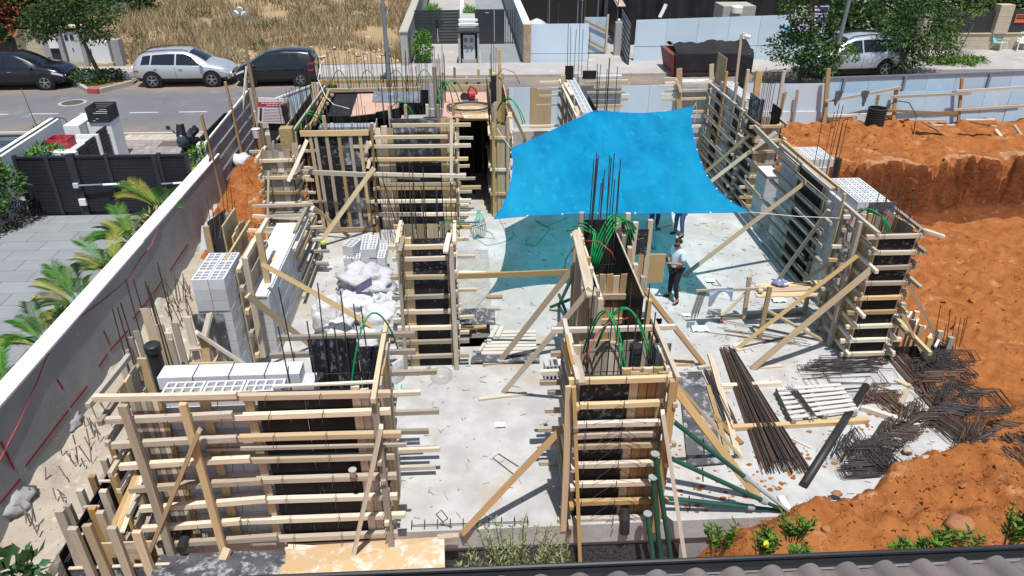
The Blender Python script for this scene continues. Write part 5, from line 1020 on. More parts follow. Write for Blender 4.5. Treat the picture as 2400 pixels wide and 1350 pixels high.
# ---- cars ---------------------------------------------------------------------------------------
GLASS = M('car_glass', (.012, .016, .018), rough=.06, spec=.8); TYRE = M('tyre', (.016, .016, .017), rough=.85); RIM = M('alloy_rim', (.50, .51, .53), rough=.3, metal=.8); BLP = M('black_trim', (.015, .015, .017), rough=.6)
LAMP = M('headlight', (.62, .65, .68), rough=.12, spec=.8); TAIL = M('taillight', (.38, .012, .012), rough=.2, spec=.6); PLATE = M('number_plate', (.62, .45, .05), rough=.5); CHR = M('chrome', (.7, .7, .72), rough=.15, metal=1.0)
def paint(name, c, metal=.4, rough=.28):
    m = M(name, c, rough=rough, metal=metal, spec=.6); b = m.node_tree.nodes['Principled BSDF']; b.inputs['Coat Weight'].default_value = .7; b.inputs['Coat Roughness'].default_value = .06; return m
def car(label, loc, rz, body, key, wheels, side_windows, wind, rear, wr=.34, rails=False, trim=.16, plate_rear=True, group='cars parked along the street', cat='car'):
    """key rows: x, bottom, belt, top, half width at belt, half width at top"""
    t = thing('parked_car', label, cat, loc, group, rz)
    Wt = wm(t)
    xs = [k[0] for k in key]
    def att(x):
        x = max(xs[0], min(xs[-1], x))
        for i in range(len(key)-1):
            if key[i][0] <= x <= key[i+1][0]:
                s = (x-key[i][0])/(key[i+1][0]-key[i][0]); 
                return [key[i][j]*(1-s)+key[i+1][j]*s for j in range(1, 6)]
    def sm(x, w=.07): 
        a = [att(x+d) for d in (-w, -w/2, 0, w/2, w)]; return [sum(q[j] for q in a)/5 for j in range(5)]
    def ring(x):
        zb, zl, zt, hb, ht = sm(x); e = min(.10, (zt-zl)*.45)
        half = [(hb*.88, zb), (hb*.97, zb+.12), (hb*1.0, zb+(zl-zb)*.55), (hb*.985, zl-.05), (hb*.955, zl), (ht+(hb*.95-ht)*.12, zt-e), (ht*.93, zt-e*.35), (ht*.6, zt-.005), (0, zt+.012)]
        return [(x, -y, z) for y, z in half]+[(x, y, z) for y, z in reversed(half[:-1])]
    N = 46; st_ = [xs[0]+(xs[-1]-xs[0])*i/N for i in range(N+1)]; V = []; F = []
    for x in st_: V += ring(x)
    k = 17
    for i in range(N):
        for j in range(k-1): a = i*k+j; F.append((a, a+1, a+k+1, a+k))
        F.append((i*k+k-1, i*k, i*k+k, i*k+2*k-1))
    F.append(tuple(range(k))); F.append(tuple(reversed(range(N*k, N*k+k))))
    def sub(name, V, F, mat, smooth=False, par=t):
        me = mesh(name, V, F, mat, smooth); o = bpy.data.objects.new(name, me); COL.objects.link(o); o.parent = par; return o
    b = sub('body', V, F, body, True)
    def side(x, f, s, off=.008):
        zb, zl, zt, hb, ht = sm(x); e = min(.10, (zt-zl)*.45); y0, z0 = hb*.955, zl; y1, z1 = ht+(hb*.95-ht)*.12, zt-e
        return (x, s*(y0+(y1-y0)*f+off), z0+(z1-z0)*f+off*.4)
    def low(x, f, s, off=.006):
        zb, zl, zt, hb, ht = sm(x); pts = [(hb*.88, zb), (hb*.97, zb+.12), (hb*1.0, zb+(zl-zb)*.55), (hb*.985, zl-.05)]; q = f*3; i = min(2, int(q)); q -= i
        return (x, s*(pts[i][0]*(1-q)+pts[i+1][0]*q+off), pts[i][1]*(1-q)+pts[i+1][1]*q)
    for s in (-1, 1):
        for (xa, xb, xc, xd) in side_windows:       # bottom from xa to xb, top from xc to xd
            V = []; F = []; n = 6
            for i in range(n+1):
                for f in (.07, .5, .93):
                    lo_, hi_ = xa+(xb-xa)*i/n, xc+(xd-xc)*i/n; V.append(side(lo_+(hi_-lo_)*f, f, s))
            for i in range(n):
                for j in range(2): a = i*3+j; F.append((a, a+1, a+4, a+3))
            sub('window', V, F, GLASS, True)
        V = []; F = []; n = 30
        for i in range(n+1):
            x = xs[0]+.08+(xs[-1]-xs[0]-.16)*i/n; V += [low(x, .0, s), low(x, .33, s), low(x, .33+trim*.4, s)]
        for i in range(n):
            for j in range(2): a = i*3+j; F.append((a, a+1, a+4, a+3))
        sub('sill_trim', V, F, BLP)
        for x in wheels:
            hb = sm(x)[3]; m = MB(); m.lathe((x, s*(hb-.02), wr+.02), [(wr+.075, 0), (wr+.075, .034*1), (wr+.02, .036)], 24, axis=(0, s, 0)); m.lathe((x, s*(hb-.02), wr), [(wr+.03, .037), (.0, .038)], 24, axis=(0, s, 0), cap=False)
            sub('wheel_arch', m.v, m.f, BLP)
            m = MB(); m.lathe((x, s*(hb-.19), wr), [(wr*.62, 0), (wr*.96, .0), (wr, .03), (wr, .19), (wr*.95, .235), (wr*.68, .238)], 24, axis=(0, s, 0)); wh = sub('wheel', m.v, m.f, TYRE)
            m = MB(); m.lathe((x, s*(hb-.02), wr), [(wr*.68, .07), (wr*.64, .075), (wr*.60, .05)], 24, axis=(0, s, 0), cap=False)
            for q in range(5):
                for dq in (-.13, .13):
                    a = q*2*math.pi/5+.3; c = Vector((x, s*(hb+.045), wr)); m.bar(c+Vector((math.cos(a+dq)*.06, 0, math.sin(a+dq)*.06)), c+Vector((math.cos(a+dq*.8)*wr*.64, 0, math.sin(a+dq*.8)*wr*.64)), .022, .035, (0, s, 0))
            m.lathe((x, s*(hb+.03), wr), [(.07, 0), (.06, .025)], 10, axis=(0, s, 0)); sub('rim', m.v, m.f, RIM, par=wh)
        x = side_windows[-1][1]-.08; q = Vector(side(x, .02, s)); m = MB(); m.lathe(q+Vector((0, s*.09, .05)), [(.03, -.09), (.085, -.05), (.09, .03), (.04, .08)], 8, axis=(-1, 0, 0)); sub('mirror', m.v, m.f, body, True)
        for (xa, xb) in [(sw[0]+.08, sw[0]+.26) for sw in side_windows[-2:]]:
            a, c = low(xa, .90, s, .02), low(xb, .90, s, .02); m = MB(); m.bar(a, c, .03, .03); sub('handle', m.v, m.f, CHR if body.name != 'paint_black' else BLP)
        for sw in side_windows[-2:]:
            m = MB(); pts = [low(sw[1]+.02, f, s, .004) for f in (.35, .6, .85, 1)]
            for a, c in zip(pts, pts[1:]): m.bar(a, c, .008, .008, (0, 1, 0))
            sub('door_gap', m.v, m.f, BLP)
        if rails:
            m = MB(); pts = [Vector((x, s*(sm(x)[4]*.93), sm(x)[2]+.03)) for x in [side_windows[0][2]-.2+.2*i for i in range(int((side_windows[-1][3]-side_windows[0][2]+.4)/.2))]]; m.tube(pts, .022, 6); sub('roof_rail', m.v, m.f, BLP)
        # lamps
        xe = xs[-1]; V = []; F = []; n = 5
        for i in range(n+1):
            x = xe-.10-.42*(1-i/n); V += [low(x, .80+.05*(1-i/n), s, .012), low(x, .985, s, .012)]
        for i in range(n): F.append((2*i, 2*i+1, 2*i+3, 2*i+2))
        sub('headlight', V, F, LAMP)
        V = []; F = []
        for i in range(n+1):
            x = xs[0]+.06+.26*i/n; V += [low(x, .72, s, .012), side(x, .12+.3*(1-i/n), s, .012)]
        for i in range(n): F.append((2*i, 2*i+1, 2*i+3, 2*i+2))
        sub('taillight', V, F, TAIL)
    def over(x, f, off=.009):
        zb, zl, zt, hb, ht = sm(x); w = ht*.90*abs(f); return (x, w*(1 if f > 0 else -1), zt-.005+off+.012*(1-abs(f))-min(.1, (zt-zl)*.45)*.45*max(0, abs(f)-.6)/.4)
    for nm, (x0, x1) in (('windscreen', wind), ('rear_window', rear)):
        V = []; F = []; n = 8
        for i in range(n+1):
            for f in (-1, -.6, 0, .6, 1): V.append(over(x0+(x1-x0)*i/n, f, .014))
        for i in range(n):
            for j in range(4): a = i*5+j; F.append((a, a+1, a+6, a+5))
        sub(nm, V, F, GLASS, True)
    xe = xs[-1]; zb, zl, zt, hb, ht = sm(xe)
    m = MB(); m.box((xe-.03, -.42, zb+.12), (xe+.012, .42, zl-.02)); sub('grille', m.v, m.f, BLP); m = MB(); m.box((xe+.0125, -.26, zb+.10), (xe+.022, .26, zb+.21)); sub('number_plate', m.v, m.f, PLATE)
    m = MB(); m.box((xs[0]-.02, -.26, sm(xs[0])[1]-.12), (xs[0]-.002, .26, sm(xs[0])[1])); sub('number_plate', m.v, m.f, PLATE)
    return t
SUV = [(-2.19, .46, .86, .98, .70, .60), (-2.08, .34, .96, 1.12, .84, .62), (-1.88, .28, 1.0, 1.40, .90, .60), (-1.5, .26, 1.01, 1.53, .92, .60), (-.5, .24, .98, 1.60, .92, .61), (.25, .24, .96, 1.59, .92, .60), (.75, .24, .95, 1.36, .92, .62), (1.22, .24, .94, 1.06, .915, .70), (1.6, .25, .88, .99, .90, .70), (1.98, .28, .77, .86, .84, .60), (2.13, .34, .66, .72, .74, .50), (2.19, .42, .58, .63, .66, .46)]
c = (G(318, 210, RZ)+G(545, 198, RZ))/2
car('silver SUV with roof rails parked beside the planting island', (-13.15, 36.25-.25, RZ), math.radians(1.5), paint('paint_silver', (.56, .585, .61), .5), SUV, (-1.32, 1.33), [(-1.75, -1.35, -1.62, -1.25), (-1.28, -.25, -1.18, -.18), (-.17, 1.02, -.12, .48)], (.42, 1.12), (-2.02, -1.80), rails=True)
BIG = [(-2.3, .46, .88, 1.0, .74, .64), (-2.18, .34, .98, 1.25, .86, .68), (-1.95, .28, 1.0, 1.50, .91, .66), (-1.5, .26, 1.0, 1.58, .93, .64), (-.5, .24, .98, 1.62, .93, .63), (.25, .24, .96, 1.56, .93, .62), (.75, .24, .95, 1.34, .93, .64), (1.25, .24, .95, 1.06, .92, .72), (1.65, .25, .90, 1.02, .91, .72), (2.05, .28, .80, .90, .86, .62), (2.2, .34, .68, .75, .76, .52), (2.28, .42, .60, .65, .68, .46)]
car('dark blue-black SUV at the left edge of the picture, front end towards the planting island', (-20.55, 35.75, RZ), math.radians(1.5), paint('paint_dark', (.012, .013, .022), .3, .2), BIG, (-1.35, 1.40), [(-1.8, -1.4, -1.65, -1.3), (-1.32, -.25, -1.22, -.18), (-.17, 1.02, -.12, .48)], (.42, 1.15), (-2.05, -1.82), trim=.05)
HAT = [(-1.86, .44, .90, 1.02, .70, .62), (-1.80, .32, .96, 1.30, .79, .62), (-1.68, .26, .97, 1.50, .82, .60), (-1.2, .24, .96, 1.57, .84, .59), (-.4, .22, .95, 1.59, .84, .59), (.3, .22, .92, 1.50, .84, .58), (.75, .22, .92, 1.28, .84, .60), (1.15, .22, .90, 1.03, .83, .66), (1.45, .24, .83, .95, .80, .62), (1.72, .28, .70, .80, .72, .52), (1.83, .36, .58, .65, .62, .44), (1.86, .42, .54, .58, .56, .40)]
car('small black hatchback with red tail lights parked behind the timber pole', (-8.95, 35.85, RZ), math.radians(183), paint('paint_black', (.010, .010, .011), .2, .25), HAT, (-1.15, 1.18), [(-1.15, -.78, -1.10, -.75), (-.72, -.12, -.70, -.10), (-.03, .95, -.02, .42)], (.36, 1.05), (-1.76, -1.62), wr=.30, trim=.0)
c_ = car('silver SUV half hidden behind the two street trees on the right', (18.75, 36.4, RZ), math.radians(184), paint('paint_light_silver', (.56, .61, .66), .45), BIG, (-1.40, 1.42), [(-1.9, -1.4, -1.75, -1.3), (-1.32, -.25, -1.22, -.18), (-.17, 1.02, -.12, .48)], (.42, 1.15), (-2.05, -1.82), rails=True, trim=.1); c_.scale = (1.06, 1.05, 1.2)
# ---- lamp posts and timber pole --------------------------------------------------------------------
POLE = M('galvanised', (.25, .28, .31), (.21, .24, .27), scale=3, rough=.5, metal=.3)
def lamp(label, base, top):
    t = thing('street_lamp', label, 'street lamp', base, 'street lamps'); b, tt = Vector(base), Vector(top); m = MB(); m.tube([b, b.lerp(tt, .5), tt], .105, 14, r1=.065); m.build('pole', POLE, t)
    m = MB(); m.lathe(b, [(.2, 0), (.2, .03), (.12, .05), (.115, .5)], 14); m.build('base_sleeve', POLE, t)
    m = MB(); d = Vector((0, -1.0, .12)); m.tube([tt, tt+d*.7], .04, 8); m.build('arm', POLE, t); m = MB(); m.bar(tt+d*.6, tt+d*1.3, .28, .10); m.build('lantern', DARK, t)
lamp('upright grey lamp post in front of the dry grass lot', G(913, 208, RZ), G(913, 208, RZ)+Vector((-.02, 0, 8.2)))
lamp('grey lamp post leaning right in front of the silver car behind the trees', G(1945, 185, RZ), G(1945, 185, RZ)+Vector((.35, .1, 8.2)))
m = MB(); p = G(1328, 250, RZ); 
tp_ = thing('timber_pole', 'tall thin timber pole with white floodlights on top at the front of the black hatchback', 'pole', (-7.9, 26.9, 0))
b, t_ = Y(600, 262, 27.0), Y(565, 40, 27.0); m = MB(); m.tube([b+Vector((.1, 0, -1.5)), b.lerp(t_, .5), t_], .075, 8, r1=.055); m.build('pole', WB, tp_)
brace(tp_, Y(578, 155, 26.8), Y(562, 320, 26.3), .07, .05, WP)
LW = M('lamp_white', (.66, .67, .68), rough=.4)
for dx, dz, s in ((-.13, .12, -1), (.13, .08, 1), (0, .24, 0)): m = MB(); q = t_+Vector((dx, -.02, dz)); m.lathe(q, [(.05, -.08), (.11, -.02), (.12, .06), (.03, .07)], 12, axis=(s*.6, -.8, -.3)); m.build('floodlight', LW, tp_)
cm = thing('camera_post', 'slim timber post carrying a small white security camera, before the covered skip', 'post', Y(1725, 190, 27.5)); a = Y(1727, 195, 27.2); z = Y(1738, 80, 27.2); board(cm, 'post', a-Vector((0, 0, 1)), z, .09, .07, WP, up=(0, -1, 0))
m = MB(); m.lathe(z+Vector((.1, -.05, -.05)), [(.05, 0), (.07, .05), (.07, .2), (.03, .21)], 10, axis=(1, -.3, -.2)); m.lathe(z+Vector((.05, -.05, .02)), [(.04, -.1), (.04, .05)], 8); m.build('camera', LW, cm)
# ---- far centre: entrance gates, hoardings, the wrapped house ----------------------------------------
def slatgate(par, x0, x1, y, z0, z1, n, mat, name='slat'):
    h = (z1-z0)/n
    for i in range(n): boxp(par, name, (x0, y-.02, z0+i*h+.006), (x1, y+.02, z0+(i+1)*h-.008), mat)
GM = M('gate_charcoal', (.045, .05, .058), (.035, .039, .046), scale=2, rough=.5)
GW = M('grey_render', (.40, .40, .39), (.34, .34, .33), scale=1.2, rough=.9, bump=.2)
w1 = thing('boundary_wall', 'grey rendered wall running back along the right edge of the dry lot', 'wall', (-3.2, 46, RZ)); boxp(w1, 'wall_face', (-3.35, 38.6, RZ-.1), (-3.0, 62, RZ+1.75), GW); boxp(w1, 'coping', (-3.4, 38.55, RZ+1.752), (-2.96, 62, RZ+1.80), KERB)
w2 = thing('boundary_wall', 'white-grey rendered wall between the dark driveway and the blue-white hoarding', 'wall', (3.1, 46, RZ)); boxp(w2, 'wall_face', (2.88, 39.2, RZ-.1), (3.2, 62, RZ+2.0), GW); boxp(w2, 'coping', (2.84, 39.15, RZ+2.0), (3.24, 62, RZ+2.05), WHITE); boxp(w2, 'end_post', (2.86, 38.98, RZ), (3.24, 39.14, RZ+2.0), WB)
for i in range(3): boxp(w2, 'wall_light', (2.86, 41+i*1.6, RZ+1.2), (2.879, 41.1+i*1.6, RZ+1.4), DARK)
g1 = thing('pedestrian_gate', 'dark slatted double gate at the end of the pale path beside the dry lot', 'gate', (-1.7, 44.6, RZ)); 
for a, b in ((-2.98, -1.72), (-1.66, -.45)): slatgate(g1, a, b, 44.6, RZ+.08, RZ+1.9, 11, GM)
for x in (-1.70, -.42, -2.1): boxp(g1, 'upright', (x-.025, 44.55, RZ), (x+.025, 44.66, RZ+1.93), DARK)
boxp(g1, 'lock_box', (-1.8, 44.5, RZ+.95), (-1.62, 44.55, RZ+1.35), BLP); boxp(g1, 'post_light', (-1.72, 44.5, RZ+.1), (-1.69, 44.545, RZ+.9), CAB)
g2 = thing('driveway_gate', 'charcoal panel gate with open bars at its right, across the dark driveway', 'gate', (1.7, 44.4, RZ)); boxp(g2, 'panel', (.45, 44.38, RZ+.05), (1.55, 44.42, RZ+1.95), GM); boxp(g2, 'panel', (1.58, 44.38, RZ+.05), (2.15, 44.42, RZ+1.95), GM)
for i in range(5): boxp(g2, 'bar', (2.2+i*.13, 44.37, RZ+.05), (2.25+i*.13, 44.43, RZ+1.95), GM)
boxp(g2, 'letter_slot', (1.05, 44.365, RZ+1.75), (1.25, 44.379, RZ+1.79), CAB)
mb = thing('meter_cabinet', 'free-standing meter cabinet with "39" painted on its grey door between the two gates', 'cabinet', (.1, 39.2, RZ))
boxp(mb, 'side_wall', (-.48, 39.0, RZ), (-.36, 40.6, RZ+1.62), GW); boxp(mb, 'side_wall', (.50, 39.0, RZ), (.60, 40.6, RZ+1.62), GW); boxp(mb, 'roof', (-.50, 38.92, RZ+1.625), (.62, 39.9, RZ+1.72), DARK); boxp(mb, 'rear_box', (-.40, 41.2, RZ), (.45, 44.3, RZ+1.75), GW)
boxp(mb, 'white_frame', (-.45, 40.3, RZ+1.75), (.58, 40.5, RZ+1.85), WHITE); boxp(mb, 'white_frame', (-.45, 41.6, RZ+1.76), (.58, 41.8, RZ+1.86), WHITE); boxp(mb, 'backing', (-.355, 39.3, RZ+.0), (.495, 39.35, RZ+1.6), BLP)
boxp(mb, 'door', (-.22, 39.2, RZ+.28), (.38, 39.27, RZ+1.5), CAB); boxp(mb, 'base', (-.3, 39.15, RZ), (.45, 39.3, RZ+.27), KERB)
for x in (-.08, .2): boxp(mb, 'window', (x-.09, 39.185, RZ+1.12), (x+.09, 39.199, RZ+1.34), M('pane_grey', (.20, .21, .22), rough=.3))
boxp(mb, 'handle', (-.14, 39.17, RZ+.8), (-.11, 39.199, RZ+1.0), DARK)
def text(par, name, s, loc, size, mat, rot=(math.pi/2, 0, 0), align='CENTER', ext=.002):
    c = bpy.data.curves.new(name, 'FONT'); c.body = s; c.size = size; c.align_x = align; c.align_y = 'CENTER'; c.extrude = ext; q = bpy.data.objects.new(name, c); COL.objects.link(q); me = bpy.data.meshes.new_from_object(q.evaluated_get(bpy.context.evaluated_depsgraph_get())); bpy.data.objects.remove(q); me.materials.clear(); me.materials.append(mat); o = bpy.data.objects.new(name, me); COL.objects.link(o)
    o.parent = par; Mx = Matrix.Translation(Vector(loc)) @ (Matrix(rot) if len(rot) == 4 else Matrix.Rotation(rot[2], 4, 'Z') @ Matrix.Rotation(rot[0], 4, 'X')); o.matrix_basis = wm(par).inverted() @ Mx; return o
text(mb, 'painted_number', '39', (.08, 39.19, RZ+.78), .42, M('spray_blue', (.10, .16, .24), rough=.7))
p = Vector((-2.35, 39.6, RZ)); plant('hedge_bush', 'bright green clipped bush at the front end of the grey wall', 'bush', p, [(p+Vector((0, .3, .8)), (.48, .9, .85), 1500, [0, 0, 1])], [LG, L2], .15, .06, group='greenery beside the entrance path')
p = Vector((-2.3, 52, RZ)); plant('ornamental_grass', 'long strip of ornamental grass along the left side of the pale path', 'grass', p, [(p+Vector((0, dy, .4)), (.45, 1.4, .5), 500, [0, 0, 1]) for dy in (-5, -3, -1, 1)], [LG, L2], .4, .05, group='greenery beside the entrance path')
p = Vector((.2, 52, RZ)); plant('ornamental_grass', 'ornamental grass strip between the pale path and the dark driveway', 'grass', p, [(p+Vector((0, dy, .4)), (.4, 1.4, .5), 500, [0, 0, 1]) for dy in (-6, -4, -2, 0)], [LG, L2], .4, .05, group='greenery beside the entrance path')
m = MB(); m.box((.7, 39.2, RZ), (2.85, 62, RZ+.045)); m.build('x', GT).name = 'driveway_paving'; tag(bpy.data.objects['driveway_paving'], kind='structure')
m = MB(); m.box((-.45, 45, RZ), (-.2, 60, RZ+.6)); tag(m.build('path_kerb', WHITE), kind='structure')
def hoarding(name, label, x0, x1, y, z0, z1, n, mat=STEELW, slope=0, zs=0):
    t = thing(name, label, 'hoarding', ((x0+x1)/2, y, z0), 'white site hoardings'); w = (x1-x0)/n
    for i in range(n):
        dz = zs*i/n; m = MB(); xa, xb = x0+i*w, x0+(i+1)*w-.012; ya, yb = y+slope*(xa-x0), y+slope*(xb-x0)
        m.hexa([(xa, ya, z0), (xb, yb, z0), (xb, yb+.03, z0), (xa, ya+.03, z0), (xa, ya, z1+dz), (xb, yb, z1+dz+zs/n), (xb, yb+.03, z1+dz+zs/n), (xa, ya+.03, z1+dz)]); m.build('sheet_panel', mat, t)
    return t
h1 = hoarding('site_hoarding', 'short white sheet hoarding beside the grey wall, bags piled behind it', 3.26, 6.25, 39.25, RZ, RZ+2.0, 1); boxp(h1, 'seam', (3.26, 39.235, RZ+.55), (6.24, 39.249, RZ+.56), CAB)
h2 = hoarding('site_hoarding', 'long white sheet hoarding in front of the black-netted house', 8.75, 18.6, 39.6, RZ, RZ+2.1, 6, zs=.25); boxp(h2, 'seam', (8.75, 39.585, RZ+.8), (18.5, 39.599, RZ+.81), CAB)
gl = thing('site_gate', 'open steel gate leaf standing edge-on at the left end of the long hoarding', 'gate', (8.5, 39.6, RZ)); a, b = G(1451, 110, RZ), G(1472, 158, RZ)
for z in [.05+.28*i for i in range(8)]: m = MB(); m.bar(a+Vector((0, 0, z)), b+Vector((0, 0, z)), .03, .05); m.build('rail', DARK, gl)
for q in (a, b): m = MB(); m.bar(q, q+Vector((0, 0, 2.1)), .05, .05, (1, 0, 0)); m.build('upright', DARK, gl)
m = MB(); d = Vector((.02, 0, 0)); m.hexa([a+d, b+d, b+d*1.5, a+d*1.5, a+d+Vector((0, 0, 2.05)), b+d+Vector((0, 0, 2.05)), b+d*1.5+Vector((0, 0, 2.05)), a+d*1.5+Vector((0, 0, 2.05))]); m.build('sheet_panel', M('gate_sheet', (.36, .40, .44), (.30, .34, .38), scale=2, rough=.5), gl)
NET = M('black_netting', (.012, .012, .013), (.028, .028, .03), scale=.8, rough=.85, bump=.6, bs=2)
hs = thing('wrapped_house', 'house under construction wrapped in black netting behind the long hoarding', 'house', (14, 46, RZ))
def netf(x0, x1, y, z0, z1):
    m = MB(); m.grid(lambda u, v: (x0+u*(x1-x0), y+.25*fbm(x0+u*(x1-x0), v*2, .8, 3, 4)+.15*math.sin(u*37+2*v), z0+v*(z1-z0)), 60, 10); return m.build('netting', NET, hs, smooth=True)
netf(8.8, 14.2, 44.0, RZ, RZ+7); netf(15.2, 22.5, 44.6, RZ+.6, RZ+7); boxp(hs, 'wall_core', (8.9, 45, RZ), (22, 56, RZ+7), DARK)
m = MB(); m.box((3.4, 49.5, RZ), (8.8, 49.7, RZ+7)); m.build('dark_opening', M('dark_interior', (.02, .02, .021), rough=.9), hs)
for i, x in enumerate((14.3, 14.9)): m = MB(); m.tube([(x, 44.2, RZ), (x, 44.2, RZ+5)], .03, 6); m.build('scaffold_tube', POLE, hs)
for z in (2.6, 3.6): board(hs, 'scaffold_board', (14.2, 44.1, RZ+z), (16.8, 44.1, RZ+z), .25, .06, WN)
sc_ = thing('scaffold', 'tube scaffold with sloping stacked boards in front of the dark house shell', 'scaffold', (6, 45, RZ))
for x, y in ((4.7, 45), (5.4, 45.6), (6.4, 44.6), (6.9, 45.2), (7.6, 44.8), (8.2, 45.2), (5.0, 47), (7.0, 47), (8.5, 43.5)): m = MB(); m.tube([(x, y, RZ), (x+R(-.05, .05), y, RZ+6)], .03, 6); m.build('scaffold_tube', random.choice([POLE, RUST]), sc_)
for i in range(5): board(sc_, 'scaffold_board', (5.3, 44.6+i*.3, RZ+2.6+i*.02), (6.7, 44.7+i*.3, RZ+2.4+i*.02), .27, .05, WG)
for i in range(4): board(sc_, 'scaffold_board', (8.1+i*.12, 45.5, RZ+3.1), (8.5+i*.12, 43.4, RZ+2.2), .13, .05, WG)
PLS = M('plastic_wrap', (.55, .58, .60), (.42, .46, .48), scale=3, rough=.3, bump=.5)
def lump(name, label, cat, c, r, mat, group=None, seed=0, amp=.22, par=None, fr=1.6, flat=None, n=(18, 10)):
    m = MB(); c = Vector(c)
    def fn(u, v):
        d = Vector((math.cos(u*6.28319)*math.sin(v*math.pi), math.sin(u*6.28319)*math.sin(v*math.pi), math.cos(v*math.pi)))
        if flat: d = Vector([math.copysign(abs(q)**flat, q) for q in d])
        k = 1+amp*noise.noise(d*fr+Vector((seed*7.1, 0, 0)))-amp*.5*abs(noise.noise(d*fr*2.2+Vector((seed*3.3, 2, 0))))+amp*.25*noise.noise(d*fr*6)
        q = Vector((d.x*r[0]*k, d.y*r[1]*k, d.z*r[2]*k)); q.z = max(q.z, -r[2]*.8); return c+q+Vector((0, 0, r[2]*.8))
    m.grid(fn, *n); o = m.build(name, mat, par, smooth=True)
    if par is None: tag(o, label, cat, group)
    return o
lump('plastic_bundle', 'white plastic-wrapped bundle behind the short hoarding beside the grey wall', 'bundle', (4.0, 44.6, RZ), (.8, .9, .75), PLS, seed=1); lump('bulk_bag', 'green and white bulk bag behind the short hoarding', 'bag', (4.3, 41.2, RZ), (.75, .6, .6), M('bag_green_white', (.62, .64, .60), (.10, .38, .24), scale=2.2, rough=.7, lo=.5, hi=.58), seed=2); lump('bulk_bag', 'small white bag on the wall side behind the short hoarding', 'bag', (3.8, 42.6, RZ), (.5, .5, .55), PLS, seed=3)
ct = thing('timber_crate', 'open timber crate behind the short hoarding', 'crate', (5.7, 42.5, RZ))
for z in (.3, .6, .9): board(ct, 'slat', (5.2, 42.3, RZ+z), (6.3, 42.3, RZ+z), .03, .12, WP)
for x in (5.2, 5.75, 6.3): board(ct, 'post', (x, 42.33, RZ), (x, 42.33, RZ+1.0), .08, .06, WP, up=(0, -1, 0))
wg = thing('wooden_gate', 'timber framed sheet gate with diagonal boards standing open by the short hoarding', 'gate', (6.9, 41, RZ)); 
boxp(wg, 'sheet_panel', (6.35, 41.5, RZ+.1), (7.55, 41.54, RZ+1.95), M('blue_sheet', (.50, .60, .68), (.36, .45, .52), scale=2.5, rough=.4)); board(wg, 'diagonal', (6.3, 41.4, RZ+1.8), (7.6, 41.4, RZ+1.2), .04, .12, WN); board(wg, 'diagonal', (6.3, 41.4, RZ+.9), (7.6, 41.4, RZ+.25), .04, .12, WN); board(wg, 'upright', (7.58, 41.4, RZ), (7.58, 41.4, RZ+2.1), .1, .08, WN, up=(0, -1, 0))
cp = thing('concrete_post', 'square concrete gate post with a white ball lamp at the hoarding opening', 'post', (8.15, 41, RZ)); boxp(cp, 'post', (7.98, 41, RZ), (8.32, 41.35, RZ+1.75), GW); m = MB(); m.lathe((8.15, 41.17, RZ+1.75), [(.03, 0), (.08, .06), (.08, .12), (.03, .17)], 10); m.build('lamp', LW, cp)
wt = thing('wrapped_pallet', 'pale crate and white drum showing above the long hoarding', 'crate', (15, 42.4, RZ)); boxp(wt, 'crate', (13.9, 41.6, RZ+.6), (15.7, 43.2, RZ+2.45), KERB); m = MB(); m.lathe((14.6, 41.4, RZ+2.15), [(.3, 0), (.3, .3), (.2, .35)], 14); m.build('drum', WHITE, wt); board(wt, 'sheet', (10.3, 41, RZ+2.0), (10.6, 41.1, RZ+2.65), .3, .03, WHITE)
# skip
RED = M('rusty_red_steel', (.22, .055, .04), (.16, .06, .05), scale=2, c3=(.30, .16, .13), t3=.58, s3=3, rough=.7)
sk = thing('skip', 'large red steel skip draped with a black tarpaulin in front of the long hoarding', 'skip', (11.8, 37, RZ))
m = MB(); m.hexa([(10.0, 36.3, RZ+.15), (13.6, 36.3, RZ+.15), (13.6, 38.2, RZ+.15), (10.0, 38.2, RZ+.15), (9.75, 36.1, RZ+1.12), (13.9, 36.1, RZ+1.12), (13.9, 38.1, RZ+1.12), (9.75, 38.1, RZ+1.12)]); m.build('body', RED, sk)
for i in range(4): m = MB(); x = 9.75+.18*i if i < 2 else 13.2+.3*(i-2); m.bar((x+.25, 36.18, RZ), (x+.1, 36.0, RZ+1.1), .12, .12, (0, -1, 0)); m.build('rib', RED, sk)
m = MB()
def tarp2(u, v):
    x = 10.0+u*3.85; q = v*2.8
    if q < 1.1: return (x, 36.0-.05-.03*math.sin(x*9)+.0, RZ+.35+q*.76-.18*smooth(.75, 1, u)+.05*nz(x, q, 2.2, 3))
    return (x, 36.02+(q-1.1)*1.15, RZ+1.18+.24*math.sin((q-1.1)/2*math.pi)*(.4+.6*smooth(0, .4, u))+.16*nz(x, q, 1.3, 5)+.07*nz(x, q, 3.6, 5)+.12*smooth(.08, 0, u))
m.grid(tarp2, 44, 26); m.build('tarpaulin', NET, sk, smooth=True)
for k in range(5): m = MB(); m.bar((12.3+k*.16, 36.04, RZ+.3), (12.38+k*.16, 36.04, RZ+.42), .02, .04, (0, -1, 0)); m.build('stencil_mark', M('stencil_white%d' % k, (.5, .45, .4)), sk)
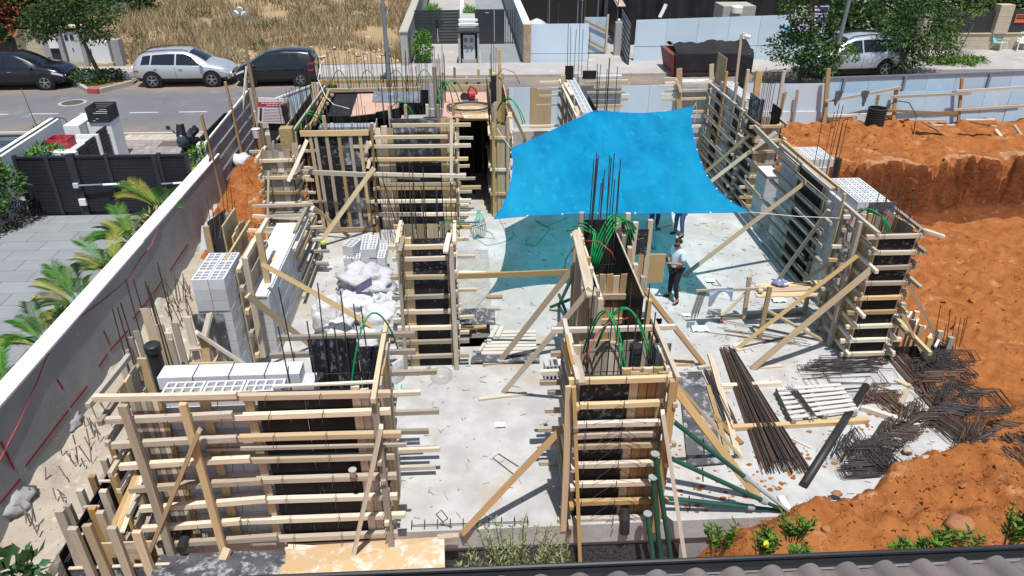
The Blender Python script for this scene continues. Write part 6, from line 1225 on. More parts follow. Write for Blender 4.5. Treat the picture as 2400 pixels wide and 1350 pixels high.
# banner
bn = thing('banner', 'white and navy printed banner fixed over the hoarding between tree and lamp post', 'banner', (17.8, 39.3, RZ)); NAVY = M('print_navy', (.035, .035, .16), rough=.6)
boxp(bn, 'sheet', (17.0, 39.46, RZ+1.15), (18.75, 39.5, RZ+2.75), WHITE)
for z0, z1, xa in ((2.42, 2.72, 17.02), (1.95, 2.2, 17.02), (1.17, 1.36, 17.02)): boxp(bn, 'print_band', (xa, 39.45, RZ+z0), (18.73, 39.459, RZ+z1), NAVY)
for z, n in ((2.57, 9), (2.07, 10), (1.26, 12)):
    m = MB(); x = 17.2
    for i in range(n): w = R(.05, .14); m.box((x, 39.444, RZ+z-.05), (x+w, 39.449, RZ+z+.05)); x += w+.04
    m.build('print_lettering', WHITE, bn)
m = MB()
for z in (2.32, 1.75, 1.6, 1.48):
    x = 17.2
    for i in range(12): w = R(.05, .14); m.box((x, 39.454, RZ+z-.03), (x+w, 39.459, RZ+z+.03)); x += w+.03
m.build('print_lettering', NAVY, bn); boxp(bn, 'emblem', (16.6, 39.46, RZ+1.2), (16.95, 39.5, RZ+1.7), M('print_cyan', (.08, .45, .60), rough=.6))
# ---- right pavement: stone wall, chairs ------------------------------------------------------------
sw = thing('stone_wall', 'low cream stone wall with black fence panels and a square pillar on the right', 'wall', (30, 41, RZ))
for i in range(3):
    for k in range(9): boxp(sw, 'stone', (25.0+k*1.2+(.6 if i % 2 else 0), 41.2+.0*k, RZ+i*.32), (25.0+k*1.2+1.188+(.6 if i % 2 else 0), 41.5, RZ+i*.32+.312), STN)
boxp(sw, 'coping', (24.9, 41.15, RZ+.965), (37, 41.55, RZ+1.02), STN)
for i in range(5): boxp(sw, 'pillar_stone', (29.15, 41.05, RZ+1.02+i*.3), (29.95, 41.6, RZ+1.02+i*.3+.292), STN)
boxp(sw, 'fence_panel', (25.6, 41.3, RZ+1.03), (29.1, 41.34, RZ+2.15), DARK); boxp(sw, 'fence_panel', (30.0, 41.3, RZ+1.03), (36, 41.34, RZ+2.25), DARK); boxp(sw, 'pillar_stone', (25.0, 41.1, RZ+1.02), (25.5, 41.6, RZ+2.2), STN)
nb = thing('notice', 'small orange-red notice with dark lettering on the black fence panel', 'sign', (30.7, 41.28, RZ+1.6)); boxp(nb, 'board', (30.3, 41.26, RZ+1.55), (31.0, 41.295, RZ+2.0), M('notice_orange', (.55, .14, .07), rough=.6))
m = MB(); m.box((30.36, 41.25, RZ+1.76), (30.94, 41.259, RZ+1.94)); m.build('print_panel', BLP, nb); m = MB()
for i in range(6): m.box((30.40+i*.09, 41.243, RZ+1.82), (30.46+i*.09, 41.249, RZ+1.89))
m.build('print_lettering', M('print_red', (.55, .12, .08)), nb)
m = MB(); m.box((22, 36.5, RZ-.5), (45, 41.2, RZ+.13)); tag(m.build('pavement', SIDE), kind='structure')
def chair(label, c, mat, fmat, rz, monobloc=False):
    t = thing('garden_chair', label, 'chair', c, 'garden chairs on the right pavement', rz); Wt = wm(t)
    def P(x, y, z): return Wt @ Vector((x, y, z))
    for i in range(5): m = MB(); m.bar(P(-.22+i*.11, -.22, .42), P(-.22+i*.11, .22, .40), .105, .012); m.build('seat_strap', mat, t)
    for i in range(5): m = MB(); m.bar(P(-.22+i*.11, .22, .42), P(-.22+i*.11, .40, .95), .105, .012, (0, 1, 0)); m.build('back_strap', mat, t)
    r = .03 if monobloc else .014
    for s in (-1, 1):
        m = MB(); m.tube([P(s*.27, -.30, 0), P(s*.27, -.24, .62), P(s*.27, .24, .62)], r, 6); m.build('arm_frame', fmat, t)
        m = MB(); m.tube([P(s*.27, .40, 0), P(s*.26, .10, .44), P(s*.25, -.24, .44)], r, 6); m.build('leg', fmat, t)
        m = MB(); m.tube([P(s*.25, .20, .40), P(s*.25, .42, .98)], r, 6); m.build('back_post', fmat, t)
    m = MB(); m.tube([P(-.27, -.30, .02), P(.27, -.30, .02)], r, 6); m.build('foot_rail', fmat, t)
chair('folding garden chair with turquoise straps and white frame in front of the stone wall', G(2338, 118, RZ+.13), M('strap_turquoise', (.22, .55, .53), rough=.7), WHITE, math.radians(25))
chair('white plastic garden chair at the right edge of the picture', G(2392, 118, RZ+.13), WHITE, WHITE, math.radians(-20), True)
# ---- site perimeter: white hoarding, metal fence on the right, corrugated fence and sign on the left --
fh1 = thing('site_hoarding', 'white and tan sheet hoarding closing the back of the building site', 'hoarding', (7, 28.2, 0), 'white site hoardings')
YB = 28.0; xs_ = [1190, 1206, 1242, 1292, 1360, 1440, 1520, 1590]
for i, (a, b) in enumerate(zip(xs_, xs_[1:])):
    xa, xb = Y(a, 240, YB).x, Y(b, 240, YB).x; zt = Y((a+b)/2, 206-.02*(a-1190), YB).z
    boxp(fh1, 'sheet_panel', (xa+.006, YB, .0), (xb-.006, YB+.03, zt), PT if i == 2 else STEELW)
    if i in (0, 5): board(fh1, 'post', (xa, YB-.08, .2), (xa, YB-.08, zt), .08, .08, WB, up=(0, -1, 0))
for a, b, wt_ in ((1590, 1700, 1), (1700, 1790, 1), (1790, 1835, 0), (1835, 1935, 1)):
    xa, xb = Y(a, 240, YB).x, Y(b, 240, YB).x; boxp(fh1, 'sheet_panel', (xa+.006, YB+.02, -.2), (xb-.006, YB+.05, Y(a, 197, YB).z), STEELW); boxp(fh1, 'sheet_panel', (xa+.006, YB-.02, -.2), (xb-.006, YB+.018, Y(a, 262, YB).z), STEELW)
for a, t_, b_ in ((1866, 210, 290), (1838, 215, 260)): board(fh1, 'stake', Y(a+4, t_, YB-.15), Y(a-8, b_, YB-.15), .1, .05, WG, up=(0, -1, 0))
fr = thing('metal_fence', 'blue-white sheet metal fence on timber posts above the red soil', 'fence', (18, 28, .9), 'white site hoardings')
FW = M('fence_sheet', (.45, .60, .72), (.39, .53, .65), scale=.8, c3=(.60, .64, .66), t3=.6, s3=1.1, rough=.45, rnd=.06)
xs_ = [1930, 1965, 2030, 2105, 2165, 2230, 2300, 2360, 2430, 2520]
for i, (a, b) in enumerate(zip(xs_, xs_[1:])):
    xa, xb = Y(a, 220, YB+.2).x, Y(b, 220, YB+.2).x
    ta, tb = Y(a, 184-(a-1930)*.034, YB+.2).z, Y(b, 184-(b-1930)*.034, YB+.2).z
    m = MB(); m.hexa([(xa, YB+.2, .3), (xb-.01, YB+.2, .3), (xb-.01, YB+.22, .3), (xa, YB+.22, .3), (xa, YB+.2, ta), (xb-.01, YB+.2, tb), (xb-.01, YB+.22, tb), (xa, YB+.22, ta)]); m.build('sheet_panel', FW, fr)
    m = MB(); za, zb = Y(a, 217-(a-1930)*.012+R(-3, 3), YB).z, Y(b, 217-(b-1930)*.012+R(-3, 3), YB).z
    m.hexa([(xa, YB-.1, .3), (xb-.01, YB-.1+R(-.05, .05), .3), (xb-.01, YB-.08, .3), (xa, YB-.08, .3), (xa, YB-.02, za), (xb-.01, YB-.02, zb), (xb-.01, YB+.0, zb), (xa, YB+.0, za)]); m.build('sheet_panel', FW, fr)
    if i in (1, 3, 6): m = MB(); m.bar((xa+.1, YB+.16, 1), (xa+.1, YB+.16, ta), .09, .09, (0, -1, 0)); m.build('steel_post', POLE, fr)
m = MB(); m.bar(Y(1930, 183, YB+.18), Y(2520, 163, YB+.18), .06, .06); m.build('top_rail', POLE, fr)
for a, t_, b_, w, lx in ((1942, 160, 330, .16, -14), (2101, 205, 285, .13, -8), (2255, 182, 320, .10, -12)): board(fr, 'post', Y(a, t_, YB-.25), Y(a+lx, b_, YB-.3), w, .09, WB if a != 1942 else WN, up=(0, -1, 0))
for (a, b, c_, d) in ((1935, 238, 2112, 205), (2090, 227, 2275, 219), (2240, 214, 2420, 203), (1940, 272, 2090, 266), (2065, 258, 2245, 266), (2235, 258, 2420, 247)): board(fr, 'rail', Y(a, b, YB-.35), Y(c_, d, YB-.35), .06, .10, [WG, WB, WP][a % 3], up=(0, 0, 1))
for px, py, lb in ((1967, 212, 'dark trousers hung over the fence rail'), (2028, 212, 'grey rag draped over the fence rail'), (2058, 222, 'small tan bag hung under the fence rail')):
    p = Y(px, py, YB-.42); m = MB()
    m.grid(lambda u, v: p+Vector(((u-.5)*(.34 if px < 2050 else .2)*(1-.3*v)+.03*nz(u*3, v*3, 2, px), -.05-.03*math.sin(u*11), -.62*v*(.7+.3*math.sin(u*5+px)))), 8, 8)
    tag(m.build('cloth', M('rag_%d' % px, (.12, .14, .16) if px < 2050 else (.42, .36, .27), (.07, .08, .10) if px < 2050 else (.35, .28, .2), scale=6), smooth=True), lb, 'cloth')
dr = thing('corrugated_pipe', 'upright piece of black corrugated pipe standing on the red soil by the fence', 'pipe', (16, 27, .9)); p = G(2047, 298, 1.0); m = MB()
m.lathe(p, [q for i in range(9) for q in ((.30, i*.085), (.345, i*.085+.02), (.345, i*.085+.06), (.30, i*.085+.08))], 20, cap=False); m.lathe(p, [(.0, .55), (.29, .55), (.29, .76)], 20, cap=False); m.build('pipe', BLKP, dr)
m = MB(); m.tube([Y(2068, 285, 27.5), Y(2075, 252, 27.3), Y(2100, 236, 27), Y(2130, 240, 26.9), Y(2148, 270, 26.7), Y(2140, 320, 26.2)], .02, 6); tag(m.build('hose', M('hose_dark_green', (.03, .05, .04)), smooth=True), 'dark hose looping over the soil in front of the fence', 'hose')
for (a, b, c_, d), lb in zip(((2158, 290, 2225, 328), (2270, 290, 2335, 302), (2262, 286, 2330, 285), (2375, 297, 2392, 322), (2332, 308, 2345, 325), (2130, 287, 2215, 287)), ('sloping down the soil under the dark hose', 'lower of two crossing right of the third fence post', 'upper of two crossing right of the third fence post', 'nearest the right end of the fence', 'short and pale, below the crossing pair', 'lying flat along the fence foot by the hose')): tag(board(None, 'loose_plank', Y(a, b, 26.2)+Vector((0, 0, .08)), Y(c_, d, 25.8)+Vector((0, 0, .08)), .12, .04, random.choice([WG, WP, WB])), 'weathered plank '+lb, 'plank', 'planks on the soil by the fence')
# left: corrugated fence, sign, slanted panel
cf = thing('corrugated_fence', 'grey corrugated sheet fence leaning along the end of the boundary wall', 'fence', (-8, 24.5, .5)); CG = M('corrugated_grey', (.33, .33, .35), (.26, .26, .28), scale=1.5, rough=.6, c3=(.38, .30, .28), t3=.62, s3=2)
for i in range(5):
    m = MB(); y0, y1 = 22.2, 27.6
    m.grid(lambda u, v: (-8.0-.05*math.sin(v*math.pi), y0+u*(y1-y0), .15+i*.42+v*.41+.25*u), 6, 4); m.build('sheet_strip', CG, cf)
for y, zt in ((22.4, 3.1), (25.2, 3.4), (27.4, 3.0)): board(cf, 'post', (-7.9, y, 0), (-8.05, y, zt), .09, .08, WB, up=(1, 0, 0))
m = MB(); m.bar((-8.02, 22.2, 2.28), (-8.02, 27.6, 2.55), .05, .06); m.build('top_edge', WHITE, cf)
sg = thing('safety_sign', 'white site safety sign with a red band, small dark pictograms down its left side', 'sign', (-7.2, 27, 1)); YS = 26.2
q = [Y(603, 288, YS), Y(668, 290, YS), Y(677, 231, YS), Y(605, 229, YS)]; SW = M('sign_white', (.72, .68, .68), (.66, .62, .62), scale=3, rough=.5)
m = MB(); off = Vector((0, .04, 0)); m.hexa([q[0], q[1], q[1]+off, q[0]+off, q[3], q[2], q[2]+off, q[3]+off]); m.build('board', SW, sg)
def onS(u, v, d): return (q[0].lerp(q[1], u)).lerp(q[3].lerp(q[2], u), v)+Vector((0, -d, 0))
def srect(u0, u1, v0, v1, d, mat, name): m = MB(); m.hexa([onS(u0, v0, d), onS(u1, v0, d), onS(u1, v0, d-.005), onS(u0, v0, d-.005), onS(u0, v1, d), onS(u1, v1, d), onS(u1, v1, d-.005), onS(u0, v1, d-.005)]); return m.build(name, mat, sg)
srect(.0, .99, .66, .84, .010, M('sign_red', (.50, .045, .06), rough=.5), 'red_band')
for v, u0 in ((.79, .12), (.715, .3)):
    m = MB(); u = u0
    while u < .9: w = R(.05, .11); m.hexa([onS(u, v-.018, .018), onS(u+w, v-.018, .018), onS(u+w, v-.018, .013), onS(u, v-.018, .013), onS(u, v+.018, .018), onS(u+w, v+.018, .018), onS(u+w, v+.018, .013), onS(u, v+.018, .013)]); u += w+.03
    m.build('print_lettering', SW, sg)
m = MB()
for i in range(9): v = .58-i*.06; m.hexa([onS(.2, v-.006, .01), onS(.85, v-.006, .01), onS(.85, v-.006, .005), onS(.2, v-.006, .005), onS(.2, v+.006, .01), onS(.85, v+.006, .01), onS(.85, v+.006, .005), onS(.2, v+.006, .005)])
m.build('print_lettering', M('sign_faint', (.60, .50, .50)), sg)
for i in range(5): m = MB(); m.lathe(onS(.11, .56-i*.1, .012), [(.045, 0), (.045, .004)], 12, axis=(0, -1, 0)); m.build('pictogram', DARK, sg)
for px in (600, 672): board(sg, 'post', Y(px, 285, YS+.12)+Vector((0, 0, -1.6)), Y(px, 228, YS+.12), .09, .07, WB, up=(0, -1, 0))
boxp(sg, 'dark_backing', (q[0].x+.35, YS+.1, .2), (q[1].x, YS+.14, q[0].z), DARK)
bp = thing('drain_pipe', 'tall black pipe leaning at the right edge of the safety sign', 'pipe', (-6.6, 25.8, 1)); m = MB(); m.tube([Y(664, 245, 25.9), Y(684, 330, 25.9)], .10, 14); m.build('pipe', BLKP, bp)
fp2 = thing('site_hoarding', 'white sheet panel rising to the right between the safety sign and the rebar rows', 'hoarding', (-6, 28.5, 0), 'white site hoardings')
a, b = Y(622, 240, 27.6), Y(762, 188, 29.4)
for i in range(2):
    p0, p1 = a.lerp(b, i*.5), a.lerp(b, i*.5+.495); m = MB(); o_ = Vector((0, .03, 0))
    m.hexa([Vector((p0.x, p0.y, .1)), Vector((p1.x, p1.y, .1)), Vector((p1.x, p1.y, .1))+o_, Vector((p0.x, p0.y, .1))+o_, p0, p1, p1+o_, p0+o_]); m.build('sheet_panel', STEELW, fp2)
m = MB(); m.bar(a, b, .05, .05); m.build('top_rail', WHITE, fp2)
bk = thing('bucket', 'small white plastic bucket hanging by the soil heap under the safety sign', 'bucket', G(602, 325, 1.2)); p = Y(602, 322, 25.0); m = MB(); m.lathe(p, [(.11, 0), (.14, .28), (.15, .30), (.13, .29)], 16); m.build('body', WHITE, bk); m = MB(); m.tube([p+Vector((-.14, 0, .28)), p+Vector((0, -.1, .42)), p+Vector((.14, 0, .28))], .008, 5); m.build('handle', WIRE, bk)
# ================================================================ NEIGHBOUR'S YARD
random.seed(300)
gt = thing('driveway_gate', 'black slatted double gate with white opener arms across the tiled yard', 'gate', (-10.6, 21.4, YZ))
GB = M('gate_black', (.022, .024, .030), (.030, .032, .040), scale=2, rough=.45)
def slats(par, x0, x1, y, z0, z1, n, mat=GB):
    m = MB(); h = (z1-z0)/n
    for i in range(n): m.box((x0, y-.012+(.006 if i % 2 else 0), z0+i*h+.004), (x1, y+.012, z0+(i+1)*h-.012))
    m.box((x0, y+.013, z0), (x1, y+.02, z1)); o = m.build('slat_infill', mat, par); o['kind'] = 'stuff'; return o
gx = [-13.25, -12.35, -11.75, -10.65, -9.15, -8.35]
for a, b in zip(gx, gx[1:]):
    lf = boxp(gt, 'leaf_rail', (a+.03, 21.36, YZ+1.76), (b-.03, 21.44, YZ+1.82), GB); slats(gt, a+.05, b-.05, 21.4, YZ+.06, YZ+1.75, 30)
for x in gx: boxp(gt, 'post', (x-.05, 21.34, YZ), (x+.05, 21.46, YZ+1.86), DARK)
boxp(gt, 'post', (-11.7, 21.30, YZ), (-11.55, 21.47, YZ+1.88), DARK); boxp(gt, 'post', (-9.35, 21.33, YZ), (-9.22, 21.45, YZ+1.8), DARK)
for a, b in (((-11.6, 21.25, YZ+.95), (-10.0, 21.3, YZ+.98)), ((-9.2, 21.25, YZ+.95), (-8.4, 21.3, YZ+.98))):
    m = MB(); m.tube([a, b], .028, 8); m.build('opener_arm', POLE, gt); p = Vector(a).lerp(Vector(b), .45); q = Vector(a).lerp(Vector(b), .75); m = MB(); m.tube([p+Vector((0, -.03, 0)), q+Vector((0, -.03, 0))], .036, 8); m.build('opener_sleeve', WHITE, gt)
boxp(gt, 'control_box', (-11.72, 21.22, YZ+.32), (-11.52, 21.29, YZ+.52), WHITE); boxp(gt, 'hinge_box', (-11.75, 21.22, YZ+.88), (-11.6, 21.29, YZ+1.02), CAB)
yw = thing('garden_wall', 'tall white plastered wall receding beside the bin enclosure, a hose along its top', 'wall', (-13.8, 23.5, YZ))
m = MB(); a, b = G(-120, 447, 2.2), G(142, 276, 2.2); d = Vector((-.35, 0, 0)); z = Vector((0, 0, -1.9)); m.hexa([a+z, b+z, b+d+z, a+d+z, a, b, b+d, a+d]); m.build('wall_face', WHITE, yw); m = MB(); m.tube([a+Vector((-.12, 0, .03)), a.lerp(b, .6)+Vector((-.12, 0, .03)), b+Vector((-.1, -.1, .04)), b+Vector((.25, -.2, .02)), b+Vector((.5, -.6, -.5)), b+Vector((.55, -.7, -1.1))], .025, 7); m.build('hose', M('hose_grey', (.10, .10, .09)), yw)
bn = thing('bin_enclosure', 'white walled bin enclosure with black louvred doors, a louvred box on its far corner', 'enclosure', (-12.6, 24.5, RZ))
def lou(par, x, y0, y1, z0, z1, n, name='louvre'):
    m = MB(); h = (z1-z0)/n
    for i in range(n): m.box((x-.02, y0, z0+i*h), (x+.012*(i % 2), y1, z0+(i+1)*h-.012))
    m.box((x-.04, y0, z0), (x-.021, y1, z1)); o = m.build(name, GB, par); o['kind'] = 'stuff'
lou(bn, -12.15, 22.75, 23.35, .5, 1.95, 22); lou(bn, -12.15, 23.4, 24.05, .5, 1.98, 22); lou(bn, -12.1, 24.15, 24.85, .6, 2.08, 22)
boxp(bn, 'white_wall', (-12.8, 22.55, .4), (-12.12, 22.72, 1.93), WHITE); boxp(bn, 'white_wall', (-12.75, 24.07, .4), (-12.05, 24.14, 2.02), WHITE); boxp(bn, 'white_wall', (-12.75, 24.95, .4), (-11.98, 25.7, 2.15), WHITE); boxp(bn, 'white_wall', (-13.3, 24.5, .4), (-12.8, 25.9, 2.2), WHITE)
boxp(bn, 'counter_top', (-13.2, 22.75, 1.86), (-12.2, 24.05, 1.9), CAB)
for i in range(8):
    z = 2.18+i*.062
    for a, b in (((-12.65, 24.9), (-11.98, 24.93)), ((-12.0, 24.94), (-11.97, 25.7)), ((-12.65, 25.67), (-12.0, 25.7)), ((-12.68, 24.94), (-12.65, 25.7))): boxp(bn, 'box_slat', (a[0], a[1], z), (b[0], b[1], z+.045), GB)
boxp(bn, 'white_lid', (-12.55, 25.0, 2.3), (-12.1, 25.6, 2.42), WHITE)
rb = thing('cardboard_box', 'open red printed cardboard box standing on the bin enclosure', 'box', (-12.9, 23.3, 1.9)); RB = M('print_red_box', (.45, .02, .05), (.50, .10, .12), scale=5, rough=.6, lo=.45, hi=.6)
for a, b in (((-13.15, 23.0, 1.9), (-12.5, 23.02, 2.2)), ((-13.15, 23.5, 1.9), (-12.5, 23.52, 2.2)), ((-13.15, 23.02, 1.9), (-13.13, 23.5, 2.2)), ((-12.52, 23.02, 1.9), (-12.5, 23.5, 2.2))): boxp(rb, 'side', a, b, RB)
boxp(rb, 'green_print', (-12.98, 22.99, 1.92), (-12.6, 22.998, 2.03), GRN); boxp(rb, 'bottom', (-13.12, 23.03, 1.9), (-12.53, 23.49, 1.93), M('cardboard', (.30, .18, .10)))
g0 = thing('sliding_gate', 'pale grey slatted gate at the far left beyond the white wall', 'gate', (-15.6, 25.1, RZ)); slats(g0, -18, -14.55, 25.1, .5, 1.75, 18, M('gate_pale', (.27, .32, .38), (.22, .27, .32), scale=2, rough=.5)); boxp(g0, 'top_rail', (-18, 25.06, 1.76), (-14.5, 25.14, 1.84), CAB); m = MB(); m.tube([(-16.4, 25.0, 1.7), (-14.6, 25.0, 1.75)], .035, 8); m.build('opener_arm', DARK, g0); boxp(g0, 'white_post', (-18.2, 26.5, .5), (-17.3, 26.9, 2.3), WHITE)
pl = thing('planter', 'low white planter wall with a black panel top beside the driveway mouth', 'planter', (-8.8, 25, RZ)); boxp(pl, 'white_wall', (-9.05, 24.2, .4), (-8.4, 24.5, 1.6), WHITE); boxp(pl, 'white_wall', (-8.45, 24.5, .4), (-8.30, 27.4, 1.55), WHITE); boxp(pl, 'black_panel', (-9.0, 24.52, .8), (-8.96, 27.4, 1.75), GB); boxp(pl, 'black_panel', (-8.95, 27.36, .8), (-8.47, 27.4, 1.75), GB); boxp(pl, 'black_floor', (-8.95, 24.52, .8), (-8.47, 27.35, 1.2), GB)
# motorbike behind the gate
mt = thing('motorcycle', 'dark motorcycle with mirrors and a clear screen parked behind the black gate', 'motorcycle', (-9.5, 24.2, RZ)); MP = M('moto_blue_black', (.04, .055, .075), rough=.3, spec=.6)
c = Vector((-9.55, 24.3, RZ))
for dy, r in ((-.05, .30), (1.35, .30)): m = MB(); m.lathe(c+Vector((-.06, dy, r)), [(r*.6, 0), (r, .02), (r, .10), (r*.6, .12)], 20, axis=(1, 0, 0)); m.build('wheel', TYRE, mt)
m = MB(); m.tube([c+Vector((0, -.05, .3)), c+Vector((0, .28, .95))], .06, 8); m.build('fork', DARK, mt)
m = MB(); m.lathe(c+Vector((0, .1, .62)), [(.06, 0), (.17, .08), (.19, .25), (.12, .42), (.04, .5)], 14); m.build('front_fairing', MP, mt, smooth=True)
m = MB(); m.grid(lambda u, v: c+Vector(((u-.5)*.36*(1-.3*v), .12+.10*v-.12*math.sin(u*math.pi), 1.0+.42*v)), 8, 5); m.build('windscreen', GLASS, mt, smooth=True)
m = MB(); m.tube([c+Vector((-.38, .42, 1.08)), c+Vector((-.12, .28, 1.05)), c+Vector((.12, .28, 1.05)), c+Vector((.38, .42, 1.08))], .02, 7); m.build('handlebar', DARK, mt)
for s in (-1, 1): m = MB(); m.tube([c+Vector((s*.22, .3, 1.06)), c+Vector((s*.40, .28, 1.25))], .012, 5); m.lathe(c+Vector((s*.43, .26, 1.27)), [(.02, -.02), (.08, 0), (.06, .03)], 10, axis=(0, -1, .1)); m.build('mirror', DARK, mt)
m = MB(); m.bar(c+Vector((0, .55, .80)), c+Vector((0, 1.4, .85)), .28, .14); m.build('seat', BLP, mt); m = MB(); m.bar(c+Vector((0, .3, .5)), c+Vector((0, 1.2, .5)), .3, .3); m.build('engine', DARK, mt); m = MB(); m.lathe(c+Vector((0, .5, .86)), [(.18, -.1), (.2, .02), (.12, .14)], 12); m.build('tank', MP, mt, smooth=True)
# shrubs and palms
p = Vector((-13.3, 22.6, YZ)); plant('shrub', 'leafy green shrub with white blossoms in front of the white wall', 'bush', p, [(p+Vector((dx, dy, dz)), r, 420, [0, 1, 1, 0]) for dx, dy, dz, r in ((-.5, 0, 1.0, .55), (.15, .1, 1.15, .6), (.7, 0, .95, .5), (0, -.2, .6, .6), (.4, -.2, .5, .55))], [L2, LG], .19, .085, [p, p+Vector((0, 0, .6))], tr=.04)
p = Vector((-13.4, 20.6, YZ)); plant('shrub', 'climbing shrub with white flowers at the left end of the black gate', 'bush', p, [(p+Vector((dx, dy, dz)), r, 260, [0, 1, 0]) for dx, dy, dz, r in ((-.2, 0, 1.6, .5), (.15, .1, 1.3, .45), (-.2, -.4, .9, .45))], [L2, LG], .17, .08)
p = Vector((-13.7, 19.7, YZ)); plant('shrub', 'low dark purple-leaved hedge along the left edge of the tiled yard', 'bush', p, [(p+Vector((dx, dy, dz)), (.55, .6, .38), 420, [0, 0, 0, 1]) for dx, dy, dz in ((.3, 1.0, .3), (0, .4, .3), (-.15, -.3, .3), (-.3, -1.0, .3), (-.4, .8, .4))], [LP, L1], .11, .05)
p = Vector((-14.9, 25.9, RZ)); plant('shrub', 'small staked yellow-green sapling beyond the white wall', 'bush', p, [(p+Vector((0, 0, .7)), (.25, .2, .35), 160, [0, 1])], [LY, LG], .14, .06, [p, p+Vector((-.05, 0, 1.0)), p+Vector((-.15, 0, 2.3))], tr=.02, limbs=False)
p = Vector((-8.75, 23.6, YZ)); plant('shrub', 'small light green shrub at the far end of the boundary wall by the motorcycle', 'bush', p, [(p+Vector((0, 0, .95)), (.4, .5, .4), 300, [0, 1])], [LG, L3], .15, .07)
FY = leaf_mat('frond_yellow', (.24, .27, .045), (.34, .33, .07)); FGn = leaf_mat('frond_green', (.055, .17, .02), (.10, .24, .03)); FD = leaf_mat('frond_dark', (.03, .085, .02), (.05, .12, .03)); FS = leaf_mat('frond_straw', (.36, .30, .13), (.28, .22, .09))
def palm(label, c, n, L, h, seed, mats=(FY, FGn, FGn, FY, FD)):
    rr = random.Random(seed); t = thing('palm', label, 'palm', c, 'palms along the boundary wall'); c = Vector(c); m = MB()
    for i in range(5): a = rr.uniform(0, 6.3); m.tube([c+Vector((.12*math.cos(a), .12*math.sin(a), 0)), c+Vector((.2*math.cos(a), .2*math.sin(a), h*.55))], .035, 6)
    m.build('stem', FS, t)
    for i in range(n):
        a = 6.283*i/n+rr.uniform(-.35, .35); a = a if math.cos(a) < .25 else math.pi-a*.8; el = rr.uniform(.55, 1.25); ll = L*rr.uniform(.8, 1.15); mat = rr.choice(mats); V = []; F = []
        b = c+Vector((.1*math.cos(a), .1*math.sin(a), h*.45)); d = Vector((math.cos(a)*math.cos(el), math.sin(a)*math.cos(el), math.sin(el))); pts = []; p = b.copy(); N = 16
        for k in range(N+1): pts.append(p.copy()); p += d*ll/N; d = (d+Vector((0, 0, -.055-.06*k/N))).normalized()
        side = Vector((-math.sin(a), math.cos(a), 0)); 
        for k in range(N):
            q0, q1 = pts[k], pts[k+1]; ax = (q1-q0).normalized(); w = .011*(1-k/N)+.004; j = len(V); V += [q0-side*w, q0+side*w, q1+side*w, q1-side*w]; F.append((j, j+1, j+2, j+3))
            if k < 4: continue
            for s in (-1, 1):
                for e in (0, .5):
                    q = q0.lerp(q1, e); lf = ll*.36*math.sin(math.pi*min(1, (k+e-2.5)/(N-1.2)))**.6*rr.uniform(.85, 1.1); u = (ax*.75+side*s*.8+Vector((0, 0, .25))).normalized(); nn = u.cross(ax).normalized(); wv = ax*.0085; tip = q+u*lf+Vector((0, 0, -.14*lf)); md = q+u*lf*.5+Vector((0, 0, .0)); j = len(V); V += [q-wv, q+wv, md+wv*1.3, tip, md-wv*1.3]; F.append((j, j+1, j+2, j+3, j+4))
        me = mesh('frond', [v-c for v in V], F, mat); o = bpy.data.objects.new('frond', me); COL.objects.link(o); o.parent = t
    return t
for i, (x, y, n, L, h, lb) in enumerate(((-8.85, 22.3, 9, 1.25, 1.1, 'farthest palm by the wall, its fronds against the black gate'), (-8.75, 20.0, 9, 1.45, 1.3, 'palm with broad yellow fronds just before the black gate'), (-8.8, 17.9, 10, 1.25, 1.2, 'bright green palm beside the middle of the tiled yard'), (-8.75, 16.4, 9, 1.2, 1.1, 'yellowish palm next before the bright green one'), (-8.85, 14.9, 10, 1.3, 1.0, 'palm with a long frond reaching out over the tiles'), (-8.8, 13.2, 9, 1.1, 1.1, 'palm above the low leafy shrub along the wall'), (-8.9, 11.7, 10, 1.25, 1.0, 'palm with pale straw fronds near the left edge'), (-8.85, 10.3, 10, 1.2, 1.1, 'nearest palm, cut by the left edge of the picture'))):
    palm(lb, (x, y, YZ), n+2, L*.84, h, 40+i)
for i, (x, y, lb) in enumerate(((-8.75, 14.0, 'glossy green shrub between two palms in the middle of the wall'), (-8.8, 11.0, 'dark leafy shrub under the nearest palms'), (-8.75, 17.1, 'small leafy shrub at the foot of the bright green palm'), (-8.8, 19.0, 'straw-coloured underplanting below the broad yellow palm'))):
    p = Vector((x, y, YZ)); plant('shrub', lb, 'bush', p, [(p+Vector((0, R(-.3, .3), .5)), (.36, .5, .4), 380, [0, 0, 1])], [L2, LG] if i < 3 else [FS, L2], .17, .08)
# ================================================================ TARP AND PEOPLE
def poly3(ps):
    ps = [Vector(p) for p in ps]; L = [0]
    for a, b in zip(ps, ps[1:]): L.append(L[-1]+(b-a).length)
    def f(t):
        t = max(0, min(1, t))*L[-1]
        for i in range(len(ps)-1):
            if t <= L[i+1]+1e-9: s = (t-L[i])/(L[i+1]-L[i]); return ps[i].lerp(ps[i+1], s)
        return ps[-1]
    return lambda t: (f(t-.03)+f(t)*2+f(t+.03))/4 if .03 < t < .97 else f(t)
fr_ = poly3([G(1157, 513, 2.45), G(1220, 507, 2.38), G(1290, 503, 2.33), G(1380, 500, 2.32), G(1500, 500, 2.38), G(1620, 499, 2.52), G(1757, 497, 2.75)])
bk_ = poly3([G(1198, 348, 2.85), G(1245, 328, 2.86), G(1310, 298, 2.92), G(1395, 258, 3.05), G(1440, 263, 2.98), G(1500, 266, 2.93), G(1560, 262, 2.92), G(1625, 250, 3.0)])
lf_ = poly3([G(1157, 513, 2.45), G(1178, 483, 2.5), G(1192, 450, 2.56), G(1201, 410, 2.66), G(1203, 375, 2.76), G(1198, 348, 2.85)])
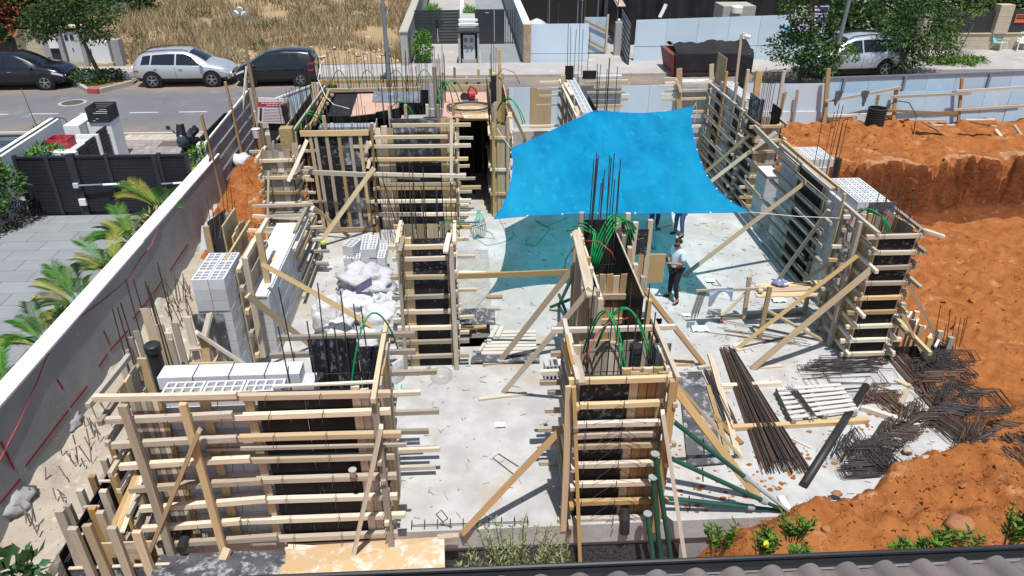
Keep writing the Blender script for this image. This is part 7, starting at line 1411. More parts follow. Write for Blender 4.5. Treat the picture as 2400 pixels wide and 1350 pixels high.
rt_ = poly3([G(1757, 497, 2.75), G(1715, 475, 2.65), G(1680, 445, 2.62), G(1652, 405, 2.64), G(1635, 360, 2.72), G(1624, 310, 2.82), G(1620, 280, 2.9), G(1625, 250, 3.0)])
CREASE = [(R(.1, .9), R(.1, .9), R(-.9, .9)+(0 if q % 3 else 1.5), R(.10, .35), R(-.05, .06)) for q in range(44)]
def tarpf(u, v):
    p = fr_(u)*(1-v)+bk_(u)*v+lf_(v)*(1-u)+rt_(v)*u-(fr_(0)*(1-u)*(1-v)+fr_(1)*u*(1-v)+bk_(0)*(1-u)*v+bk_(1)*u*v)
    s = math.sin(math.pi*u)*math.sin(math.pi*v); p.z += -.16*s+.05*s*fbm(u*4+v*3, v*1.5-u*1.5, 1.6, 3, 44)+.012*s*fbm(u*14, v*14, 1.0, 3, 45)
    r = sum(a_*math.exp(-(((u-u0)*math.cos(an)+(v-v0)*math.sin(an))/.016)**2)*math.exp(-((-(u-u0)*math.sin(an)+(v-v0)*math.cos(an))/l_)**2) for u0, v0, an, l_, a_ in CREASE)+.03*math.exp(-((u-.42+.25*(1-v))/.05)**2)+.025*math.exp(-((u-.30+.3*(1-v))/.04)**2); p.z += r*s; return p
NTm = M('shade_cloth_blue', (.001, .20, .56), (.006, .38, .82), scale=1.6, rough=.75, c3=(.02, .46, .88), t3=.56, s3=5, bump=.9, bs=9, stretch=(1, .35, 1), spec=.1, detail=12, lo=.36, hi=.64); n_ = NTm.node_tree.nodes; l_ = NTm.node_tree.links; pb = n_['Principled BSDF']
tr_ = n_.new('ShaderNodeBsdfTransparent'); tr_.inputs[0].default_value = (.10, .60, .62, 1); tl_ = n_.new('ShaderNodeBsdfTranslucent'); tl_.inputs[0].default_value = (.05, .70, .82, 1)
m1 = n_.new('ShaderNodeMixShader'); m1.inputs[0].default_value = .62; m2 = n_.new('ShaderNodeMixShader'); m2.inputs[0].default_value = .06; out = n_['Material Output']
l_.new(pb.outputs[0], m1.inputs[1]); l_.new(tl_.outputs[0], m1.inputs[2]); l_.new(m1.outputs[0], m2.inputs[1]); l_.new(tr_.outputs[0], m2.inputs[2]); l_.new(m2.outputs[0], out.inputs[0])
tp_ = thing('shade_tarp', 'large bright blue shade cloth stretched over the middle of the slab on cords', 'tarp', (4, 19, 2.4))
m = MB(); m.grid(tarpf, 130, 130); m.build('cloth', NTm, tp_, smooth=True)
HEM = M('hem_blue', (.002, .20, .50), rough=.8)
for f in (fr_, bk_, lf_, rt_): m = MB(); m.tube([f(i/40) for i in range(41)], .012, 5); m.build('hem', HEM, tp_)
for f, n in ((fr_, 7), (rt_, 9)):
    for i in range(1, n): q = f(i/n); m = MB(); m.lathe(q+Vector((0, -.01, -.012)), [(.022, 0), (.022, .03)], 8); m.build('eyelet', WHITE, tp_)
CORD = M('cord_white', (.62, .64, .62), rough=.8)
for a, b in ((G(1757, 497, 2.75), X(1990, 512, 8.2)), (G(1625, 250, 3.0), Y(1632, 240, 25.8)), (G(1157, 513, 2.45), Y(1085, 540, 14.1)), (G(1198, 348, 2.85), Y(1165, 300, 21.4))): m = MB(); m.tube([a, a.lerp(b, .5)-Vector((0, 0, .03)), b], .008, 5); m.build('cord', CORD, tp_)
m = MB(); q = Y(1632, 245, 25.0); m.tube([q, q+Vector((.05, 0, -.3)), q+Vector((-.02, -.05, -.6)), q+Vector((.08, 0, -.9))], .008, 5); m.build('cord', CORD, tp_)
# people -----------------------------------------------------------------------------------------
def skin(name, par, pts, edges, mat, root=0, lv=2):
    """pts: name -> (xyz, r or (rx, ry)); grows one continuous surface along the edges"""
    keys = list(pts); idx = {k: i for i, k in enumerate(keys)}
    me = bpy.data.meshes.new(name); me.from_pydata([pts[k][0] for k in keys], [(idx[a], idx[b]) for a, b in edges], []); o = bpy.data.objects.new(name, me); COL.objects.link(o)
    md = o.modifiers.new('s', 'SKIN'); md.use_smooth_shade = True
    for k in keys:
        sv = me.skin_vertices[0].data[idx[k]]; r = pts[k][1]; sv.radius = r if isinstance(r, tuple) else (r, r); sv.use_root = idx[k] == root
    sd = o.modifiers.new('d', 'SUBSURF'); sd.levels = lv; sd.render_levels = lv
    dg = bpy.context.evaluated_depsgraph_get(); ev = o.evaluated_get(dg); m2 = bpy.data.meshes.new_from_object(ev); m2.materials.clear(); m2.materials.append(mat); m2.name = name
    bpy.data.objects.remove(o); o2 = bpy.data.objects.new(name, m2); COL.objects.link(o2); o2.parent = par
    m2.polygons.foreach_set('use_smooth', [True]*len(m2.polygons)); return o2
SKIN = M('skin_tan', (.34, .18, .11), (.30, .155, .095), scale=8, rough=.55, spec=.35); HAIR = M('hair_dark', (.02, .014, .011), rough=.7)
def person(label, loc, rz, shirt, trousers, shoe, pose):
    t = thing('person', label, 'person', loc, 'people on the building site', rz)
    P = pose; J = {}
    J['pel'] = ((0, 0, .95), (.135, .105)); J['sp'] = ((.0, 0, 1.14), (.135, .10)); J['ch'] = ((-.005, 0, 1.34), (.155, .11)); J['nk'] = ((.015, 0, 1.475), .055); J['nk2'] = ((.035, 0, 1.53), .052)
    J['jaw'] = ((.06, 0, 1.585), (.062, .066)); J['hd'] = ((.05, 0, 1.65), (.078, .088)); J['top'] = ((.025, 0, 1.715), (.06, .066)); J['nose'] = ((.145, 0, 1.60), .014)
    E = [('pel', 'sp'), ('sp', 'ch'), ('ch', 'nk'), ('nk', 'nk2'), ('nk2', 'jaw'), ('jaw', 'hd'), ('hd', 'top'), ('jaw', 'nose')]
    for s, n in ((1, 'l'), (-1, 'r')):
        J['ear'+n] = ((.035, s*.092, 1.625), .016); E.append(('hd', 'ear'+n))
        kn, an, toe = P['leg'+n]
        J['hip'+n] = ((0, s*.095, .88), .09); J['kn'+n] = (kn, .058); J['an'+n] = (an, .038); J['toe'+n] = (toe, .036); E += [('pel', 'hip'+n), ('hip'+n, 'kn'+n), ('kn'+n, 'an'+n), ('an'+n, 'toe'+n)]
        el, wr = P['arm'+n]; el, wr = Vector(el), Vector(wr)
        J['sh'+n] = ((-.01, s*.185, 1.405), .062); J['el'+n] = (tuple(el), .043); J['wr'+n] = (tuple(wr), .028); d = (wr-el).normalized(); up = Vector((0, 0, 1)); sd = d.cross(up).normalized()
        J['pa'+n] = (tuple(wr+d*.05), (.034, .016)); E += [('ch', 'sh'+n), ('sh'+n, 'el'+n), ('el'+n, 'wr'+n), ('wr'+n, 'pa'+n)]
        for k, (o_, L) in enumerate(((-.028, .062), (-.010, .075), (.010, .07), (.027, .055))):
            a = wr+d*.075+sd*o_; b = a+d*L*.55+Vector((0, 0, .008)); c = b+d*L*.35+Vector((0, 0, .026)); J['f%d%s' % (k, n)] = (tuple(a), .0095); J['g%d%s' % (k, n)] = (tuple(b), .0088); J['h%d%s' % (k, n)] = (tuple(c), .0075); E += [('pa'+n, 'f%d%s' % (k, n)), ('f%d%s' % (k, n), 'g%d%s' % (k, n)), ('g%d%s' % (k, n), 'h%d%s' % (k, n))]
        a = wr+d*.03-sd*s*.032; b = a+d*.035-sd*s*.012+Vector((0, 0, .015)); J['t0'+n] = (tuple(a), .011); J['t1'+n] = (tuple(b), .009); E += [('wr'+n, 't0'+n), ('t0'+n, 't1'+n)]
    skin('body', t, J, E, SKIN, 0)
    S = {'w': ((0, 0, .93), (.165, .135)), 'a': ((0, 0, 1.02), (.163, .13)), 'b': ((0, 0, 1.16), (.162, .125)), 'c': ((-.005, 0, 1.33), (.178, .128)), 'n': ((.005, 0, 1.455), (.082, .075))}; ES = [('w', 'a'), ('a', 'b'), ('b', 'c'), ('c', 'n')]
    for s, n in ((1, 'l'), (-1, 'r')): sh = Vector(J['sh'+n][0]); el = Vector(J['el'+n][0]); S['s'+n] = (tuple(sh), .083); S['e'+n] = (tuple(sh.lerp(el, .80)), .070); ES += [('c', 's'+n), ('s'+n, 'e'+n)]
    skin('shirt', t, S, ES, shirt, 0)
    T = {'p': ((0, 0, .93), (.155, .125))}; ET = []
    for s, n in ((1, 'l'), (-1, 'r')): hp, kn, an = [Vector(J[k+n][0]) for k in ('hip', 'kn', 'an')]; T['h'+n] = (tuple(hp), .105); T['m'+n] = (tuple(hp.lerp(kn, .5)), .088); T['k'+n] = (tuple(kn), .070); T['a'+n] = (tuple(kn.lerp(an, .88)), .055); ET += [('p', 'h'+n), ('h'+n, 'm'+n), ('m'+n, 'k'+n), ('k'+n, 'a'+n)]
    skin('trousers', t, T, ET, trousers, 0)
    for n in 'lr':
        an, toe = Vector(J['an'+n][0]), Vector(J['toe'+n][0]); d = (toe-an); d.z = 0; d.normalize(); h = an.copy(); h.z = .05
        skin('shoe', t, {'a': (tuple(Vector((an.x, an.y, .10))), .052), 'h': (tuple(h-d*.05), (.048, .048)), 'm': (tuple(h+d*.07), (.052, .045)), 't': (tuple(Vector((toe.x, toe.y, .042))), (.048, .038))}, [('a', 'h'), ('h', 'm'), ('m', 't')], shoe, 1)
    m = MB(); m.grid(lambda u, v: Vector((.042+.090*math.cos(u*6.2832)*math.sin(v*1.75), .097*math.sin(u*6.2832)*math.sin(v*1.75), 1.65+.088*math.cos(v*1.75)))+Vector((-.022*v, 0, 0)), 20, 8); o = m.build('x', HAIR, None, smooth=True); M0 = o.matrix_basis.copy(); o.name = 'hair'; o.parent = t; o.matrix_basis = M0
    for s in (-1, 1): m = MB(); m.lathe((.128, s*.032, 1.632), [(.011, 0), (.004, .008)], 8, axis=(1, 0, 0)); o = m.build('x', HAIR, None); M0 = o.matrix_basis.copy(); o.name = 'eye'; o.parent = t; o.matrix_basis = M0
    m = MB(); m.grid(lambda u, v: Vector((.062+.080*math.cos((u-.5)*3.0), .078*math.sin((u-.5)*3.0), 1.585-.055*v)), 12, 4); o = m.build('x', M('beard', (.04, .028, .022), rough=.8), None, smooth=True); M0 = o.matrix_basis.copy(); o.name = 'beard'; o.parent = t; o.matrix_basis = M0
    return t
TSH = M('tshirt_white', (.58, .71, .80), (.52, .65, .75), scale=4, rough=.9, bump=.4, bs=5); BLKT = M('trousers_black', (.014, .014, .016), (.022, .022, .024), scale=6, rough=.9, bump=.5, bs=9); JEAN = M('jeans_blue', (.05, .09, .20), (.09, .15, .28), scale=5, rough=.9, bump=.5, bs=9); JEAND = M('jeans_dark', (.03, .045, .075), (.05, .07, .10), scale=5, rough=.9); SHOE = M('shoe_black', (.015, .015, .016), rough=.7); SHB = M('shoe_brown', (.10, .08, .06), rough=.8); SHG = M('shirt_grey', (.2, .22, .24), rough=.9)
stand = {'legl': ((.05, .12, .50), (-.01, .15, .08), (.15, .17, .045)), 'legr': ((.03, -.12, .50), (.0, -.15, .08), (.16, -.19, .045)), 'arml': ((.02, .255, 1.13), (.24, .07, 1.13)), 'armr': ((.0, -.255, 1.13), (.25, -.06, 1.13))}
pf = G(1576, 703); man = person('man in a white T-shirt and black trousers looking down at the phone in his hands', (pf.x, pf.y, 0), math.radians(202), TSH, BLKT, SHOE, {**stand, 'legl': ((.06, .13, .50), (.02, .20, .08), (.17, .25, .045)), 'legr': ((.03, -.11, .50), (-.02, -.17, .08), (.13, -.24, .045))})
ph = thing('phone', 'dark phone held in both hands by the man in the white T-shirt', 'phone', (pf.x, pf.y, 1.1)); Wm = wm(man); m = MB(); q = [Wm @ Vector(v) for v in ((.31, -.04, 1.17), (.31, .045, 1.17), (.345, .045, 1.30), (.345, -.04, 1.30))]; n = (q[1]-q[0]).cross(q[3]-q[0]).normalized()*.012; m.hexa(q+[v+n for v in q]); m.build('case', BLP, ph)
dn = {'arml': ((.0, .27, 1.13), (.06, .28, .88)), 'armr': ((.0, -.27, 1.13), (.06, -.28, .88))}
p1_ = G(1530, 540); person('worker under the tarp in dark jeans and brown boots, only his legs in view', (p1_.x, p1_.y, 0), math.radians(-60), SHG, JEAND, SHB, {**stand, **dn})
p2_ = G(1590, 552); person('worker under the tarp in blue jeans and black shoes, only his legs in view', (p2_.x, p2_.y, 0), math.radians(210), SHG, JEAN, SHOE, {**stand, **dn})
# ================================================================ THINGS ON THE SLAB
random.seed(400)
_rod = {}
def rod(par, p0, p1, r, mat=REB, name='rebar'):
    if mat.name not in _rod: m = MB(); m.tube([(-.5, 0, 0), (.5, 0, 0)], .5, 6); _rod[mat.name] = mesh('rod', m.v, m.f, mat)
    return put(name, _rod[mat.name], frame(p0, p1, 2*r, 2*r, (0, 0, 1)), par)
def bundle(label, a, b, n, w0, w1, h, mats, spread=.12, r=.008):
    t = thing('rebar_bundle', label, 'rebar bundle', tuple(Vector(a)), 'loose rebar on the slab'); a, b = Vector(a), Vector(b); d = (b-a).normalized(); s = Vector((-d.y, d.x, 0))
    for i in range(n):
        u = R(-1, 1); q = R(-.5, .5); z = .02+R(0, 1)*h*(1-abs(u)*.8)
        rod(t, a+s*u*w0*.5+d*R(-spread, spread)*2+Vector((0, 0, z*R(.7, 1.3))), b+s*(u+q*.25)*w1*.5+d*R(-spread, spread)+Vector((0, 0, z)), r*R(.8, 1.2), random.choice(mats))
    return t
bundle('big bundle of rusty and dark rebars lying diagonally on the slab beside the pallet', G(1712, 840), G(1838, 1098), 125, .32, .85, .15, [REB, REB, RUST], .2)
bundle('smaller bundle of dark rebars on the slab left of the big bundle', G(1662, 885), G(1712, 990), 34, .22, .28, .06, [REB, REB, RUST], .15)
bundle('long bundle of rusty rebars at the right edge of the slab under the stirrup piles', G(2110, 845), G(2292, 1060), 70, .55, .35, .10, [RUST, REB, RUST], .25)
bundle('few loose thin rebars fanning out near the work bench', G(1700, 770), G(1880, 800), 12, .9, .5, .02, [REB, RUST], .3, .006)
_st = {}
def stirrup(par, c, w, h, mat, rot):
    k = (round(w, 2), round(h, 2), mat.name)
    if k not in _st:
        m = MB(); m.tube([(-w/2, -h/2, 0), (w/2, -h/2, 0), (w/2, h/2, .004), (-w/2, h/2, .008), (-w/2, -h/2+.02, .012)], .0085, 5); _st[k] = mesh('stirrup', m.v, m.f, mat)
    return put('stirrup', _st[k], Matrix.Translation(c) @ rot, par)
def pile(label, c, n, w, h, sx, sy, sz, tilt, mats=(REB,), yaw=0):
    t = thing('stirrup_pile', label, 'rebar stirrups', tuple(Vector(c)), 'piles of bent rebar stirrups'); c = Vector(c)
    d = Vector((math.cos(yaw+.5), math.sin(yaw+.5), 0)); k = max(1, n//14); n = int(n*1.05)
    for i in range(n):
        g = i % k; q = (i//k)/max(1, n//k); o_ = Vector((sx*1.5*math.cos(g*2.4), sy*1.5*math.sin(g*2.4), 0))*(g > 0)
        lean = tilt*(.75+.25*math.sin(g*3)); p = c+o_+d*((q-.5)*(.5+.5*tilt)*w[0])+Vector((R(-.03, .03), R(-.03, .03), .02+q*sz*.9*(1-tilt*.5)+.5*h*math.sin(lean)*.8))
        rt = Matrix.Rotation(yaw+g*.9+R(-.12, .12), 4, 'Z') @ Matrix.Rotation(lean+R(-.08, .08), 4, 'X') @ Matrix.Rotation(R(-.06, .06), 4, 'Y'); stirrup(t, p, random.choice(w), h, random.choice(mats), rt)
    return t
pile('tangled pile of stirrups at the soil edge in front of the pallet', G(2045, 1060, .05), 56, (.5, .55), .22, .38, .13, .09, 1.0)
pile('stack of flat stirrups half buried at the soil edge by the long black pipe', G(2035, 1098, .05), 26, (.7,), .2, .14, .08, .05, .5)
pile('long narrow stirrups laid neatly before the right hand column', G(1985, 858), 16, (1.6, 1.7), .16, .10, .06, .04, .05)
pile('loose angular stirrups beyond the pallet', G(2000, 890), 5, (1.5, 1.2), .5, .12, .1, .02, .05)
pile('heap of small stirrups at the upper right edge of the slab', G(2210, 852, .08), 42, (1.0, 1.1), .3, .12, .10, .06, .35)
pile('stirrups scattered over the long rebar bundle', G(2210, 905, .08), 24, (.9, .5), .35, .25, .2, .07, .5, (REB, RUST))
pile('thick square stirrups stacked on the edge of the pit', G(2300, 950, .08), 36, (.75, .8), .55, .3, .22, .05, .15)
pile('rusty stirrup tangle on the slab right of the pallet', G(2068, 935, .02), 44, (.5, .6), .12, .22, .12, .07, .3, (RUST, REB, RUST))
pile('wide tangle of dark stirrups in the middle of the right hand rebar heap', G(2200, 985, .04), 80, (.55, .6), .14, .42, .20, .10, .8, (REB, RUST, REB))
pile('big heap of dark stirrups at the right edge of the picture', G(2345, 1035, .06), 95, (.6, .7), .16, .42, .22, .13, .7, (REB, REB, RUST))
pile('thin rusty wire tangle lying on soil beside the broken concrete', G(2120, 1020, .03), 34, (.5, .35), .1, .28, .16, .06, .6, (RUST, REB))
# pallet on two beams
pt = thing('pallet', 'whitened wooden pallet lying on two timbers on the slab', 'pallet', G(1915, 945)); q = [G(1818, 907, .2), G(1968, 897, .2), G(2013, 962, .2), G(1856, 985, .2)]
for i in range(7):
    v = (i+.5)/7; board(pt, 'slat', q[0].lerp(q[3], v), q[1].lerp(q[2], v), .085, .022, M('pallet_white', (.60, .57, .54), (.50, .46, .42), scale=2, stretch=(1, 8, 8), rnd=.08) if i == 0 else bpy.data.materials['pallet_white'])
for u in (.04, .5, .96): a, b = q[0].lerp(q[1], u), q[3].lerp(q[2], u); board(pt, 'bearer', a-Vector((0, 0, .065)), b-Vector((0, 0, .065)), .09, .10, WG)
for v in (.05, .5, .95): board(pt, 'bottom_slat', q[0].lerp(q[3], v)-Vector((0, 0, .13)), q[1].lerp(q[2], v)-Vector((0, 0, .13)), .1, .02, WG)
bundle('short bunch of dark wire ties lying on the pallet', G(1858, 915, .22), G(1905, 975, .22), 22, .18, .1, .03, [REB], .1, .005)
loose = [((1715, 1003), (2035, 985), .11, .09, WN, 'straight timber under the front edge of the pallet'), ((1690, 905), (1830, 898), .10, .08, WP, 'timber under the far edge of the pallet'), ((1665, 830), (1732, 1072), .12, .05, WP, 'long pale plank lying between the two rebar bundles'), ((1660, 905), (1705, 1060), .09, .05, WN, 'yellow plank along the edge of the black plywood board'), ((1665, 970), (1738, 1040), .12, .05, WB, 'short brown plank crossing the long pale one'), ((2018, 955), (2155, 1000), .10, .10, WP, 'white-washed beam running from the pallet corner towards the stirrups'), ((2100, 975), (2125, 915), .12, .04, WP, 'upright-looking pale plank among the right hand stirrups'), ((2098, 890), (2215, 940), .12, .04, WN, 'yellow plank lying across the rusty rebars on the right'), ((1122, 935), (1235, 922), .09, .04, WP, 'short pale lath at the foot of the leaning brace in the centre'), ((1132, 853), (1240, 843), .08, .05, WP, 'lath in front of the stack of white planks'), ((1726, 820), (1785, 806), .10, .03, WP, 'small plank by the feet of the right hand braces'), ((1768, 862), (1832, 857), .08, .03, WP, 'small lath right of the right hand brace foot'), ((1800, 1000), (1900, 1050), .03, .03, WP, 'thin lath under the black pipe'), ((1858, 640), (1900, 655), .03, .03, WP, 'stick by the wall foot'), ((1592, 655), (1604, 685), .16, .03, WP, 'flat board lying behind the man in the white T-shirt'), ((1830, 1165), (1858, 1215), .12, .06, WHITE, 'white block plank under the foot of the green props'), ((2060, 905), (2120, 930), .05, .03, WB, 'thin brown lath beyond the rusty stirrups'), ((1500, 545), (1585, 522), .09, .05, WP, 'timber on the slab behind the two workers under the tarp'), ((1025, 1262), (1075, 1258), .10, .09, WP, 'short beam end on the slab edge by the orange plywood')]
for a, b, w, t_, mt_, lb in loose: tag(board(None, 'loose_plank', G(a[0], a[1], t_/2+.005)+Vector((0, 0, 0)), G(b[0], b[1], t_/2+.005), w, t_, mt_), lb, 'plank', 'loose planks on the slab')
m = MB(); a, b = G(2030, 905, .085), G(1885, 1135, .085); m.tube([a, b], .078, 16); bp = m.build('pipe', BLKP, smooth=True); tag(bp, 'long black plastic pipe lying diagonally across the slab beside the pallet', 'pipe')
m = MB(); m.tube([a, a+(a-b).normalized()*.22], .082, 16); m.build('pale_end', KERB, bp)
m = MB(); a, b = G(1520, 520, .06), G(1532, 580, .06); m.tube([a, b], .06, 14); tag(m.build('pipe', M('pipe_grey', (.30, .32, .33), rough=.5), smooth=True), 'short grey pipe on the shaded slab beside the green conduits', 'pipe')
bd = thing('plywood_board', 'large black plywood board with white splashes lying right of the foreground column', 'board', G(1640, 980)); m = MB(); q = [G(1590, 872, .06), G(1645, 870, .06), G(1700, 1085, .06), G(1612, 1092, .06)]; z = Vector((0, 0, .02)); m.hexa([v-z for v in q]+[v for v in q]); m.build('sheet', PBC, bd); boxp(bd, 'edge_lath', G(1578, 860, .0), G(1600, 848, .05)+Vector((.25, .1, .02)), PO)
hc = thing('plywood_board', 'two dusty dark plywood covers over the shaft beside the middle column', 'board', (-.05, 15.3, .02)); boxp(hc, 'sheet', (-.40, 15.0, .008), (.05, 15.75, .03), PBC); boxp(hc, 'sheet', (.06, 15.0, .010), (.50, 15.75, .032), PBC)
for i, (a, b) in enumerate((((1075, 638), (1140, 640)), ((1070, 770), (1140, 765)), ((1140, 695), (1178, 695)), ((1140, 722), (1172, 722)), ((1085, 770), (1098, 768)))): tag(board(None, 'loose_plank', G(*a, .04), G(*b, .04), .12, .045, [WP, WN, WB, WG, WN][i]), ['short plank on the rough strip beside the middle column', 'plank across the end of the rough strip by the open shaft', 'plank end on the slab right of the dusty covers', 'second plank end below the dusty covers', 'wood offcut by the open shaft'][i], 'plank', 'loose planks on the slab')
ps = thing('plank_stack', 'neat stack of white cement-covered planks on the slab beside the open shaft', 'planks', G(1190, 810)); WST = M('wood_whitened', (.60, .57, .51), (.50, .47, .41), scale=2, stretch=(1, 8, 8), rnd=.08)
for i in range(7): a, b = G(1128+i*4.5, 828-i*8, .12), G(1258-i*.5, 826-i*8, .12); board(ps, 'plank', a, b, .105, .04, WST)
for i in range(2): board(ps, 'plank', G(1145+i*20, 800-i*10, .17), G(1165+i*12, 765, .17), .1, .04, WST)
board(ps, 'bearer', G(1110, 843, .03), G(1140, 800, .03), .08, .06, WP); board(ps, 'bearer', G(1255, 843, .03), G(1252, 790, .03), .08, .06, WP)
q = [G(1103, 848, .09), G(1265, 846, .09), G(1265, 822, .09), G(1108, 822, .09)]; m = MB(); m.hexa([v-Vector((0, 0, .03)) for v in q]+q); m.build('sheet', PBC, ps)
# blocks
b0 = G(822, 664); i = 0
for c_ in range(5):
    for r_ in range((3, 3, 4, 4, 3)[c_]):
        for d_ in range(2):
            if r_ < 2 and d_: continue
            o = blk(None, (b0.x+c_*.215+R(-.012, .012), b0.y+.2+d_*.44+R(-.02, .02), r_*.25), .43, .205, .245, BLW, 3, 2, rz=math.pi/2+R(-.06, .06)); o.name = 'concrete_block'; i += 1
            tag(o, 'white hollow block, %s course, %s column of the stepped stack by the bags%s' % (('lowest', 'second', 'third', 'top')[r_], ('leftmost', 'second', 'middle', 'fourth', 'rightmost')[c_], ', rear row' if d_ else ''), 'block', 'stepped stack of white blocks')
o = blk(None, (b0.x+.08, b0.y+.35, .755), .48, .30, .27, BLW, 4, 2, rz=math.pi/2-.35); o.name = 'concrete_block'; tag(o, 'white hollow block turned askew on top of the stepped stack by the bulk bags', 'block', 'stepped stack of white blocks')
for i, (px, py, z, std) in enumerate(((885, 800, .23, 0), (878, 828, 0, 0), (897, 835, 0, 1), (890, 790, .23, 0), (912, 825, .0, 1))):
    b0 = G(px, py+14, 0); o = blk(None, (b0.x, b0.y, z), .40, .20, .22, BLK, 3, 2, rz=math.pi/2-.1, M2=Matrix.Translation((b0.x, b0.y, .2)) @ Matrix.Rotation(math.pi/2, 4, 'X') if std else None); o.name = 'concrete_block'; tag(o, ['grey block on top behind the green conduit by the white sack', 'grey block under the green conduit by the white sack', 'grey block stood on end, its holes facing out, beside the white sack', 'grey block half hidden under the leaning brace by the bags', 'second grey block stood on end, nearest the middle column'][i], 'block', 'small group of grey blocks')
for i in range(3): b0 = G(1286+i*9, 880-i*1, 0); o = blk(None, None, .40, .20, .22, BLK, 3, 2, M2=Matrix.Translation((b0.x-.02, b0.y, .21)) @ Matrix.Rotation(.05, 4, 'Z') @ Matrix.Rotation(math.pi/2, 4, 'Y') @ Matrix.Rotation(math.pi/2, 4, 'X')); o.name = 'concrete_block'; tag(o, 'grey hollow block stood on end left of the foreground column form', 'block', 'blocks stood on end by the foreground column')
# bags
BAG = M('bag_white', (.60, .61, .61), (.50, .51, .52), scale=2.5, c3=(.46, .30, .34), t3=.64, s3=4, rough=.7, bump=2.5, bs=7); BAGP = M('bag_plastic', (.58, .58, .60), (.46, .46, .49), scale=3, rough=.35, bump=3, bs=8)
BGS = dict(group='white bags in the middle of the slab')
def sack(label, px, py, r, mat, seed, amp=.34, flat=.75, dz=0): 
    c = G(px, py); return lump('bulk_bag', label, 'bag', (c.x, c.y, dz), r, mat, BGS['group'], seed=seed, amp=amp, flat=flat, n=(48, 28), fr=2.2)
sack('big clear plastic wrapped bag with a dark printed label, behind the other bags', 865, 700, (.75, .5, .50), BAGP, 11, .42)
s2_ = sack('tall white bulk bag with pink print at the left of the bag group', 775, 775, (.34, .34, .50), BAG, 12, .2, .6)
sack('white bag with mint straps under the orange webbing', 895, 785, (.50, .42, .42), BAG, 13, .24, .6); sack('slumped white bag in front of the bag group', 845, 825, (.42, .36, .28), BAG, 14); sack('white sheet-like bag between the bulk bags', 835, 745, (.55, .4, .36), BAG, 15, .3); sack('small white bag low at the front left of the group', 790, 815, (.3, .25, .2), BAG, 16)
sack('white bag with pink print slumped towards the short green conduit', 800, 790, (.36, .3, .30), BAG, 17, .3, .7); sack('flat empty white sack spread at the back of the bag group', 905, 730, (.42, .34, .25), BAGP, 18, .5)
MINT = M('strap_mint', (.36, .62, .48), rough=.7)
for (a, b, c) in (((775, 705), (800, 715), (820, 705)), ((835, 712), (850, 700), (880, 705)), ((895, 745), (900, 730), (912, 735)), ((885, 770), (888, 750), (892, 745))): m = MB(); m.tube([Y(*a, 16.2), Y(*b, 16.1), Y(*c, 16.2)], .035, 6); tag(m.build('strap', MINT, smooth=True), 'mint green lifting strap loop on a white bulk bag', 'strap', 'mint straps on the bags')
m = MB(); p = Y(895, 718, 15.6)
for i in range(5): m.tube([p+Vector((R(-.2, .2), R(-.1, .1), R(-.03, .12))) for _ in range(4)], .03, 6)
tag(m.build('webbing', M('webbing_orange', (.40, .11, .05), (.30, .08, .04), scale=4), smooth=True), 'crumpled orange-brown webbing lying on top of a white bag', 'strap'); p = Y(920, 700, 15.9); o = lump('glove', 'black rag lying on the bags beside the orange webbing', 'rag', p, (.2, .12, .07), BLP, seed=20, amp=.5)
m = MB(); q = [Y(835, 690, 15.5), Y(872, 668, 15.5), Y(870, 650, 15.6), Y(833, 672, 15.6)]; m.hexa([v+Vector((0, -.02, 0)) for v in q]+[v+Vector((0, .02, .0)) for v in q]); tag(m.build('bag_label', M('label_navy', (.06, .055, .12), (.12, .11, .18), scale=5)), 'dark blue printed label on the clear plastic bag', 'label')
sk_ = thing('sack', 'open white sack with rolled rim lying behind the long foreground form', 'bag', G(905, 895)); c = G(905, 885); m = MB()
m.grid(lambda u, v: Vector((c.x+math.cos(u*6.2832)*(.40+.06*math.sin(v*3.14)-.12*v)*(1+.12*noise.noise((math.cos(u*6.28)*2, math.sin(u*6.28)*2, 3))), c.y+math.sin(u*6.2832)*(.30-.08*v), .0+.42*math.sin(v*2.2)*(1+.3*math.cos(u*6.28+.5))))+Vector((0, 0, .0)), 28, 10); m.build('fabric', BAG, sk_, smooth=True); m = MB(); m.tube([G(1000-62, 900, .05), G(935, 912, .05), G(940, 920, .02)], .04, 6); m.build('strap', MINT, sk_)
m = MB(); c = G(1035, 885); m.grid(lambda u, v: c+Vector((math.cos(u*6.2832)*.24*math.sin(v*1.4+.2), math.sin(u*6.2832)*.28*math.sin(v*1.4+.2), .20*math.cos(v*1.4))), 14, 8)
NM = bpy.data.materials.new('fine_mesh'); NM.use_nodes = True; nn = NM.node_tree.nodes; ll = NM.node_tree.links; a_ = nn.new('ShaderNodeBsdfTransparent'); b_ = nn.new('ShaderNodeMixShader'); b_.inputs[0].default_value = .72; nn['Principled BSDF'].inputs['Base Color'].default_value = (.35, .36, .33, 1); ll.new(nn['Principled BSDF'].outputs[0], b_.inputs[1]); ll.new(a_.outputs[0], b_.inputs[2]); ll.new(b_.outputs[0], nn['Material Output'].inputs[0])
tag(m.build('net_bag', NM, smooth=True), 'half-transparent net bag lying in front of the middle column', 'bag')
TEAL = M('teal_twine', (.10, .34, .28), rough=.8)
def scrib(label, pts, r=.012, mat=TEAL): m = MB(); m.tube(pts, r, 5); return tag(m.build('twine', mat, smooth=True), label, 'twine', 'green twine on the slab')
rp = thing('twine_coil', 'bunch of loose teal twine hanging off the back column form', 'twine', G(1120, 525)); 
for i in range(10): m = MB(); a = Y(1122+R(-4, 4), 492, 19.8); m.tube([a, Y(1112+i*2.6, 515+R(-4, 4), 19.6), G(1100+i*4.4, 535+R(-4, 8), .02)], .011, 5); m.build('strand', TEAL, rp)
for k, px in enumerate(((1130, 540), (1180, 560), (1205, 548), (1195, 535), (1160, 552))): pass
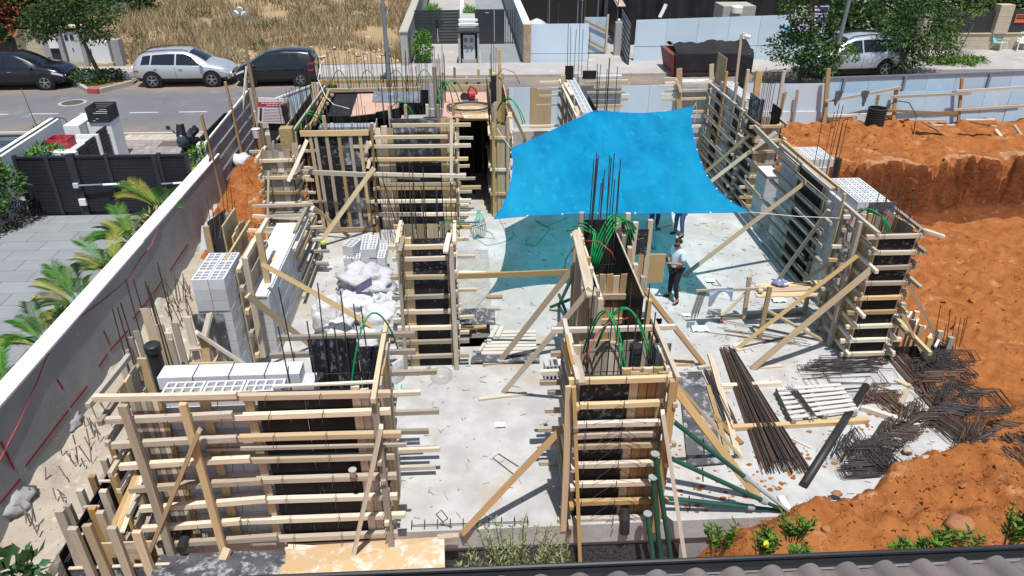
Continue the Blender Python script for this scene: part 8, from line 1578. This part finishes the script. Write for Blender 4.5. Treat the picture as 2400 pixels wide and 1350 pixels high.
scrib('teal twine looping across the sunny slab by the tarp shadow', [G(1100, 552, .012), G(1115, 560, .012), G(1140, 575, .012), G(1165, 572, .012), G(1190, 563, .012), G(1207, 550, .012), G(1200, 542, .012)], .010)
scrib('teal twine looping on the shaded slab under the tarp', [G(1235, 560, .012), G(1232, 572, .012), G(1252, 577, .012), G(1270, 560, .012), G(1290, 535, .012), G(1265, 525, .012), G(1255, 515, .012), G(1280, 530, .012), G(1330, 510, .012)], .012)
scrib('thin teal twine near the foot of the back column', [G(1110, 530, .012), G(1150, 545, .012), G(1160, 560, .012), G(1130, 555, .012), G(1108, 562, .012)], .009)
gs = thing('green_sticks', 'small bunch of green conduit offcuts on the slab by the middle column foot', 'offcuts', G(990, 870))
for i in range(5): rod(gs, G(978+i*2, 880-i*2, .02), G(1002+i*2, 862-i, .02+.01*i), .012, GRN if i % 2 else TEAL, 'offcut')
cnb = thing('can', 'dark can with a yellow-green lid on the slab by the brace foot', 'can', G(760, 588)); m = MB(); m.lathe(G(760, 590), [(.08, 0), (.08, .26)], 14); m.build('body', DARK, cnb); m = MB(); m.lathe(G(760, 590)+Vector((0, 0, .26)), [(.085, 0), (.085, .07), (.06, .08)], 14); m.build('lid', M('lid_lime', (.50, .58, .08), rough=.5), cnb)
m = MB(); m.lathe(G(742, 606), [(.07, 0), (.08, .13), (.07, .14), (.065, .03)], 14); tag(m.build('can', DARK), 'short black can on the slab left of the lidded can', 'can')
m = MB(); m.lathe(Y(828, 1115, 8.42), [(.045, 0), (.06, .12), (.062, .125)], 12); tag(m.build('paper_cup', KERB), 'paper cup standing on a wale of the long foreground form', 'cup'); m = MB(); m.lathe(Y(908, 1135, 8.6), [(.05, -.04), (.06, .05), (.03, .06)], 10); tag(m.build('cup', DARK), 'dark blue cup stuck at the right end of the long foreground form', 'cup')
# bench
bn_ = thing('work_bench', 'rough timber work bench with a plank top in front of the right hand wall', 'bench', (7.2, 14.6, 0))
a = G(1772, 690, .95)
for i in range(3): board(bn_, 'top_plank', G(1772, 692-i*10, .92), G(1935, 688-i*13, .92), .20, .035, [PO, WN, PO][i] if 0 else [WN, WB, WN][i])
board(bn_, 'rail', G(1632, 682, 1.0), G(1800, 676, 1.0), .05, .07, WP)
for t_, b_, mt_ in (((1757, 648), (1743, 748), WB), ((1805, 672), (1780, 792), WN), ((1893, 690), (1884, 738), WG)): base = G(b_[0], b_[1], 0); board(bn_, 'leg', Y(*t_, base.y), base, .10, .06, mt_, up=(0, -1, 0))
board(bn_, 'strut', Y(1747, 688, 15.0), G(1690, 742), .10, .05, WP); board(bn_, 'strut', Y(1785, 720, 14.4), G(1932, 800), .10, .05, WN); board(bn_, 'foot_rail', G(1690, 745, .05), G(1885, 732, .05), .08, .08, WG); board(bn_, 'block', G(1782, 668, 1.0), G(1783, 685, 1.0), .10, .05, WP)
def drape(name, label, a, b, w, dpt, mat, seed=0):
    a, b = Vector(a), Vector(b); m = MB()
    m.grid(lambda u, v: a.lerp(b, u)+Vector((0, -.06+(.09 if v < .25 else -.05*math.sin(u*9+seed)), .05-max(0, v-.2)*dpt*(.6+.5*math.sin(u*6+seed)))), 16, 10); return tag(m.build(name, mat, smooth=True), label, 'clothes')
drape('jacket', 'blue-grey shirt draped over the bench rail beside hanging rebar ties', G(1660, 684, 1.02), G(1718, 680, 1.02), .3, .45, M('shirt_bluegrey', (.22, .27, .36), (.34, .40, .50), scale=4, rough=.9), 1)
lump('cap', 'blue and white cap lying on the bench top', 'cap', G(1830, 668, .94), (.20, .14, .07), M('cap_blue', (.16, .17, .32), (.6, .6, .64), scale=6, lo=.5, hi=.56), seed=31, amp=.3)
m = MB(); m.tube([G(1808, 655, 1.0), G(1860, 660, 1.0)], .014, 6); m.tube([G(1860, 660, 1.0), G(1900, 664, 1.0)], .03, 6); tag(m.build('bolt_cutter', BLP), 'black handled tool lying across the far edge of the bench', 'tool')
tw = thing('rebar_ties', 'bunches of dark tie bars hanging from the left end of the bench rail', 'ties')
for i in range(8): p = G(1638+i*2.4, 684, 1.02); rod(tw, p, p+Vector((-.12-.02*(i % 3), -.05, -.55-.1*(i % 3))), .009, REB, 'tie_bar')
ps2 = thing('plywood_board', 'small black and white splashed board lying under the bench rail', 'board', G(1675, 735)); q = [G(1655, 742, .03), G(1692, 741, .03), G(1690, 724, .03), G(1660, 724, .03)]; m = MB(); m.hexa([v-Vector((0, 0, .02)) for v in q]+q); m.build('sheet', PBC, ps2)
for px, py, s, mt_, lb in ((1640, 772, .16, WHITE, 'crumpled white paper by the rebar ends near the bench'), (1825, 705, .14, WHITE, 'white sheet on the slab under the bench'), (1608, 740, .08, WHITE, 'scrap of paper at the edge of the tarp shadow'), (1665, 660, .1, WHITE, 'white packing strip on the slab behind the bench rail'), (1172, 998, .09, WHITE, 'white and red wrapper on the slab in the centre foreground'), (1688, 756, .06, REDP, 'red tape reel on the slab by the bench')):
    c = G(px, py, .01); m = MB(); m.grid(lambda u, v: c+Vector(((u-.5)*s*2.4, (v-.5)*s*1.6, .02+.06*s*8*abs(nz(u*3, v*3, 1.3, px)))), 6, 5); tag(m.build('paper_scrap', mt_), lb, 'paper')
# wire bits on the slab
for lb, pts in (('bent wire loop on the slab left of the leaning brace in the foreground', [(1205, 1112), (1155, 1073), (1168, 1063), (1215, 1093)]), ('tangle of thin wire near the slab front edge', [(1040, 1225), (1022, 1205), (1035, 1195), (1050, 1215), (1030, 1228), (1060, 1235)]), ('square wire stirrup lying behind the bench', [(1660, 655), (1672, 668), (1690, 670), (1678, 656), (1660, 655)])): m = MB(); m.tube([G(*p, .02) for p in pts], .008, 5); tag(m.build('wire', RUST), lb, 'wire', 'wire bits on the slab')
lad = thing('rebar_ladder', 'straight rebar with short cross bars along the front edge of the slab', 'rebar', G(1100, 1228)); rod(lad, G(965, 1231, .05), G(1240, 1222, .05), .008)
for i in range(10): p = G(965+i*30.2, 1231-i*1, .05); rod(lad, p+Vector((0, -.07, 0)), p+Vector((0, .09, .02)), .009, REB, 'cross_bar')
# tools on the doorway deck
sw_ = thing('circular_saw', 'red power saw standing on the doorway deck', 'saw', G(1105, 232, 3.06)); c = G(1105, 236, 3.06); SR = M('saw_red', (.36, .03, .03), rough=.45)
m = MB(); m.lathe(c+Vector((0, 0, .18)), [(.05, -.12), (.15, -.10), (.16, .08), (.07, .12)], 14, axis=(1, .3, 0)); m.build('motor_housing', SR, sw_); m = MB(); m.tube([c+Vector((-.12, 0, .28)), c+Vector((-.02, 0, .46)), c+Vector((.14, .02, .36)), c+Vector((.18, 0, .2))], .035, 8); m.build('handle', SR, sw_); m = MB(); m.box(c+Vector((-.28, -.12, 0)), c+Vector((.22, .14, .03))); m.build('base_plate', POLE, sw_); m = MB(); m.lathe(c+Vector((-.22, -.02, .13)), [(.14, 0), (.14, .02)], 18, axis=(0, 1, 0)); m.build('blade_guard', DARK, sw_)
cc = thing('cable_coil', 'loose coil of dark cable lying on the doorway deck', 'cable', G(1090, 250, 3.06))
for i in range(6): c = G(1100+R(-4, 4), 249+R(-2, 2), 3.08+i*.012); rx, ry = .66+R(-.08, .08), .5+R(-.06, .06); m = MB(); m.tube([c+Vector((rx*math.cos(a*.2618), ry*math.sin(a*.2618), 0)) for a in range(25)], .014, 5); m.build('loop', M('cable_dark%d' % i, (.07, .065, .055), rough=.7), cc)
m = MB(); m.tube([Y(752, 150, 25.5), Y(745, 185, 24), Y(762, 225, 23), Y(782, 245, 22.5), Y(820, 255, 22.3)], .012, 5); tag(m.build('cable', CORD), 'white cable drooping over the plywood deck at the back left', 'cable')
# green props
pg = M('prop_green', (.012, .065, .045), (.02, .09, .06), scale=4, rough=.5); pgl = M('prop_galv', (.34, .37, .37), (.25, .28, .28), scale=4, rough=.5)
ft_ = G(1848, 1198, .08)
for i, (a, lb) in enumerate(((X(1575, 985, 3.05), 'uppermost green steel prop leaning from the foreground column to the soil'), (X(1575, 1075, 3.05), 'middle green steel prop leaning from the foreground column to the soil'), (X(1540, 1165, 2.95), 'lowest, flattest green steel prop from the foreground column'))):
    t = thing('steel_prop', lb, 'prop', tuple(ft_), 'green steel props'); b = ft_+Vector((-.05*i, .03*i, -.02*i)); md = a.lerp(b, [.62, .8, .75][i]); m = MB(); m.tube([a, md], .04, 10); m.build('outer_tube', pg, t); m = MB(); m.tube([md, b], .032, 10); m.build('inner_tube', pgl if i == 0 else pg, t); m = MB(); m.tube([md+(md-a).normalized()*-.06, md+(md-a).normalized()*.06], .055, 10); m.build('collar', pgl, t)
    m = MB(); s_ = a.lerp(b, .25); m.tube([s_+Vector((0, 0, .1)), s_+Vector((.03, 0, -.08)), s_+Vector((.05, 0, -.2))], .012, 5); m.build('pin', WIRE, t)
for i, (a, b, lb) in enumerate(((Y(1535, 1065, 8.55), Y(1575, 1325, 8.35), 'upright green steel prop at the right front of the foreground column'), (Y(1530, 1120, 8.5), Y(1550, 1325, 8.3), 'second upright green steel prop, left of the first'), (Y(1518, 1205, 8.45), Y(1532, 1325, 8.2), 'short upright green steel prop nearest the gutter'))): t = thing('steel_prop', lb, 'prop', tuple(b), 'green steel props'); m = MB(); m.tube([a, b], .042, 10); m.build('outer_tube', pg, t); m = MB(); m.lathe(a, [(.07, 0), (.07, .02)], 10); m.build('head_plate', pgl, t)
tm = thing('steel_prop', 'dark green prop tripod folded against the left side of the narrow wall form', 'prop', G(1330, 700), 'green steel props')
for a, b in ((X(1350, 630, 2.0), G(1310, 715)), (G(1310, 690, .3), G(1350, 790)), (G(1290, 720, .1), G(1340, 700, .5))): m = MB(); m.tube([a, b], .04, 8); m.build('tube', pg, tm)
# glass panes leaning at the boundary wall; loose boards; metal gutter on the heap
gp = thing('window_panes', 'stack of framed window panes leaning beside the boundary wall', 'window panes', G(500, 590)); GLP = M('pane_pale', (.50, .56, .58), (.42, .48, .50), scale=2, rough=.2, spec=.6)
for i in range(3): m = MB(); q = [Y(470+i*10, 585, 18.0-i*.15), Y(500+i*12, 588, 17.9-i*.15), Y(522+i*4, 500-i*2, 18.3-i*.15), Y(472+i*8, 530-i*9, 18.4-i*.15)]; m.hexa(q+[v+Vector((.02, .05, 0)) for v in q]); m.build('pane', GLP, gp)
m = MB(); q = [Y(500, 600, 17.3), Y(545, 592, 17.3), Y(525, 492, 17.8), Y(485, 520, 17.8)]; m.hexa(q+[v+Vector((.02, .04, 0)) for v in q]); tag(m.build('plywood_board', PBD), 'black plywood board standing in front of the window panes', 'board')
tag(board(None, 'loose_plank', Y(482, 530, 17.2), Y(497, 600, 17.2), .16, .05, WN, up=(0, -1, 0)), 'yellow plank standing left of the black board by the window panes', 'plank')
m = MB(); m.tube([G(553, 395, .75), G(590, 400, .75)], .07, 8); tag(m.build('gutter_piece', PLS), 'pale bent sheet and packing lying on the soil heap by the wall', 'scrap')
lump('white_bag', 'torn white bag on the top of the soil heap under the corrugated fence', 'bag', G(565, 385, .75), (.4, .35, .2), BAG, seed=41, amp=.5)
# dowels sticking out of the sandy ledge
dw = thing('starter_bars', 'rows of short starter bars sticking out of the sandy ledge at the bottom left', 'rebar', G(120, 1180, -.2)); 
for i in range(48):
    t_ = R(0, 1); px, py = 330-290*t_+R(-55, 45)*(.4+t_), 885+400*t_+R(-30, 30); p = G(px, py, -.15)
    if p.x > -6.95 or p.x < -7.85: continue
    rod(dw, p, p+Vector((R(-.07, .07), R(-.07, .07), R(.18, .42))), .012, M('bar_grey', (.20, .185, .17), rough=.8) if 'bar_grey' not in bpy.data.materials else bpy.data.materials['bar_grey'], 'bar')
dw = thing('starter_bars', 'cluster of rusty starter bars by the left block pier', 'rebar', G(440, 720, -.2))
for i in range(26): p = G(R(395, 450), R(660, 800), -.15); rod(dw, p, p+Vector((R(-.15, .15), R(-.15, .15), R(.3, .8))), .010, RUST, 'bar')
dw = thing('starter_bars', 'tall thin bars before the corrugated fence and the black board', 'rebar', G(540, 520))
for px, t_, b_ in ((485, 460, 580), (495, 462, 585), (508, 455, 590), (520, 440, 590), (528, 430, 560), (540, 440, 570), (548, 470, 560), (470, 490, 560)): rod(dw, Y(px+14, b_, 17.5), Y(px, t_, 17.5), .010, RUST, 'bar')
rb = thing('starter_bars', 'thin rebars rising from the far edge of the trench right of the right hand column', 'rebar', G(2240, 820, -.3))
for px, t_, b_ in ((2205, 715, 790), (2228, 724, 830), (2240, 742, 820), (2252, 744, 820), (2262, 745, 815), (2268, 742, 800), (2218, 760, 835)): rod(rb, Y(px-14, b_, 13.6), Y(px, t_, 13.6), .009, RUST, 'bar')
rb = thing('starter_bars', 'few rusty rebars standing before the cut face right of the right hand column', 'rebar', G(2150, 560, -.8))
for px, t_, b_ in ((2065, 430, 520), (2085, 440, 540), (2100, 425, 540), (2125, 440, 540), (2140, 450, 540)): rod(rb, Y(px-8, b_, 16.5), Y(px, t_, 16.5), .009, RUST, 'bar')
# trench form right of the right column
tf = thing('trench_formwork', 'low trench form with stub posts and pale cross pieces right of the right hand column', 'formwork', (9.8, 13.4, -.5), 'timber trench formworks')
for px, t_ in ((2098, 735), (2120, 735), (2140, 750), (2160, 762), (2180, 790), (2205, 775), (2230, 790), (2118, 710), (2150, 730)): p = G(px, t_, .5); board(tf, 'post', p, (p.x+.02, p.y, -.7), .12, .09, random.choice([WN, WG, WP]), up=(0, -1, 0))
board(tf, 'rail', G(2090, 735, .45), G(2180, 830, .45), .08, .10, WN)
for i in range(3): boxp(tf, 'plywood_panel', (9.35+i*.45, 13.2, -.7), (9.35+i*.45+.44, 13.22, .25), PBD)
for i in range(5): a = G(2128+i*16, 745+i*17, .3); board(tf, 'cross_piece', a, a+Vector((.22, .25, 0)), .05, .04, WHITE)
# broken concrete by the soil edge
for i, (px, py, s) in enumerate(((2098, 1040, .11), (2130, 1090, .10), (2140, 1110, .12), (2165, 1080, .10), (2185, 1068, .09), (2125, 1062, .1))): lump('concrete_rubble', 'broken pale concrete lump at the edge of the soil mound', 'rubble', G(px, py, .03), (s, s*.8, s*.7), M('rubble_pale%d' % i, (.45, .38, .30), (.36, .28, .2), scale=5, rough=.95), 'broken concrete at the soil edge', seed=60+i, amp=.6, n=(8, 6))
for i, (px, py, s, lb) in enumerate(((1938, 1245, .09, 'round soil-covered stone in the front mound'), (2250, 1240, .22, 'large angular brown stone in the front soil mound'), (1960, 1160, .07, 'small stone near the top of the front soil mound'))): c = G(px, py, .1); lump('rock', lb, 'rock', c, (s*1.3, s, s*.6), M('rock_brown%d' % i, (.36, .17, .08), (.26, .11, .05), scale=4, rough=.95), seed=70+i, amp=.5, n=(10, 7))
# ================================================================ FOREGROUND
sh = thing('plywood_board', 'stained orange plywood sheet lying below the slab front in the foreground', 'board', (-2, 8.1, -.5)); m = MB(); q = [Y(655, 1350, 7.75), Y(1043, 1342, 7.75), Y(1041, 1257, 8.5), Y(668, 1282, 8.5)]; m.hexa([v-Vector((0, 0, .03)) for v in q]+q); m.build('sheet', PO, sh)
sh = thing('plywood_board', 'dirty black plywood sheet lying in front of the long foreground form', 'board', (-3.8, 8, -.5)); m = MB(); q = [Y(352, 1350, 7.8), Y(668, 1350, 7.8), Y(668, 1288, 8.35), Y(372, 1300, 8.35)]; m.hexa([v-Vector((0, 0, .03)) for v in q]+q); m.build('sheet', PBC, sh)
tag(board(None, 'loose_plank', Y(675, 1282, 8.45), Y(810, 1290, 8.4), .10, .03, WP), 'thin lath on the far edge of the orange plywood sheet', 'plank', 'loose planks on the slab'); tag(board(None, 'loose_plank', Y(535, 1285, 8.3), Y(505, 1345, 8.0), .14, .07, WN), 'short post foot lying on the dirty black plywood', 'plank', 'loose planks on the slab')
dm = thing('dimple_membrane', 'strip of black dimpled membrane at the foot of the slab front', 'membrane', (1.5, 8.3, -1.2)); m = MB(); m.grid(lambda u, v: (-.8+u*4.2, 8.72-v*.25, -.55-v*.8), 40, 6); m.build('sheet', M('membrane_black', (.02, .02, .021), (.05, .05, .05), scale=30, rough=.5, lo=.48, hi=.52), dm)
# roof of the house the picture is taken from
rf = thing('tiled_roof', 'grey-brown barrel tiled roof edge with a black gutter along the bottom of the picture', 'roof', (2, 3.7, 4.5)); TL = M('roof_tile', (.20, .172, .16), (.155, .132, .123), scale=3, c3=(.26, .235, .225), t3=.6, s3=8, rough=.85, rnd=.08, bump=.2, bs=60)
GUT = M('gutter_black', (.022, .023, .026), rough=.35); yg = 4.05; zg = 4.6
m = MB(); m.tube([(-4, yg, zg), (9, yg-.07, zg)], .022, 8); m.build('gutter_lip', GUT, rf); m = MB(); m.grid(lambda u, v: (-4+u*13, yg-.07*u-.14*v, zg-.09*math.sin(v*math.pi)), 30, 8); m.build('gutter', GUT, rf); boxp(rf, 'apron', (-4, 2.4, zg-.10), (9, yg-.11, zg-.055), M('roof_grey', (.17, .17, .175), rough=.7))
SP = .305
mt_ = MB(); mt_.grid(lambda u, v: (-.5*SP*1.04+u*SP*1.04, -v*.85, v*.85*.36+[0, .085][0]+(.088*math.sin(max(0, min(1, (u-.16)/.68))*math.pi)**.8 if .16 < u < .84 else 0)), 18, 4); mt_.grid(lambda u, v: (-.34*SP+u*SP*.68, 0-.002, .088*math.sin(u*math.pi)**.8*(1-v)), 12, 2)
tme = mesh('roof_tile', mt_.v, mt_.f, TL, True)
for i in range(34): put('roof_tile', tme, Matrix.Translation((-3.2+i*SP, yg-.13-.0018*i, zg-.02)), rf)
# plants in the foreground
random.seed(500)
def sprig(name, label, cat, base, hts, mats, L, w, n, group=None, spread=.25, flower=None):
    t = thing(name, label, cat, base, group); f = Fol(); base = Vector(base); m = MB()
    for i, (dx, dy, h) in enumerate(hts):
        a = base+Vector((dx*.4, dy*.4, 0)); z = base+Vector((dx, dy, h)); m.tube([a, a.lerp(z, .6)+Vector((0, 0, .02)), z], .009, 5, r1=.004)
        for k in range(n):
            s = .25+.75*k/n; p = a.lerp(z, s); an = k*2.4; d = Vector((math.cos(an)*.8, math.sin(an)*.8, .75)).normalized(); f.leaf(p, d, d.cross(Vector((R(-1, 1), R(-1, 1), R(-1, 1)))).normalized(), L*R(.7, 1.2), w, random.randrange(len(mats)))
        if flower and i % flower[1] == 0: 
            fm = MB(); fm.lathe(z, [(.005, -.04), (.05, .02), (.02, .03)], 8, axis=(.3, -.6, .5)); fm.build('flower', flower[0], t)
    m.build('stem', BARK, t); f.build('foliage', mats, t); return t
hts = [(R(-.8, .85), R(-.25, .3), 0) for _ in range(46)]; hts = [(a, b, R(.75, 1.25)*(1.15-.55*abs(a))) for a, b, _ in hts]
b0 = Y(1205, 1345, 6.9); sprig('olive_bush', 'grey-green narrow-leaved bush growing up in front of the slab edge', 'bush', (b0.x, 6.9, Y(1205, 1300, 6.9).z-.75), hts, [LO, LO, L3], .12, .022, 26)
YF_ = M('flower_yellow', (.70, .52, .02), rough=.6)
for px, py, y, n, h, lb in ((1680, 1300, 7.1, 5, .75, 'leafy bright green weed at the left of the front soil mound'), (1785, 1305, 7.0, 7, .55, 'green weed with a yellow flower beside the roof gutter'), (1858, 1270, 7.2, 5, .60, 'tall green weed just below the foot of the green props'), (1880, 1312, 6.9, 6, .3, 'low green weed along the gutter left of centre'), (2150, 1300, 7.0, 8, .22, 'row of low green weeds by the gutter on the right'), (2240, 1290, 7.0, 6, .40, 'green weed under the large brown stone'), (2365, 1280, 7.0, 9, .85, 'bushy green weed with a yellow flower at the right edge')):
    b0 = Y(px, py, y); w_ = .5 if 'row' in lb else .22; sprig('weed', lb, 'plant', b0, [(R(-w_, w_), R(-.12, .12), h*R(.5, 1.0)) for _ in range(n*2)], [LG, LG, L2, L3], .13, .045, 16, 'green weeds along the roof edge', flower=(YF_, 9) if 'flower' in lb else None)
b0 = Y(20, 1345, 7.6); t = plant('broadleaf_plant', 'broad-leaved green plant in the bottom left corner', 'plant', b0, [(b0+Vector((.05, 0, .05)), (.45, .3, .22), 110, [0, 0, 1])], [L1, leaf_mat('leaf_bluegreen', (.04, .11, .05), (.06, .15, .07))], .22, .15)
p = G(150, 1010, -.1)
for i, (px, py, s, lb) in enumerate(((170, 1000, .2, 'lump of old concrete at the foot of the boundary wall'), (40, 1195, .26, 'broken concrete footing at the base of the boundary wall, lower left'))): c = G(px, py, -.2); lump('concrete_lump', lb, 'rubble', c, (s, s*1.5, s*.7), CONE, seed=80+i, amp=.5, n=(14, 9))
